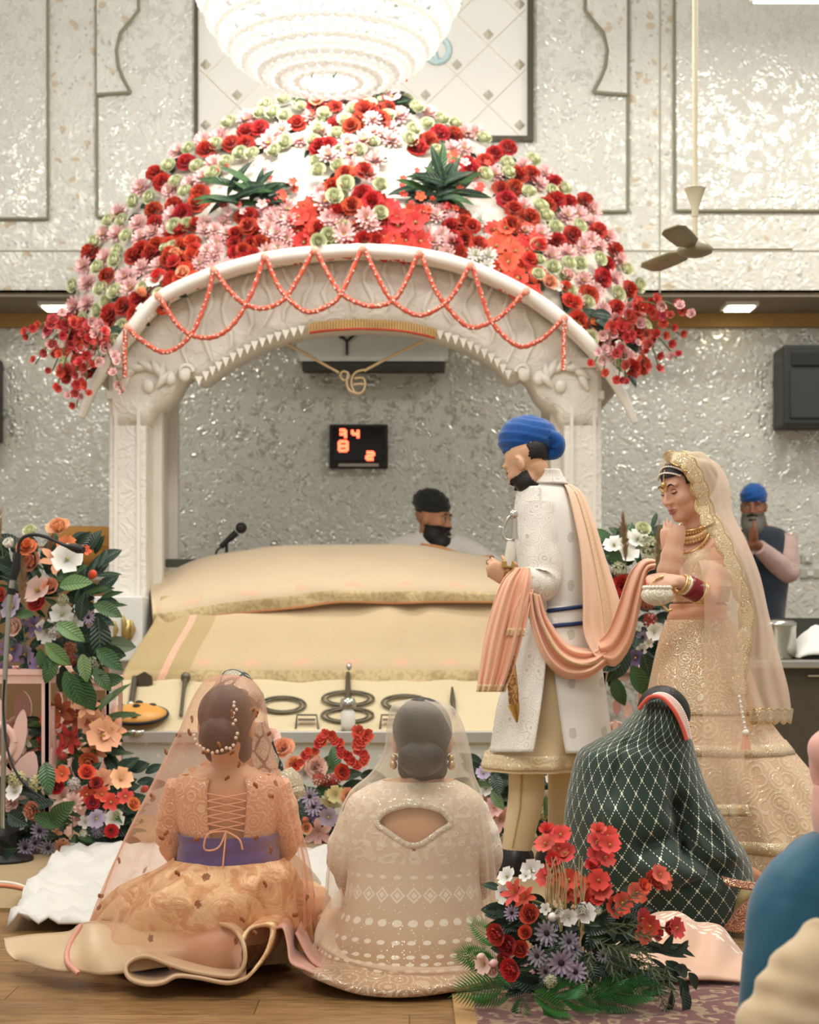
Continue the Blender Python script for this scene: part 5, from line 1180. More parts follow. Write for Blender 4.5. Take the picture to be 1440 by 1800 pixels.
L7 += [(908, 1572, 'lily', 'coral', 46, .08), (925, 1580, 'lily', 'tomato', 40, .06), (935, 1610, 'rose', 'red', 46, .14), (880, 1640, 'rose', 'red', 50, .14), (898, 1662, 'rose', 'dark', 46, .13), (918, 1668, 'rose', 'red', 38, .14), (905, 1702, 'rose', 'red', 52, .18), (893, 1690, 'rose', 'dark', 42, .15), (925, 1640, 'rose', 'tomato', 32, .1),
       (852, 1695, 'hibiscus', 'blush', 34, .16), (852, 1680, 'bud', 'blush', 24, .16), (873, 1692, 'bud', 'pink', 28, .17), (870, 1705, 'rose', 'blush', 30, .16), (893, 1542, 'hibiscus', 'white', 34, 0), (888, 1572, 'hibiscus', 'white', 34, 0), (935, 1530, 'hibiscus', 'white', 36, 0), (925, 1540, 'small', 'white', 28, .02), (945, 1525, 'small', 'white', 28, 0),
       (975, 1612, 'bud', 'white', 32, .13), (988, 1608, 'ranunculus', 'white', 34, .14), (1000, 1612, 'hibiscus', 'white', 30, .15), (1025, 1598, 'ranunculus', 'white', 42, .14), (1028, 1605, 'hibiscus', 'white', 36, .14), (1050, 1602, 'ranunculus', 'white', 32, .12), (960, 1598, 'small', 'white', 26, .1), (940, 1600, 'small', 'white', 20, .1),
       (962, 1640, 'daisy', 'grey', 48, .16), (945, 1680, 'daisy', 'grey', 42, .19), (987, 1692, 'daisy', 'lilac', 52, .21), (1012, 1708, 'daisy', 'lilac', 44, .2), (1000, 1655, 'daisy', 'grey', 40, .16), (1010, 1668, 'daisy', 'grey', 36, .16), (960, 1708, 'daisy', 'grey', 36, .18), (900, 1605, 'daisy', 'lilac', 30, .08), (968, 1725, 'cluster', 'green', 30, .2), (1060, 1680, 'daisy', 'grey', 26, .12)]
for x, y, dr in ((1075, 1610, (.9, -.2, .5)), (1060, 1640, (1, -.4, .1)), (1040, 1650, (.6, -.5, -.2)), (1070, 1660, (1, -.4, -.3)), (1090, 1640, (1, -.2, 0)), (1040, 1665, (0, -.6, -.8)), (1060, 1660, (.3, -.6, -.8)), (1080, 1670, (1, -.3, -.6)), (1100, 1660, (1, -.2, -.3)), (1120, 1680, (1, -.2, -.5)), (1140, 1690, (.9, -.2, -.9)), (1110, 1700, (.9, -.2, -1)), (1150, 1720, (.7, -.2, -1)), (1090, 1690, (.6, -.3, -1)), (1170, 1690, (.6, -.1, -1))): L7.append((x, y, 'spray', 'grey', 70, .14, dr))
for x, y, dr, s in ((1182, 1678, (1, -.1, .25), 46), (1185, 1700, (1, -.1, -.2), 48), (1170, 1690, (.9, -.1, -.6), 46), (1195, 1720, (.5, -.1, -1), 52), (1180, 1740, (-.1, -.1, -1), 54), (1200, 1735, (.15, -.1, -1), 56), (1210, 1710, (.8, 0, -.8), 42), (1160, 1670, (.7, -.2, .3), 40), (1075, 1735, (1, -.5, .1), 66), (1080, 1700, (.6, -.5, -1), 60)): L7.append((x, y, 'broad', 'dark' if x != 1075 else 'light', s, .1, dr))
for x, y, dr, s in ((880, 1710, (-1, -.3, .15), 84), (890, 1730, (-1, -.4, -.15), 96), (900, 1745, (-1, -.5, -.2), 84), (920, 1750, (-.6, -.6, -.3), 76), (950, 1745, (-.2, -.7, -.35), 76), (980, 1745, (.1, -.7, -.3), 70), (1010, 1745, (.3, -.7, -.3), 76), (1040, 1745, (.7, -.6, -.25), 80), (1060, 1740, (1, -.4, -.2), 80), (880, 1660, (-1, -.2, .3), 70), (870, 1690, (-1, -.2, -.1), 76), (935, 1745, (-.4, -.6, -.2), 80), (905, 1735, (-.9, -.6, .1), 80), (965, 1750, (0, -.8, -.2), 74), (1030, 1755, (.5, -.8, -.1), 70), (1080, 1740, (1, -.5, -.1), 80)): L7.append((x, y, 'fern', 'fern', s, .15, dr))
f7 = arrange('flower_arrangement', 'foreground arrangement of coral gladioli, red roses and grey daisies on the carpet', (W(1010, 1770, 4.2).x, 4.2, .015), d7, L7, fill=[((900, 1590, 1100, 1740), 150, 'broad', 'dark', (34, 60)), ((930, 1600, 1090, 1740), 50, 'narrow', 'leaf', (30, 56)), ((880, 1560, 960, 1640), 20, 'broad', 'dark', (30, 44)), ((1060, 1650, 1180, 1750), 40, 'narrow', 'dark', (34, 60))], seed=33)
b = MB()
for (x0, y0), (x1, y1) in (((1000, 1600), (972, 1455)), ((1035, 1605), (1070, 1440)), ((1040, 1605), (1062, 1435)), ((1060, 1605), (1185, 1526)), ((1070, 1625), (1190, 1632)), ((980, 1600), (900, 1570))): b.tube([W(x0, y0, d7), W((x0+x1)/2, (y0+y1)/2, d7-.02), W(x1, y1, d7-.02)], [.006, .005, .002], 5)
obj('stem', b, LM['stem'], f7)
b = MB(); R = random.Random(4)
for k in range(26):
    x, y = R.uniform(958, 1030), R.uniform(1545, 1610); b.tube([W(x, y+30, d7-.08), W(x+R.uniform(-6, 6), y-18, d7-.1), W(x+R.uniform(-8, 8), y-46, d7-.1)], [.003, .002, .001], 4)
obj('straw_grass', b, LM['straw'], f7)['kind'] = 'stuff'
# ------------------------------------------------------------------ people: head by radial solve of a blended field, limbs and torso fused into one skin
def smin(a, b, k):
    h = np.clip(.5+.5*(b-a)/k, 0, 1); return b*(1-h)+a*h-k*h*(1-h)
def ell(p, c, r):
    q = (p-np.array(c))/np.array(r); n = np.linalg.norm(q, axis=-1); g = np.linalg.norm(q/np.array(r), axis=-1)+1e-9
    return n*(n-1)/g
def caps(p, a, b, r0, r1):
    a, b = np.array(a), np.array(b); d = b-a; t = np.clip(((p-a)@d)/(d@d), 0, 1); return np.linalg.norm(p-a-t[..., None]*d, axis=-1)-(r0+(r1-r0)*t)
def head_field(p, fem, beard):
    """face towards +Y, crown +Z, origin mid-head, about 0.23 m tall"""
    f = ell(p, (0, -.014, .034), (.077, .098, .083))
    jw = .054 if fem else .060
    f = smin(f, ell(p, (0, .024, -.034), (jw, .064, .084)), .03)
    f = smin(f, ell(p, (0, .068, -.094), (.024, .022, .020)), .028)
    for s in (-1, 1):
        f = smin(f, ell(p, (s*.044, .056, -.022), (.026, .030, .028)), .022)     # cheek
        f = smin(f, ell(p, (s*.030, .079, .034), (.030, .013, .009 if fem else .012)), .014)  # brow
        f = smin(f, ell(p, (s*.045, .022, -.068), (.020, .036, .026)), .025)     # jaw corner
    f = np.maximum(f, -0) if False else f
    for s in (-1, 1):                                                             # eye hollow
        e = ell(p, (s*.033, .101, .010), (.021, .020, .014)); f = -smin(-f, e, .014)
        f = smin(f, ell(p, (s*.032, .076, .010), (.0165, .0125, .0105)), .005)    # closed lid over the eye
    f = smin(f, caps(p, (0, .088, .024), (0, .108, -.026), .0085, .0125), .012)
    for s in (-1, 1): f = smin(f, ell(p, (s*.011, .098, -.030), (.009, .012, .008)), .006)
    f = smin(f, ell(p, (0, .086, -.059), (.023, .0135, .0065)), .006); f = smin(f, ell(p, (0, .084, -.070), (.019, .0135, .0068)), .005)
    f = -smin(-f, ell(p, (0, .101, -.0645), (.02, .006, .0022)), .004)
    if beard: f = smin(f, ell(p, (0, .050, -.115), (.052*beard, .050, .050*beard)), .03)
    return f
def head_mb(fem=True, beard=0, nu=110, nv=84):
    th = np.linspace(0, 2*PI, nu, endpoint=False); ph = np.linspace(-PI/2+.02, PI/2-.02, nv)
    T, Pp = np.meshgrid(th, ph); d = np.stack([np.cos(Pp)*np.cos(T), np.cos(Pp)*np.sin(T), np.sin(Pp)], -1)
    c0 = np.array((0, .012, -.012)); lo = np.full(T.shape, .02); hi = np.full(T.shape, .24)
    for _ in range(22):
        m = (lo+hi)/2; f = head_field(c0+d*m[..., None], fem, beard); ins = f < 0; lo = np.where(ins, m, lo); hi = np.where(ins, hi, m)
    return c0+d*lo[..., None]
def frame(fwd, up=(0, 0, 1)):
    f = Vector(fwd).normalized(); u = Vector(up); u = (u-f*u.dot(f)).normalized(); r = f.cross(u)
    return Matrix((r, f, u)).transposed()           # columns: right, forward, up
_heads = {}
class Head:
    def __init__(s, c, fwd, up=(0, 0, 1), k=1.0, fem=True, beard=0):
        s.c = Vector(c); s.M = frame(fwd, up); s.k = k; s.fem = fem; s.beard = beard
        key = (fem, beard)
        if key not in _heads: _heads[key] = head_mb(fem, beard)
        A = _heads[key]@np.array(s.M.transposed())*k+np.array(s.c); s.grid = [[Vector(q) for q in r] for r in A]
    def p(s, x, y, z): return s.c+s.M @ V(x, y, z)*s.k
    def dir(s, x, y, z): return s.M @ V(x, y, z)
    def local(s, co): return (co-np.array(s.c))@np.array(s.M)/s.k
    def add(s, mb):
        mb.loft(s.grid)
        for sg in (-1, 1):                          # ears
            mb.ball(s.p(sg*.077, -.008, -.006), (.010*s.k, .019*s.k, .031*s.k), 10, 8, s.M @ Matrix.Rotation(sg*.35, 3, 'Z'))
            mb.tube([s.p(sg*.082, .004, -.03), s.p(sg*.088, -.012, .0), s.p(sg*.086, -.016, .018), s.p(sg*.079, -.002, .026)], .006*s.k, 6)
    def surf(s, x, z, off=0.0):
        """point on the face surface at local x, z"""
        lo, hi = .0, .16
        for _ in range(18):
            m = (lo+hi)/2
            if head_field(np.array((x, m, z)), s.fem, s.beard) < 0: lo = m
            else: hi = m
        return s.p(x, lo+off, z)
    def features(s, parent, brow, lip='#a8544a', lash=True, closed=False, iris='#2a1a12'):
        bm = plain('brow_'+brow[1:], brow, .8)
        for sg in (-1, 1):
            pts = [s.surf(sg*x, z, .0015) for x, z in ((.014, .034), (.024, .039), (.036, .040), (.050, .033))]
            obj('eyebrow', MB().tube(smooth_path(pts, 10), [.0022*s.k, .0034*s.k, .003*s.k, .0012*s.k], 6), bm, parent)
            if closed:
                pts = [s.surf(sg*x, z, .001) for x, z in ((.019, .006), (.026, .0035), (.034, .003), (.042, .005), (.048, .009))]
                obj('eyelashes', MB().tube(smooth_path(pts, 10), [.001*s.k, .0019*s.k, .0021*s.k, .0015*s.k], 6), bm, parent)
            else:
                e = MB(); e.ball(s.surf(sg*.032, .010, -.0095), .0118*s.k, 12, 8); o = obj('eye', e, plain('eye_white', '#e9e2d8', .2), parent)
                q = s.surf(sg*.032, .010, -.0095); f = s.M @ V(0, 1, 0); u = MB(); u.ball(q+f*.0093*s.k, .0052*s.k, 10, 6); obj('iris', u, plain('iris_'+iris[1:], iris, .15), o)
                pts = [s.surf(sg*x, z, .0028) for x, z in ((.020, .010), (.027, .0165), (.036, .0165), (.046, .010))]
                obj('eyelid', MB().tube(smooth_path(pts, 10), .0022*s.k, 6), bm, parent)
        if lip:
            m = MB()
            m.tube(smooth_path([s.surf(x, z, .0005) for x, z in ((-.022, -.062), (-.010, -.0575), (0, -.059), (.010, -.0575), (.022, -.062))], 12), [.001*s.k, .0035*s.k, .0032*s.k, .0035*s.k, .001*s.k], 7)
            m.tube(smooth_path([s.surf(x, z, .0005) for x, z in ((-.021, -.0645), (-.010, -.070), (0, -.0715), (.010, -.070), (.021, -.0645))], 12), [.001*s.k, .0042*s.k, .005*s.k, .0042*s.k, .001*s.k], 7)
            obj('lips', m, plain('lips_'+lip[1:], lip, .35), parent)
def patch(h, name, mat, parent, inside, off=.006, nu=70, nv=54, puff=None):
    """a cap following the head surface where inside(x, y, z local) holds: hair, beard, scarf"""
    G = h.grid; n, m = len(G), len(G[0]); L = [[h.local(np.array(q)) for q in r] for r in G]; b = MB(); idx = {}
    c = V(0, .0, -.01)
    def vid(i, j):
        j %= m
        if (i, j) not in idx:
            q = V(*L[i][j]); d = (q-c).normalized(); o = off+(puff(q, d) if puff else 0); idx[(i, j)] = len(b.v); b.v.append(tuple(h.p(*(q+d*o)))); b.uv.append((0, 0))
        return idx[(i, j)]
    for i in range(n-1):
        for j in range(m):
            q = V(*((L[i][j]+L[i+1][(j+1) % m])/2))
            if inside(q): b.f.append((vid(i, j), vid(i, j+1), vid(i+1, j+1), vid(i+1, j))); b.m.append(0)
    o = obj(name, b, mat, parent); md = o.modifiers.new('thick', 'SOLIDIFY'); md.thickness = .006*h.k; md.offset = -1
    return o
def arm(mb, sh, el, wr, r=(.052, .043, .039, .027)):
    sh, el, wr = Vector(sh), Vector(el), Vector(wr)
    path = [sh, sh.lerp(el, .35), sh.lerp(el, .8), el, el.lerp(wr, .25), el.lerp(wr, .7), wr]
    mb.tube(path, [r[0], r[0]*.95, r[1], r[1]*.96, r[2], lerp(r[2], r[3], .7), r[3]], 12, roundcaps=True)
def hand(mb, wr, fwd, back, thumb_side, k=1.0, curl=(.35, .4, .45, .5), spread=.06, thumb=(.5, .35), nails=None):
    """palm, four unequal fingers and a thumb; fwd: wrist to knuckles, back: out of the back of the hand, thumb_side: +1/-1 along fwd x back"""
    f = Vector(fwd).normalized(); bk = Vector(back); bk = (bk-f*bk.dot(f)).normalized(); sd = f.cross(bk)*thumb_side; wr = Vector(wr)
    mb.tube([wr-f*.02*k, wr+f*.02*k, wr+f*.055*k, wr+f*.088*k], [.026*k, .034*k, .041*k, .038*k], 12, flat=(bk, .42), roundcaps=True)
    tips = []
    for i, (off, L, r) in enumerate(((.030, .074, .0088), (.010, .082, .0090), (-.011, .076, .0086), (-.030, .060, .0076))):
        base = wr+f*(.078-.004*abs(i-1))*k+sd*off*k; d = (f+sd*(off*spread*30)).normalized(); c = curl[i]; p = base; pts = [base-d*.015*k, base]; a = c*.6
        for j, s in enumerate((.46, .30, .24)):
            v = d*math.cos(a)-bk*math.sin(a); p = p+v*L*s*k; pts.append(p); a += c*1.25
        mb.tube(pts, [r*k, r*1.05*k, r*k, r*.9*k, r*.72*k], 9, roundcaps=True); tips.append((pts[-2], pts[-1], r*k))
    b0 = wr+f*.028*k+sd*.024*k; d = (f*math.cos(thumb[0])+sd*math.sin(thumb[0])).normalized(); p = b0; pts = [b0]; a = thumb[1]
    for s in (.038, .030, .024): v = (d*math.cos(a)-bk*math.sin(a)).normalized(); p = p+v*s*k; pts.append(p); a += thumb[1]*.6; d = (d*.85+f*.15).normalized()
    mb.tube(pts, [.0125*k, .0115*k, .0105*k, .0078*k], 9, roundcaps=True); tips.append((pts[-2], pts[-1], .0105*k))
    return tips
def rows_loft(mb, rows, n=24, seg=36, fold=None, caps_=True, **kw):
    R = rings_px(rows, n, seg, fold, **kw); mb.loft(R, caps_) if True else None; return R
def wrapfold(amp, n1, ph, seedv, grow=1.0, rnd_amp=.6):
    """soft vertical pleats growing down the cloth"""
    def f(th, v):
        g = amp*(.25+v**grow); return 1+g*(math.sin(n1*th+ph+1.4*math.sin(2*th+seedv))*.6+rnd_amp*nz(math.cos(th)*2.2+seedv, math.sin(th)*2.2, v*1.6+seedv))
    return f
def turban(name, c, axes, M, mat, parent, ridges=7, tilt=.5, amp=.035, ph0=0.0, extra=None):
    """wound cloth: a bulging cap whose layers overlap as slanted terraces"""
    def fn(th, ph):
        s = (ph/PI*ridges+tilt*math.cos(th+ph0)+.15*math.sin(2*th)); fr = s-math.floor(s)
        return 1+amp*(fr**1.5-.5)+.02*nz(math.cos(th)*2, math.sin(th)*2, ph*2)+(extra(th, ph) if extra else 0)
    b = MB(); b.ball(c, axes, 64, 56, M, fn); return obj(name, b, mat, parent)
SKIN_L = skin('skin_light_warm', '#d8a985'); SKIN_M = skin('skin_medium_warm', '#b9825f'); SKIN_D = skin('skin_deep_warm', '#8d5c43'); SKIN_B = skin('skin_bride', '#dfae93')
M_HAIR = plain('black_hair', '#1b1613', .5, bumps=(140, .6, .004)); M_BROWNHAIR = plain('dark_brown_hair', '#21160f', .5, bumps=(140, .6, .004)); M_GREYHAIR = plain('grey_black_hair', '#292521', .5, bumps=(140, .6, .004))
# ------------------------------------------------------------------ groom
dG = 6.44; G_ = lambda x, y, o=0: W(x, y, dG+o)
def robe(name, c, pat='#a8a18c', k=22):
    T = NT(name); o = T.obj(); b = srgb(c); v = T.n('ShaderNodeTexVoronoi', {'Vector': o, 'Scale': k}, feature='F1'); line = T.step(T.m('ABSOLUTE', T.m('SINE', T.m('ADD', T.m('MULTIPLY', v.outputs['Distance'], 15.0), T.m('MULTIPLY', T.noise(o, 14, 2), 8.0)))), .05, .4)
    T.p(color=T.mix(T.m('MULTIPLY', T.m('SUBTRACT', 1.0, line), .55), b, srgb(pat)), rough=.6, sheen=.3, spec=.4); T.bump(T.m('ADD', line, T.m('MULTIPLY', T.noise(o, 500, 1), .2)), .35, .004); return T.mat
M_SHER = robe('ivory_brocade', '#e9e4d8'); 
T = NT('ivory_silk'); o = T.obj(); v = T.n('ShaderNodeTexVoronoi', {'Vector': T.map(o, (7.5, 0, 5.2)), 'Scale': 1.0, 'Randomness': .0}, feature='F1')
T.p(color=T.mix(T.m('MULTIPLY', T.m('LESS_THAN', T.m('ADD', v.outputs['Distance'], T.m('MULTIPLY', T.noise(o, 60, 2), .12)), .17), .6), srgb('#e6e3d8'), srgb('#b3ae9d')), rough=.55, sheen=.3); T.bump(T.noise(o, 400, 1), .15, .003); M_IVORY = T.mat
M_CREAM = fabric('cream_cotton', '#dfcaa2', '#d2ba8f', fold=9, fold_str=.08); M_NAVY = plain('navy_cord', '#1f2f5c', .6); M_BLUE = fabric('royal_blue_turban_cloth', '#00509c', '#004284', fold=24, fold_str=.05)
gm = thing('person', 'man in ivory embroidered long coat and blue turban standing with a sword', 'person', (G_(940, 0).x, dG, 0.012))
hd = Head(G_(928, 815, -.02), (-.72, .52, -.50), (-.22, .06, 1), .98, False)
bodyM = [SKIN_L, plain('stubble_nape', '#6b4a38', .8)]
b = MB(); hd.add(b)
b.tube([hd.p(0, -.02, -.03), G_(948, 848), G_(958, 880)], [.056, .056, .066], 14, roundcaps=True)
rows_loft(b, [(868, 935, 990, dG, .05), (900, 930, 1000, dG, .085), (970, 932, 1012, dG, .10), (1070, 945, 1020, dG, .09), (1150, 940, 1030, dG, .10), (1190, 945, 1030, dG, .09)], 16, 24)
shG, elG, wrG = G_(944, 922, -.05), G_(952, 1022, -.14), G_(908, 1022, -.24)
arm(b, shG, elG, wrG, (.044, .042, .038, .026)); arm(b, G_(995, 915, .06), G_(1010, 1010, .2), G_(935, 1010, .26))
tips = hand(b, G_(905, 1022, -.25), (-.62, -.1, .35), (-.35, -.9, .1), 1, 1.0, (.55, .6, .65, .7), .05, (.6, .5)); hand(b, G_(928, 1010, .27), (-1, .1, .1), (0, 1, .2), -1, 1.0, (.7, .8, .8, .8))
b.tube([G_(950, 1160, -.05), G_(930, 1300, -.05), G_(922, 1400, -.05), G_(912, 1505, -.05)], [.075, .07, .06, .042], 14, roundcaps=True)
b.tube([G_(1010, 1160, .06), G_(1000, 1300, .1), G_(990, 1400, .14), G_(985, 1500, .16)], [.075, .07, .06, .042], 14, roundcaps=True)
for x, o in ((912, -.05), (985, .16)): b.tube([W(x+6, 1500, dG+o)*1, V(W(x-2, 0, dG+o).x, dG+o+.04, .06), V(W(x-26, 0, dG+o).x, dG+o+.12, .045)], [.042, .045, .03], 10, roundcaps=True)
remesh('body', b, .0055, SKIN_L, None, gm)
hd.features(gm, '#1c1512', '#8d5a4a', closed=True)
patch(hd, 'beard', M_HAIR, gm, lambda q: q.z < -.034-.25*max(0, q.y-.07) and q.y > -.012 and q.z > -.13 and not (q.y > .075 and abs(q.x) < .022 and -.074 < q.z < -.056), .007, puff=lambda q, d: .012*max(0, -q.z-.05)/.06)
m = MB(); m.tube(smooth_path([hd.surf(x, z, .004) for x, z in ((-.04, -.056), (-.022, -.049), (0, -.047), (.022, -.049), (.04, -.056))], 16), [.004, .008, .006, .008, .004], 7); m.tube([hd.surf(-.038, -.056, .003), hd.p(-.052, .085, -.048), hd.p(-.056, .09, -.04)], [.006, .004, .002], 6); obj('moustache', m, M_HAIR, gm)
patch(hd, 'hair', M_HAIR, gm, lambda q: q.y < -.05 and -.035+.4*abs(q.x) < q.z < .05 and abs(q.x) < .066, .002)
TM = frame((-.98, .1, -.1), (-.14, 0, 1))
def tx(th, ph): return .10*max(0, math.cos(th-PI*1.5))*max(0, math.cos(ph+.5))
tb_ = turban('turban', G_(928, 771, .01), (.108, .122, .094), TM, M_BLUE, gm, 8, .8, .05, 1.2, lambda th, ph: .06*math.exp(-((th-PI*1.55)/.5)**2-((ph+.45)/.5)**2)+.08*math.exp(-((ph-1.0)/.4)**2)*math.cos(th-1.0)*.5)
obj('turban_knot', MB().tube(smooth_path([G_(962, 762, -.06), G_(977, 775, -.03), G_(976, 793, -.02), G_(962, 803, -.03)], 14), [.02, .036, .034, .016], 12, flat=((0, 1, 0), 1.2)), M_BLUE, gm)
gls = MB(); c = hd.p(-.032, .105, .006); gls.tube([c+hd.M @ V(.021*math.cos(q), .0, .018*math.sin(q)) for q in (2*PI*i/24 for i in range(25))], .0018, 6); c2 = hd.p(.032, .105, .006); gls.tube([c2+hd.M @ V(.021*math.cos(q), .0, .018*math.sin(q)) for q in (2*PI*i/24 for i in range(25))], .0018, 6)
gls.tube([hd.p(-.011, .108, .008), hd.p(.011, .108, .008)], .0018, 6); gls.tube([hd.p(-.053, .105, .010), hd.p(-.082, .03, .012), hd.p(-.084, -.01, .005)], .0018, 6); gls.tube([hd.p(.053, .105, .010), hd.p(.082, .03, .012), hd.p(.084, -.01, .005)], .0018, 6)
obj('spectacles', gls, plain('silver_wire', '#c9c4b4', .2, .9), gm)
# long coat: upper loft, two skirt flaps with the side slit
wf = wrapfold(.012, 5, .5, 3.3)
rowsC = [(832, 946, 982, dG-.01, .050), (850, 925, 990, dG, .075), (866, 916, 1002, dG, .10), (900, 910, 1018, dG, .128), (960, 914, 1030, dG, .135), (1030, 926, 1034, dG, .128), (1080, 932, 1034, dG, .122), (1120, 922, 1042, dG, .138), (1160, 912, 1052, dG, .152)]
b = MB(); b.loft(rings_px(rowsC, 40, 48, wf), True); coat = obj('coat', b, M_IVORY, gm)
b = MB(); b.grid(rings_px([(826, 944, 984, dG-.015, .062), (838, 938, 990, dG-.01, .066), (852, 928, 998, dG-.005, .084)], 8, 40, None), True); obj('collar', b, M_SHER, coat, solid=.006)
fr = rings_px([(858, 911, 1004, dG, .112), (900, 905, 1010, dG, .137), (960, 908, 1012, dG, .146), (1030, 918, 1012, dG, .14), (1085, 926, 1012, dG, .132)], 24, 30, wf, PI*.55, PI*1.42); b = MB(); b.grid(fr); obj('front_panel', b, M_SHER, coat, solid=.006)
rowsF = [(1085, 918, 1040, dG, .136), (1160, 902, 1055, dG, .155), (1240, 890, 1066, dG, .19), (1316, 880, 1076, dG, .225)]
b = MB(); b.grid(sheet_px([(1090, 919, 962, dG-.05, dG-.155), (1170, 897, 959, dG-.06, dG-.19), (1240, 875, 951, dG-.07, dG-.225), (1322, 862, 938, dG-.09, dG-.25)], 26, 24, lambda u, v: -.035*math.sin(PI*u*.8)+.012*nz(u*4, v*3))); obj('front_flap', b, M_SHER, coat, solid=.007)
bk = rings_px([(y, l, r, d, rd) for y, l, r, d, rd in rowsF], 26, 44, lambda th, v: 1+.022*nz(th*1.2, v*2, 9), lambda v: lerp(-PI*.585, -PI*.475, v), PI*.72)
b = MB(); b.grid(bk); obj('back_flap', b, M_IVORY, coat, solid=.007)
b = MB(); b.loft(rings_px([(1100, 930, 1032, dG, .115), (1200, 905, 1045, dG, .15), (1290, 872, 1040, dG, .18), (1330, 852, 1030, dG, .2), (1352, 846, 1024, dG, .205)], 26, 64, wrapfold(.05, 9, 1, 8)), True); kt = obj('inner_kurta', b, M_CREAM, gm)
b = MB(); b.grid(rings_px([(1322, 853, 1028, dG, .205), (1346, 845, 1023, dG, .211)], 4, 64, wrapfold(.05, 9, 1, 8)), True); obj('sequin_hem', b, sequin('gold_sequin_hem', '#d9c49a', '#fff6e0', 130, .6, .5), kt, solid=.004)
# sleeve
def sleeve(name, sh, el, wr, r, parent, mat, seed=0, n=40, flat=None):
    path = smooth_path([Vector(sh), Vector(sh).lerp(Vector(el), .5), Vector(el), Vector(el).lerp(Vector(wr), .5), Vector(wr)], n)
    rr = interp_rows([(x,) for x in r], n)[:, 0]; fn = lambda t, q: 1+.07*nz(math.cos(q)*1.3+seed*3, math.sin(q)*1.3, t*9+seed)+.035*math.sin(t*34+3*math.cos(q+seed)+2*nz(t*4, seed))*math.exp(-((t-.5)/.22)**2)+.02*nz(math.cos(q)*3, math.sin(q)*3, t*26)
    b = MB(); b.tube(path, list(rr), 28, fn=fn); return obj(name, b, mat, parent)
sleeve('sleeve', G_(944, 892, -.06), G_(950, 1020, -.14), G_(912, 1030, -.22), (.088, .084, .082, .066, .052), coat, M_SHER, 1)
sleeve('sleeve', G_(1000, 888, .08), G_(1008, 1010, .18), G_(940, 1010, .25), (.08, .078, .072, .06, .05), coat, M_SHER, 2)
# waist sash with blue cords
rs = [(1066, 931, 1036, dG, .134), (1098, 927, 1040, dG, .140)]
b = MB(); b.grid(rings_px(rs, 6, 48), True); sash = obj('waist_sash', b, M_IVORY, gm, solid=.008)
for y0, y1, l, r, rd in ((1078, 1064, 930, 1037, .142), (1104, 1093, 926, 1041, .147)):
    pts = []
    for j in range(49):
        th = 2*PI*j/48; c = W((l+r)/2, 0, dG); t = (math.cos(th)+1)/2; z = lerp(W(0, y0, dG).z, W(0, y1, dG).z, t); pts.append(V(c.x+math.cos(th)*(r-l)/2/F*dG*1.01, dG+math.sin(th)*rd, z))
    obj('blue_cord', MB().tube(pts, .0085, 8), M_NAVY, sash)
# churidar legs and black socks
for pts, rr in (([G_(940, 1290, -.05), G_(927, 1340, -.05), G_(925, 1400, -.05), G_(914, 1460, -.05), G_(908, 1496, -.05), G_(908, 1506, -.05)], [.085, .074, .072, .064, .057, .054]), ([G_(1000, 1290, .08), G_(994, 1400, .14), G_(988, 1470, .16), G_(985, 1505, .16)], [.085, .072, .06, .054])):
    p = smooth_path(pts, 50); R0 = interp_rows([(r,) for r in rr], 50)[:, 0]; b = MB(); b.tube(p, [r*(1+(.06*math.sin(i*1.9) if i > 40 else .015*nz(i*.3, 1))) for i, r in enumerate(R0)], 20); obj('churidar_leg', b, M_CREAM, gm)
obj('leg_seam', MB().tube([G_(917, 1345, -.122), G_(914, 1420, -.12), G_(901, 1490, -.105)], .004, 5), plain('seam_tan', '#c2a878', .7), gm)
MSOCK = plain('black_leather_shoe', '#22211d', .35)
for x, o in ((908, -.06), (984, .16)):
    X = W(x, 0, dG+o).x; b = MB()
    b.loft([[V(X+dx+rx*math.cos(q), dG+o+.02+dy+ry*math.sin(q), z) for q in (2*PI*i/26 for i in range(26))] for z, rx, ry, dx, dy in ((.013, .085, .115, -.012, .03), (.03, .088, .118, -.012, .03), (.065, .083, .105, -.008, .02), (.095, .07, .08, 0, .0), (.125, .05, .055, 0, -.005))])
    obj('shoe', b, MSOCK, gm)
# henna tips
for k, (a, c, r) in enumerate(tips[:4]):
    obj('henna_tip', MB().ball(c, r*1.12, 9, 7), plain('henna_red', '#5d241d', .6), gm)
# curved sword held upright
swd = thing('kirpan_sword', 'ceremonial sword with silver guard held upright against the groom', 'sword', G_(900, 1010, -.3)); q = lambda x, y, o=-.27: G_(x, y, o)
obj('grip', MB().tube([q(899, 952), q(897, 975), q(894, 995)], [.017, .021, .017], 10), plain('ivory_grip', '#e8e2d0', .35), swd)
obj('pommel', MB().ball(q(903, 905), (.018, .014, .02), 10, 8), plain('sword_silver', '#cfcabb', .2, .9), swd)
obj('knuckle_guard', MB().tube(smooth_path([q(904, 902), q(893, 912), q(885, 930), q(886, 945), q(896, 950), q(906, 946)], 24), .006, 8), plain('sword_silver', '#cfcabb', .2, .9), swd)
obj('handle_bar', MB().tube([q(905, 905), q(905, 948)], [.009, .014], 8), plain('sword_silver', '#cfcabb', .2, .9), swd)
obj('quillon', MB().tube([q(884, 928), q(878, 926), q(877, 931)], .004, 6), plain('sword_silver', '#cfcabb', .2, .9), swd)
obj('collar_mount', MB().box(q(893, 992), (.045, .03, .03)), plain('sword_gold', '#c8a35c', .3, .8), swd, smooth=False, edge=.004)
T = NT('tooled_scabbard'); o = T.obj(); T.p(color=T.mix(T.step(T.m('SINE', T.m('MULTIPLY', T.noise(o, 30, 3), 40)), .0, .5), srgb('#8a5a2e'), srgb('#c09552')), rough=.45); M_SCAB = T.mat
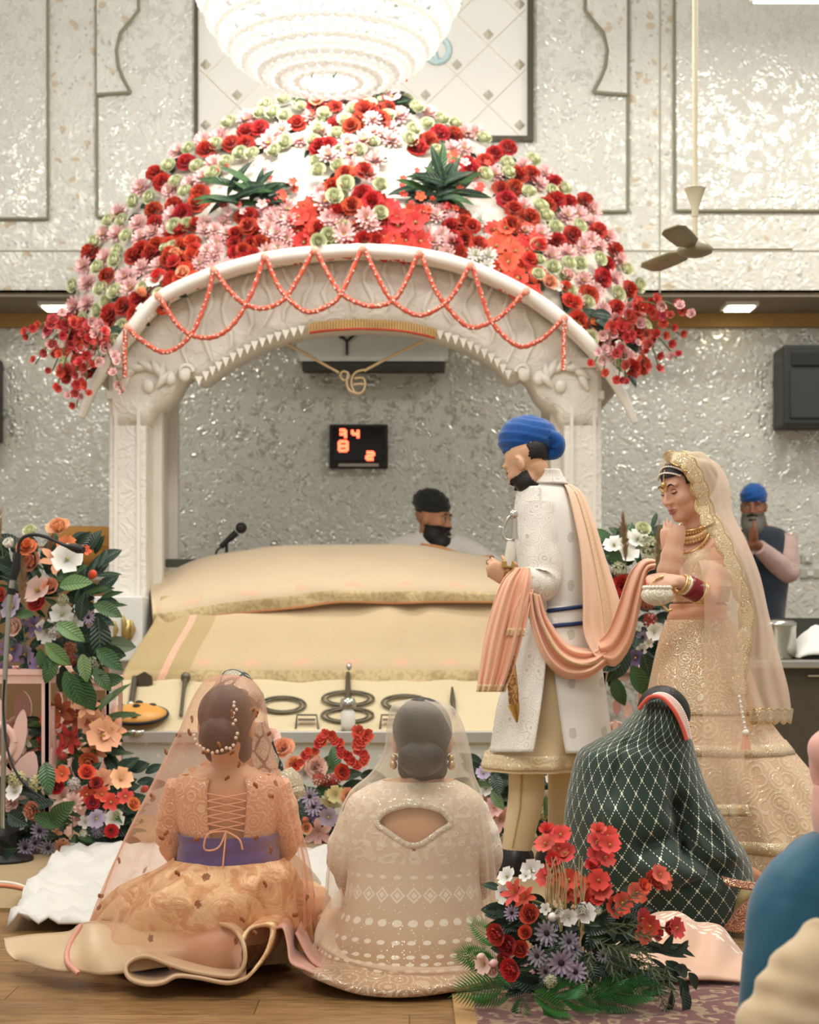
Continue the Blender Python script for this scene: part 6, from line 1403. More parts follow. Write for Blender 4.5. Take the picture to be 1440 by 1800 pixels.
obj('scabbard', MB().tube(smooth_path([q(893, 1000), q(891, 1060), q(893, 1130), q(900, 1190), q(903, 1238)], 30), [.018, .020, .021, .021, .019], 10, flat=((0, 1, 0), .5)), M_SCAB, swd)
obj('red_edge', MB().tube(smooth_path([q(899, 1020), q(899, 1130), q(907, 1190), q(910, 1236)], 20), .005, 6), plain('scabbard_red', '#8a2c20', .6), swd)
obj('chape', MB().tube(smooth_path([q(903, 1238), q(906, 1252), q(909, 1270)], 10), [.024, .017, .004], 10, flat=((0, 1, 0), .5)), plain('sword_gold', '#c8a35c', .3, .8), swd)
# ------------------------------------------------------------------ peach silk scarf linking groom and bride
T = NT('peach_silk'); o = T.obj(); T.p(color=T.mix(T.noise(o, 5, 3), srgb('#f3c0a0'), srgb('#eeb18e')), rough=.42, sheen=.35, spec=.45); T.bump(T.noise(o, 380, 1), .1, .003); M_SILK = T.mat
M_SILKL = T.mat.copy(); M_SILKL.name = 'pale_peach_silk'
for nd in M_SILKL.node_tree.nodes:
    if nd.type == 'MIX': nd.inputs[6].default_value = (*srgb('#f0cdb0'), 1); nd.inputs[7].default_value = (*srgb('#e9bf9f'), 1)
M_GOLDB = sequin('gold_woven_border', '#d7b98a', '#fff0cc', 240, .5, .5, 40, .5)
sc_ = thing('scarf', 'peach silk scarf draped over the groom and held by the bride', 'scarf', G_(1000, 1150, -.2))
def pleat(rows, n, m, amp, fr, ph=0, off=0):
    return sheet_px(rows, n, m, lambda u, v: off+amp*(math.sin(u*fr+ph+1.2*math.sin(u*5+v*2))+.5*math.sin(u*fr*2.3+v*3+ph))*(.35+.65*v)*.6)
def cloth(name, rows, mat, amp=.02, fr=22, ph=0, n=36, m=60, parent=None, solid=.004):
    G = pleat(rows, n, m, amp, fr, ph); b = MB(); b.grid(G); o = obj(name, b, mat, parent or sc_, solid=solid); return o, G
def edge_band(G, mat, i0, i1, parent, off=.006, name='gold_border'):
    b = MB(); b.grid([[p+V(0, -off, 0) for p in r] for r in G[i0:i1]]); return obj(name, b, mat, parent, solid=.003)
# front hanging bundle over the forearm
fp_, GG = cloth('front_fall', [(998, 905, 932, dG-.27, dG-.25), (1020, 884, 934, dG-.30, dG-.28), (1060, 868, 928, dG-.31, dG-.29), (1120, 852, 918, dG-.31, dG-.29), (1180, 843, 902, dG-.31, dG-.28), (1216, 838, 888, dG-.31, dG-.28)], M_SILK, .035, 15, 0, 44, 80)
edge_band(GG, M_GOLDB, 39, 44, fp_)
fp2, GG = cloth('short_fall', [(1036, 915, 938, dG-.29, dG-.27), (1070, 902, 930, dG-.30, dG-.28), (1118, 889, 922, dG-.30, dG-.28)], M_SILK, .02, 9, 1, 24, 40); edge_band(GG, M_GOLDB, 19, 24, fp2)
# swag from the forearm across the back of the coat
A = [G_(925, 1040, -.27), G_(932, 1090, -.26), G_(952, 1150, -.24), G_(985, 1188, -.22), G_(1030, 1192, -.20), G_(1068, 1168, -.16)]
Bc = [G_(950, 1046, -.20), G_(966, 1090, -.17), G_(1000, 1130, -.16), G_(1030, 1140, -.17), G_(1048, 1140, -.16), G_(1066, 1130, -.14)]
R1 = ribbon(A, Bc, 50, 46, lambda u, v: .022*math.sin(u*19+2*math.sin(v*4))*(.4+.6*math.sin(PI*min(1, v*1.1)))-.03*math.sin(PI*u)); b = MB(); b.grid(R1); sw = obj('swag', b, M_SILK, sc_, solid=.004)
b = MB(); b.grid([[p+V(0, -.007, 0) for p in r[19:24]] for r in R1]); obj('gold_border', b, M_GOLDB, sw, solid=.003)
# back fall from the far shoulder
bf, GG = cloth('back_fall', [(852, 992, 1004, dG-.06, dG+.0), (870, 1000, 1026, dG-.10, dG-.0), (920, 1012, 1046, dG-.13, dG-.02), (980, 1022, 1064, dG-.15, dG-.03), (1060, 1025, 1090, dG-.17, dG-.04), (1110, 1026, 1100, dG-.18, dG-.05), (1145, 1040, 1098, dG-.19, dG-.06), (1160, 1055, 1090, dG-.19, dG-.07)], M_SILKL, .022, 11, 2, 50, 60)
b = MB(); b.grid([[p+V(0, -.006, 0) for p in r[30:41]] for r in GG]); obj('gold_border', b, sequin('pale_gold_border', '#e2c49c', '#fff0cc', 260, .45, .55, 40, .4), bf, solid=.003)
obj('shoulder_fold', MB().tube(smooth_path([G_(915, 862, .10), G_(950, 858, .08), G_(985, 852, .02), G_(1004, 868, -.05)], 16), [.02, .03, .034, .03], 12, flat=((0, 0, 1), .4)), M_SILKL, sc_)
# span to the bride's hand
dB = 6.2
A = [G_(1062, 1165, -.16), G_(1085, 1170, -.2), W(1112, 1130, 6.2), W(1128, 1060, 6.1), W(1136, 1010, 6.0), W(1150, 1000, 5.96)]
Bc = [G_(1050, 1130, -.15), G_(1068, 1110, -.17), W(1084, 1070, 6.22), W(1106, 1010, 6.12), W(1130, 984, 6.02), W(1150, 983, 5.98)]
R2 = ribbon(A, Bc, 50, 30, lambda u, v: .018*math.sin(u*15+1.5*math.sin(v*4))-.03*math.sin(PI*u)); b = MB(); b.grid(R2); sp_ = obj('span', b, M_SILK, sc_, solid=.004)
# ------------------------------------------------------------------ bride
B_ = lambda x, y, o=0: W(x, y, dB+o)
M_LEH = sequin('gold_embroidered_peach', '#d9b48e', '#fff1d6', 210, .55, .6, 16, .6, '#e6cfab'); M_LEHD = sequin('dense_gold_embroidery', '#d2ad84', '#fff3dc', 250, .95, .5, 26, .8, '#ead7b4'); M_LACE = sequin('gold_lace_border', '#c8a878', '#fff4dc', 260, .8, .5, 46, .7, '#efe0bf')
M_VEIL = sheer('peach_bridal_net', '#f3dcc4', .36, .42); M_VEILF = sheer('peach_net_front', '#f5e0ca', .30, .4); M_PSATIN = fabric('peach_satin', '#e3b08e', '#d9a27e', rough=.4, satin=.2)
br = thing('person', 'bride in gold embroidered peach lehenga and net veil resting her cheek on her hand', 'person', (B_(1290, 0).x, dB, .012))
hb = Head(B_(1204, 861, -.02), (-.84, -.50, -.30), (-.16, -.02, 1), .98, True)
b = MB(); hb.add(b)
b.tube([hb.p(0, -.025, -.05), B_(1220, 935, .01), B_(1228, 962, .02)], [.050, .046, .058], 14, roundcaps=True)
rows_loft(b, [(945, 1208, 1250, dB+.02, .05), (965, 1180, 1282, dB+.02, .085), (1000, 1176, 1290, dB+.02, .105), (1050, 1182, 1278, dB+.02, .10), (1090, 1188, 1264, dB+.02, .088), (1130, 1172, 1275, dB+.03, .11), (1200, 1165, 1290, dB+.03, .12)], 18, 24)
arm(b, B_(1268, 968, -.06), B_(1248, 1050, -.20), B_(1192, 1022, -.26), (.043, .036, .034, .024))
tipsB = hand(b, B_(1190, 1020, -.262), (-1, -.05, -.02), (.05, -.75, .7), -1, .95, (.55, .7, .8, .9), .03, (.35, .4))
arm(b, B_(1196, 972, .04), B_(1176, 1034, -.06), B_(1181, 985, -.10), (.040, .034, .031, .022))
hand(b, B_(1180, 978, -.10), (-.20, .05, .97), (-.75, -.62, .0), 1, .9, (.10, .12, .16, .2), .03, (.4, .2))
b.tube([B_(1210, 1180, .0), B_(1230, 1400, .02), B_(1240, 1525, .0)], [.09, .06, .045], 12, roundcaps=True); b.tube([B_(1260, 1180, .06), B_(1270, 1400, .08), B_(1275, 1520, .08)], [.09, .06, .045], 12, roundcaps=True)
for x, o in ((1240, 0), (1275, .08)): b.tube([V(B_(x, 0).x, dB+o, .07), V(B_(x-22, 0).x, dB+o-.05, .045)], [.045, .034], 10, roundcaps=True)
remesh('body', b, .0042, SKIN_B, None, br, smooth_it=4)
hb.features(br, '#241611', '#a85a52', closed=True)
sh = MB()
for sg in (-1, 1):
    pts = [hb.surf(sg*x, z, .0008) for x, z in ((.018, .013), (.026, .018), (.036, .0185), (.047, .014))]; sh.tube(smooth_path(pts, 10), [.001, .0026, .003, .001], 6)
obj('eye_shadow', sh, plain('bronze_eyeshadow', '#8a5540', .5), br)
patch(hb, 'hair', M_HAIR, br, lambda q: (q.z > .062-.05*max(0, -q.y)/.05 and q.y < .10) or (q.y < -.005 and q.z > -.05) or (abs(q.x) > .058 and q.z > .02 and q.y < .04), .012, puff=lambda q, d: .012*max(0, q.z))
# jewellery
MJ = plain('antique_gold_jewel', '#d9b77e', .25, .7); MPRL = plain('pearl', '#f1e6d6', .2)
j = MB(); j.tube(smooth_path([hb.p(0, .07, .10), hb.surf(0, .07, .012), hb.surf(.0, .058, .008)], 10), .003, 6); jt = obj('forehead_chain', j, MJ, br)
b = MB(); c = hb.surf(0.004, .045, .008)
b.ball(c, .011, 10, 8)
for r_ in (.016, .021): b.tube([c+hb.M @ V(r_*math.cos(q_), .004, -.006+r_*math.sin(q_)) for q_ in (PI+PI*k/14 for k in range(15))], .003, 6)
obj('tikka_pendant', b, MJ, jt)
for dz in (.0, .013, .026):
    pts = [hb.p(x, .072-.35*abs(x)-dz*1.8, .085+dz*.6-.25*abs(x)) for x in (-.075, -.05, -.025, 0, .025, .05, .075)]; k = MB()
    pp = []
    for x in np.linspace(-.078, .078, 30):
        lo, hi = .02, .2; d = V(x, .07-dz*1.6, .075+dz).normalized()
        for _ in range(14):
            m_ = (lo+hi)/2; lo, hi = (m_, hi) if head_field(np.array(d*m_), True, 0) < 0 else (lo, m_)
        pp.append(hb.p(*(d*(lo+.018))))
    k.tube(pp, .0028, 6)
    for q_ in pp[::2]: k.ball(q_, .0042, 6, 4)
    obj('pearl_string', k, MPRL, br)
def collar_ring(cy, rx, rd, drop, r0, mat, name, beads=0):
    pts = []
    for i in range(37):
        th = 2*PI*i/36; c = B_(1219, cy, .0); f = max(0, -(math.cos(th)*.55+math.sin(th)*.8)); pts.append(c+V(math.cos(th)*rx, math.sin(th)*rd, -drop*f))
    k = MB(); k.tube(pts, r0, 8)
    if beads:
        for i in range(0, 36): k.ball(pts[i]+V(0, 0, -r0*1.6), r0*.8, 6, 5)
    return obj(name, k, mat, br)
collar_ring(922, .058, .058, .028, .007, MJ, 'choker', 1); collar_ring(930, .062, .063, .042, .009, sequin('jewel_stones', '#d8b074', '#fff3da', 300, 1.0, .3), 'choker', 1); collar_ring(936, .068, .070, .085, .006, MJ, 'necklace', 1)
b = MB(); c = hb.p(-.082, .002, -.035); b.ball(c, .012, 8, 6); b.ball(c+V(0, 0, -.022), (.014, .014, .016), 10, 8)
for k in range(8): b.ball(c+V(.012*math.cos(k), .012*math.sin(k), -.042), .004, 6, 5)
obj('earring', b, MJ, br)
# blouse
b = MB(); b.loft(rings_px([(968, 1188, 1278, dB+.02, .10), (985, 1176, 1290, dB+.02, .113), (1020, 1175, 1288, dB+.02, .118), (1058, 1180, 1280, dB+.02, .11)], 14, 44), True); obj('blouse', b, M_LACE, br)
b = MB(); b.grid(rings_px([(1062, 1180, 1276, dB+.02, .104), (1085, 1176, 1278, dB+.02, .108), (1106, 1174, 1282, dB+.03, .115)], 12, 48, lambda th, v: 1+.03*math.sin(v*16+2*th)), True); obj('waist_sash', b, M_PSATIN, br, solid=.006)
# skirt
wsk = wrapfold(.05, 13, .3, 2.2, 1.4)
rowsS = [(1090, 1172, 1285, dB+.03, .12), (1130, 1160, 1300, dB+.03, .15), (1200, 1146, 1325, dB+.04, .21), (1262, 1138, 1350, dB+.05, .26), (1350, 1150, 1420, dB+.06, .34), (1430, 1166, 1490, dB+.08, .40), (1520, 1180, 1560, dB+.10, .46), (1556, 1186, 1590, dB+.11, .48)]
R = rings_px(rowsS, 70, 120, wsk); b = MB(); b.loft(R[24:], True); sk = obj('skirt', b, M_LEH, br)
b = MB(); b.loft([[c.lerp(sum(r, Vector())/len(r), -.012) for c in r] for r in R[:29]], False); obj('skirt_yoke', b, M_LEHD, sk, solid=.004)
for i0 in (34, 52):
    b = MB(); b.grid([[c.lerp(sum(r, Vector())/len(r), -.01) for c in r] for r in R[i0:i0+3]], True); obj('skirt_band', b, M_LACE, sk, solid=.003)
b = MB(); Gd = rings_px([(1470, 1168, 1520, dB+.1, .43), (1500, 1172, 1545, dB+.1, .45), (1540, 1184, 1580, dB+.11, .48)], 5, 90, wsk); b.grid(Gd, True); obj('skirt_hem', b, M_LACE, sk, solid=.003)
# bangles on the near wrist
e0, w0 = B_(1248, 1050, -.20), B_(1192, 1022, -.26); ax = (w0-e0).normalized(); s1 = ax.orthogonal().normalized(); s2 = ax.cross(s1)
def bangle(t, r, tube_r, mat, name, wd=0):
    c = e0.lerp(w0, t); k = MB()
    if wd:
        k.loft([[c+ax*o_+(s1*math.cos(q_)+s2*math.sin(q_))*(r+dr) for q_ in (2*PI*i/28 for i in range(28))] for o_, dr in ((-wd/2, -.004), (-wd/2, .002), (-wd*.3, .004), (wd*.3, .004), (wd/2, .002), (wd/2, -.004))], False)
    else: k.tube([c+(s1*math.cos(q_)+s2*math.sin(q_))*r for q_ in (2*PI*i/28 for i in range(29))], tube_r, 7)
    return obj(name, k, mat, br)
MMAR = plain('maroon_enamel', '#7d1a24', .3)
for k in range(6): bangle(.40+k*.048, .0385-.0012*k, .0052, MMAR, 'red_bangle')
bangle(.52, .039, 0, MMAR, 'red_bangle', .066)
for t in (.28, .33): bangle(t, .042, .006, MJ, 'gold_bangle')
for t in (.72, .77, .82, .88): bangle(t, .034, .0052, MJ if t != .77 else MPRL, 'gold_bangle')
hn = plain('henna_orange', '#9a4a30', .6)
for k, (a, c, r) in enumerate(tipsB[:4]): obj('henna_tip', MB().ball(c, r*1.1, 9, 7), hn, br)
# cloth of the veil bunched over the raised hand and forearm
wr_ = smooth_path([B_(1180, 1026, -.10), B_(1178, 1000, -.11), B_(1184, 965, -.11), B_(1192, 925, -.10)], 20)
b = MB(); b.tube(wr_, [lerp(.056, .030, i/19)*(1+.06*math.sin(i*1.3)) for i in range(20)], 18); obj('veil_over_hand', b, sheer('peach_net_dense', '#f2d3b8', .62, .3), br, solid=.0)
# veil: cap on the head, back fall, lace edge, front panel
G = hb.grid
vm = MB()
capc = hb.p(0, -.018, .03)
def capfn(th, ph): return 1+.035*math.sin(th*6+ph*5)+.03*nz(th*2, ph*2)
patch(hb, 'veil_cap', sheer('peach_net_cap', '#e9dcc4', .3, .5), br, lambda q: q.y < .035+.2*(q.z-.06) and q.z > -.06 and q.z+.9*(-q.y) > -.02, .022, puff=lambda q, d: .02*max(0, -q.y)/.1+.006*math.sin(q.x*120+q.z*60))
rowsV = [(800, 1192, 1232, dB-.14, dB+.04), (815, 1214, 1262, dB-.16, dB+.06), (850, 1232, 1282, dB-.16, dB+.10), (900, 1246, 1288, dB-.15, dB+.12), (950, 1272, 1312, dB-.18, dB+.12), (1010, 1296, 1336, dB-.20, dB+.14), (1080, 1316, 1352, dB-.20, dB+.16), (1150, 1306, 1370, dB-.22, dB+.18), (1210, 1302, 1386, dB-.24, dB+.2), (1255, 1318, 1392, dB-.24, dB+.22)]
Gv = sheet_px(rowsV, 70, 50, lambda u, v: -.08*math.sin(PI*u)*(.3+v)+.022*math.sin(u*19+2*math.sin(v*3))*v); b = MB(); b.grid(Gv); bv = obj('veil_back', b, M_VEIL, br)
farE = [[r[-1].lerp(V(r[-1].x-.12-.15*i/69, r[-1].y+.30, r[-1].z), t)+V(.06*math.sin(PI*t), 0, 0) for t in np.linspace(0, 1, 16)] for i, r in enumerate(Gv)]
b = MB(); b.grid(farE); obj('veil_far_side', b, M_VEIL, br)
# scalloped lace along the front edge and the hem
def lace_strip(path, nrm, wd, name, parent, n=150, scal=13):
    p = smooth_path(path, n); R = []
    for i in range(n):
        t = (p[min(i+1, n-1)]-p[max(i-1, 0)]).normalized(); nv = Vector(nrm); sdv = t.cross(nv).normalized(); k = wd*(.62+.38*abs(math.sin(PI*scal*i/n)))
        R.append([p[i]+sdv*k*(u-.35)+nv*.012 for u in (0, .25, .5, .75, 1)])
    b = MB(); b.grid(R); o = obj(name, b, M_LACE, parent, solid=.004)
    k = MB(); k.tube([r[-1] for r in R], .003, 5); k.tube([r[0] for r in R], .003, 5); obj('gold_cord', k, MJ, o); return o
edge = [r[0] for r in Gv]; lace_strip([edge[i] for i in range(0, 64, 3)], (0, -1, 0), .062, 'lace_edge', bv, 170, 13)
hem = Gv[-1]; lace_strip([hem[i] for i in range(0, 50, 4)]+[hem[-1]], (0, -1, 0), .06, 'lace_hem', bv, 60, 6)
capedge = [B_(1168, 808, -.03), B_(1182, 800, -.08), B_(1196, 808, -.12), B_(1219, 830, -.13), B_(1228, 858, -.135), B_(1234, 884, -.14), B_(1241, 906, -.155), B_(1249, 922, -.165)]
lace_strip(capedge, (0, -1, 0), .05, 'lace_edge', bv, 90, 6)
fpn, GG = cloth('veil_front_panel', [(985, 1228, 1272, dB-.22, dB-.16), (1010, 1234, 1300, dB-.28, dB-.2), (1060, 1238, 1302, dB-.30, dB-.24), (1150, 1238, 1306, dB-.32, dB-.28), (1260, 1236, 1312, dB-.36, dB-.32), (1360, 1234, 1308, dB-.42, dB-.38), (1435, 1240, 1318, dB-.46, dB-.42)], M_VEILF, .03, 9, 1, 50, 50, br, 0)
edge_band(GG, M_LACE, 46, 50, fpn, .005, 'lace_hem')
_, GG = cloth('veil_arm_fold', [(962, 1236, 1262, dB-.16, dB-.1), (985, 1206, 1290, dB-.24, dB-.12), (1010, 1196, 1300, dB-.27, dB-.14), (1030, 1230, 1304, dB-.28, dB-.18)], M_VEILF, .02, 7, 0, 24, 40, br, 0)
b = MB(); tp_ = [B_(1300, 1225, -.33), B_(1303, 1245, -.335), B_(1310, 1280, -.34)]; b.tube(tp_, .004, 6)
for i in range(7): b.ball(tp_[0].lerp(tp_[2], i/6), .007, 6, 5)
b.ball(B_(1311, 1288, -.34), .014, 8, 6); tz = obj('tassel', b, MPRL, fpn); obj('tassel_fringe', MB().tube([B_(1311, 1290, -.34), B_(1311, 1318, -.34)], [.008, .02], 9), plain('peach_thread', '#e8a98a', .8), tz)
# pouch and pendant strings in her hands
po = thing('pearl_pouch', 'small pearl beaded pouch hanging from the hand of the bride', 'pouch', W(1152, 1068, 5.9)); c = W(1156, 1046, 5.93)
b = MB(); b.ball(c, (.062, .045, .04), 18, 12, fn=lambda th, ph: 1+.04*math.sin(th*7)*math.cos(ph)); obj('bag', b, sequin('pearl_beadwork', '#d9ceb4', '#fffaf0', 190, 1.0, .45), po)
b = MB()
for k in range(22): q_ = 2*PI*k/22; b.ball(c+V(.05*math.cos(q_), .036*math.sin(q_), .028), .008, 7, 5)
obj('bead_rim', b, MPRL, po)
b = MB(); b.tube([c+V(.02, 0, -.035), c+V(.035, -.02, -.06), c+V(.05, -.01, -.055)], .006, 6); b.tube([c+V(-.03, -.01, .03), c+V(-.01, -.02, .06), c+V(.02, -.01, .07)], .005, 6); obj('cord', b, MJ, po)
# ------------------------------------------------------------------ two men behind
gd = 9.98; R_ = lambda x, y, o=0: W(x, y, gd+o)
gp = thing('person', 'bearded man in black turban and white shirt seated behind the shrine cover', 'person', (R_(760, 0).x, gd, PZ))
hg = Head(R_(762, 914, -.03), (.86, -.48, -.12), (0, 0, 1), 1.12, False, 1)
b = MB(); hg.add(b); b.tube([hg.p(0, -.02, -.04), R_(752, 975), R_(752, 1010)], [.062, .062, .07], 14, roundcaps=True)
rows_loft(b, [(985, 690, 815, gd, .09), (1010, 680, 830, gd, .12), (1100, 690, 820, gd, .14), (1180, 680, 830, gd, .18), (1218, 660, 850, gd, .2)], 14, 24)
arm(b, R_(815, 1000, 0), R_(860, 1040, -.1), R_(895, 1010, -.25)); arm(b, R_(690, 1000, 0), R_(680, 1080, -.15), R_(740, 1090, -.3)); hand(b, R_(897, 1009, -.26), (.9, -.3, .1), (0, 0, 1), 1, 1, (.2, .2, .2, .2)); hand(b, R_(742, 1090, -.31), (.9, -.3, .1), (0, 0, 1), 1, 1, (.3, .3, .3, .3))
remesh('body', b, .007, SKIN_M, None, gp)
hg.features(gp, '#120e0c', '#7d4f43')
patch(hg, 'beard', M_HAIR, gp, lambda q: q.z < -.028-.3*max(0, q.y-.075) and q.y > -.015 and not (q.y > .07 and abs(q.x) < .020 and -.072 < q.z < -.056), .010, puff=lambda q, d: .028*min(1, max(0, -q.z-.04)/.06))
m = MB(); m.tube(smooth_path([hg.surf(x, z, .006) for x, z in ((-.045, -.058), (-.022, -.048), (0, -.046), (.022, -.048), (.045, -.058))], 16), [.006, .011, .008, .011, .006], 8); obj('moustache', m, M_HAIR, gp)
turban('turban', hg.p(0, -.02, .085), (.105, .125, .098), hg.M @ Matrix.Rotation(-.32, 3, 'X'), fabric('black_turban_cloth', '#23251f', '#191b17', fold=24, fold_str=.05), gp, 7, .8, .07, 1.0, lambda th, ph: .10*math.exp(-((th-PI*1.5)/.6)**2-((ph+.1)/.6)**2))
M_WSH = fabric('white_shirt_cotton', '#dedbd4', '#cfccc6', fold=9, fold_str=.08)
b = MB(); b.loft(rings_px([(938, 715, 790, gd, .07), (952, 682, 830, gd, .105), (985, 662, 860, gd, .14), (1100, 684, 826, gd, .16), (1200, 660, 850, gd, .22)], 24, 40, wrapfold(.03, 6, 1, 4)), True); shg = obj('shirt', b, M_WSH, gp)
sleeve('sleeve', R_(800, 958, 0), R_(850, 985, -.1), R_(893, 1000, -.24), (.085, .085, .075, .06, .04), shg, M_WSH, 3); sleeve('sleeve', R_(695, 995, 0), R_(678, 1075, -.15), R_(735, 1090, -.29), (.085, .08, .07, .055, .04), shg, M_WSH, 4)
M_OR = fabric('orange_gold_cloth', '#dd9a5e', '#c9803f')
tag(obj('folded_cloth', MB().tube(smooth_path([R_(740, 956, -.28), R_(775, 963, -.3), R_(800, 972, -.3), (R_(830, 980, -.3)), R_(866, 979, -.3)], 24), [.012, .02, .022, .02, .022], 9, flat=((0, 0, 1), .6)), M_OR, loc=R_(800, 975, -.3)), 'orange gold-edged cloth lying along the top of the shrine cover', 'cloth')
md = 10.6; N_ = lambda x, y, o=0: W(x, y, md+o)
mp_ = thing('person', 'man in blue turban and dark waistcoat standing with joined palms by the wall', 'person', (N_(1340, 0).x, md, 0.0))
hm = Head(N_(1325, 892, -.03), (-.30, -.94, -.12), (0, 0, 1), 1.0, False, 1)
b = MB(); hm.add(b); b.tube([hm.p(0, -.02, -.04), N_(1336, 930), N_(1338, 950)], [.06, .06, .07], 14, roundcaps=True)
rows_loft(b, [(925, 1310, 1360, md, .07), (940, 1300, 1380, md, .10), (1000, 1302, 1384, md, .12), (1080, 1306, 1376, md, .12), (1130, 1304, 1378, md, .13)], 12, 22)
arm(b, N_(1376, 950, 0), N_(1378, 1005, -.08), N_(1330, 955, -.30)); arm(b, N_(1304, 950, 0), N_(1296, 1005, -.1), N_(1318, 958, -.30))
hand(b, N_(1329, 954, -.30), (-.1, -.1, 1), (1, .1, 0), -1, .95, (.05, .05, .05, .05), .0, (.2, .1)); hand(b, N_(1319, 956, -.30), (.1, -.1, 1), (-1, .1, 0), 1, .95, (.05, .05, .05, .05), .0, (.2, .1))
for x in (1322, 1360): b.tube([N_(x, 1130), N_(x, 1230), W(x, 1345, md)], [.09, .06, .045], 12, roundcaps=True); b.tube([V(N_(x, 0).x, md, .06), V(N_(x-8, 0).x, md-.14, .04)], [.045, .035], 10, roundcaps=True)
remesh('body', b, .007, SKIN_D, None, mp_)
hm.features(mp_, '#2a201a', '#6d463c')
patch(hm, 'beard', plain('grey_beard', '#6d6a62', .7, bumps=(140, .6, .004)), mp_, lambda q: q.z < -.03-.3*max(0, q.y-.075) and q.y > -.01 and not (q.y > .07 and abs(q.x) < .020 and -.072 < q.z < -.056), .008, puff=lambda q, d: .03*min(1, max(0, -q.z-.04)/.06))
m = MB(); m.tube(smooth_path([hm.surf(x, z, .006) for x, z in ((-.045, -.058), (-.022, -.048), (0, -.046), (.022, -.048), (.045, -.058))], 16), [.006, .011, .008, .011, .006], 8); obj('moustache', m, M_HAIR, mp_)
turban('turban', hm.p(0, -.012, .075), (.090, .112, .085), hm.M, M_BLUE, mp_, 6, .4, .05, 0)
M_KUR = fabric('dusty_pink_shirt', '#c9aea4', '#b99c92', fold=9, fold_str=.08); M_WST = fabric('dark_navy_waistcoat', '#26323f', '#1c2630', fold=9, fold_str=.05)
b = MB(); b.loft(rings_px([(926, 1312, 1362, md, .08), (940, 1300, 1384, md, .12), (1000, 1300, 1388, md, .145), (1080, 1304, 1380, md, .145), (1110, 1302, 1382, md, .15)], 24, 36, wrapfold(.02, 5, 1, 4)), True); ws = obj('waistcoat', b, M_WST, mp_)
b = MB(); b.loft(rings_px([(1090, 1300, 1384, md, .16), (1180, 1300, 1384, md, .17), (1335, 1306, 1380, md, .15)], 16, 36, wrapfold(.03, 5, 2, 6)), True); obj('trousers', b, plain('dark_trousers', '#20262c', .8), mp_)
sleeve('sleeve', N_(1382, 945, 0), N_(1384, 1006, -.08), N_(1334, 962, -.27), (.08, .078, .075, .065, .05), ws, M_KUR, 5); sleeve('sleeve', N_(1302, 945, 0), N_(1292, 1004, -.1), N_(1314, 965, -.27), (.078, .075, .07, .06, .05), ws, M_KUR, 6)
# ------------------------------------------------------------------ peach veiled woman on the left
dL = 4.76; L_ = lambda x, y, o=0: W(x, y, dL+o)
wl_ = thing('person', 'woman seated under a long sheer peach veil with royal blue waist sash', 'person', (L_(390, 0).x, dL, .012))
hl = Head(L_(400, 1279, -.01), (.12, .95, -.18), (0, 0, 1), .98, True)
b = MB(); hl.add(b); b.tube([hl.p(0, -.02, -.04), L_(402, 1345), L_(400, 1368)], [.052, .048, .06], 14, roundcaps=True)
rows_loft(b, [(1345, 365, 435, dL, .05), (1362, 330, 470, dL, .075), (1385, 312, 490, dL, .092), (1430, 318, 484, dL, .10), (1470, 330, 474, dL, .092), (1520, 322, 480, dL, .115), (1575, 300, 500, dL, .15), (1612, 290, 510, dL, .15)], 18, 30)
arm(b, L_(318, 1392), L_(300, 1490, .05), L_(340, 1540, .26), (.044, .038, .036, .026)); arm(b, L_(484, 1388), L_(505, 1488, .05), L_(460, 1540, .26), (.044, .038, .036, .026))
hand(b, L_(342, 1541, .27), (.7, .6, -.1), (0, 0, 1), -1, .9); hand(b, L_(458, 1541, .27), (-.7, .6, -.1), (0, 0, 1), 1, .9)
b.tube([L_(330, 1585, .05), L_(240, 1590, .35), L_(380, 1595, .5)], [.09, .075, .05], 12, roundcaps=True); b.tube([L_(460, 1585, .05), L_(545, 1590, .35), L_(420, 1595, .5)], [.09, .075, .05], 12, roundcaps=True)
remesh('body', b, .006, SKIN_L, None, wl_)
hl.features(wl_, '#2a1d15')
patch(hl, 'hair', M_BROWNHAIR, wl_, lambda q: q.y < .03 or q.z > .075, .008, puff=lambda q, d: .008*max(0, -q.y)/.1)
bn = MB(); bn.ball(hl.p(0, -.105, -.035), (.060, .046, .056), 28, 20, hl.M, lambda th, ph: 1+.035*math.sin(th*5+ph*7)); obj('hair_bun', bn, M_BROWNHAIR, wl_)
bn = MB(); R = random.Random(2)
for k in range(14): q_ = PI*(.05+.9*k/13); bn.ball(hl.p(.066*math.cos(q_), -.142, -.03-.06*math.sin(q_)+R.uniform(-.006, .006)), .0055, 7, 5)
for k in range(7): bn.ball(hl.p(.05+.006*math.sin(k*2), -.135+.01*k*.2, -.005+k*.011), .005, 7, 5)
obj('hair_pearls', bn, plain('pearl', '#f1e6d6', .2), wl_)
M_BLS = sequin('peach_gold_blouse', '#dca27c', '#fff0d8', 190, .4, .5, 22, .6, '#ecc7a4'); M_BLSL = M_BLS
bl_ = MB(); wfl = wrapfold(.01, 5, 0, 2)
bl_.grid(rings_px([(1362, 318, 482, dL, .085), (1385, 304, 497, dL, .106), (1430, 309, 492, dL, .114), (1470, 320, 482, dL, .108), (1478, 320, 482, dL, .109)], 30, 60, wfl, -PI/2+.42, PI*1.5-.30)); blo = obj('blouse', bl_, M_BLS, wl_, solid=.006)
sleeve('sleeve', L_(322, 1380), L_(303, 1450, .03), L_(298, 1480, .05), (.05, .055, .05, .047, .045), blo, M_BLSL, 1, 24); sleeve('sleeve', L_(480, 1378), L_(500, 1450, .03), L_(506, 1480, .05), (.05, .055, .05, .047, .045), blo, M_BLSL, 2, 24)
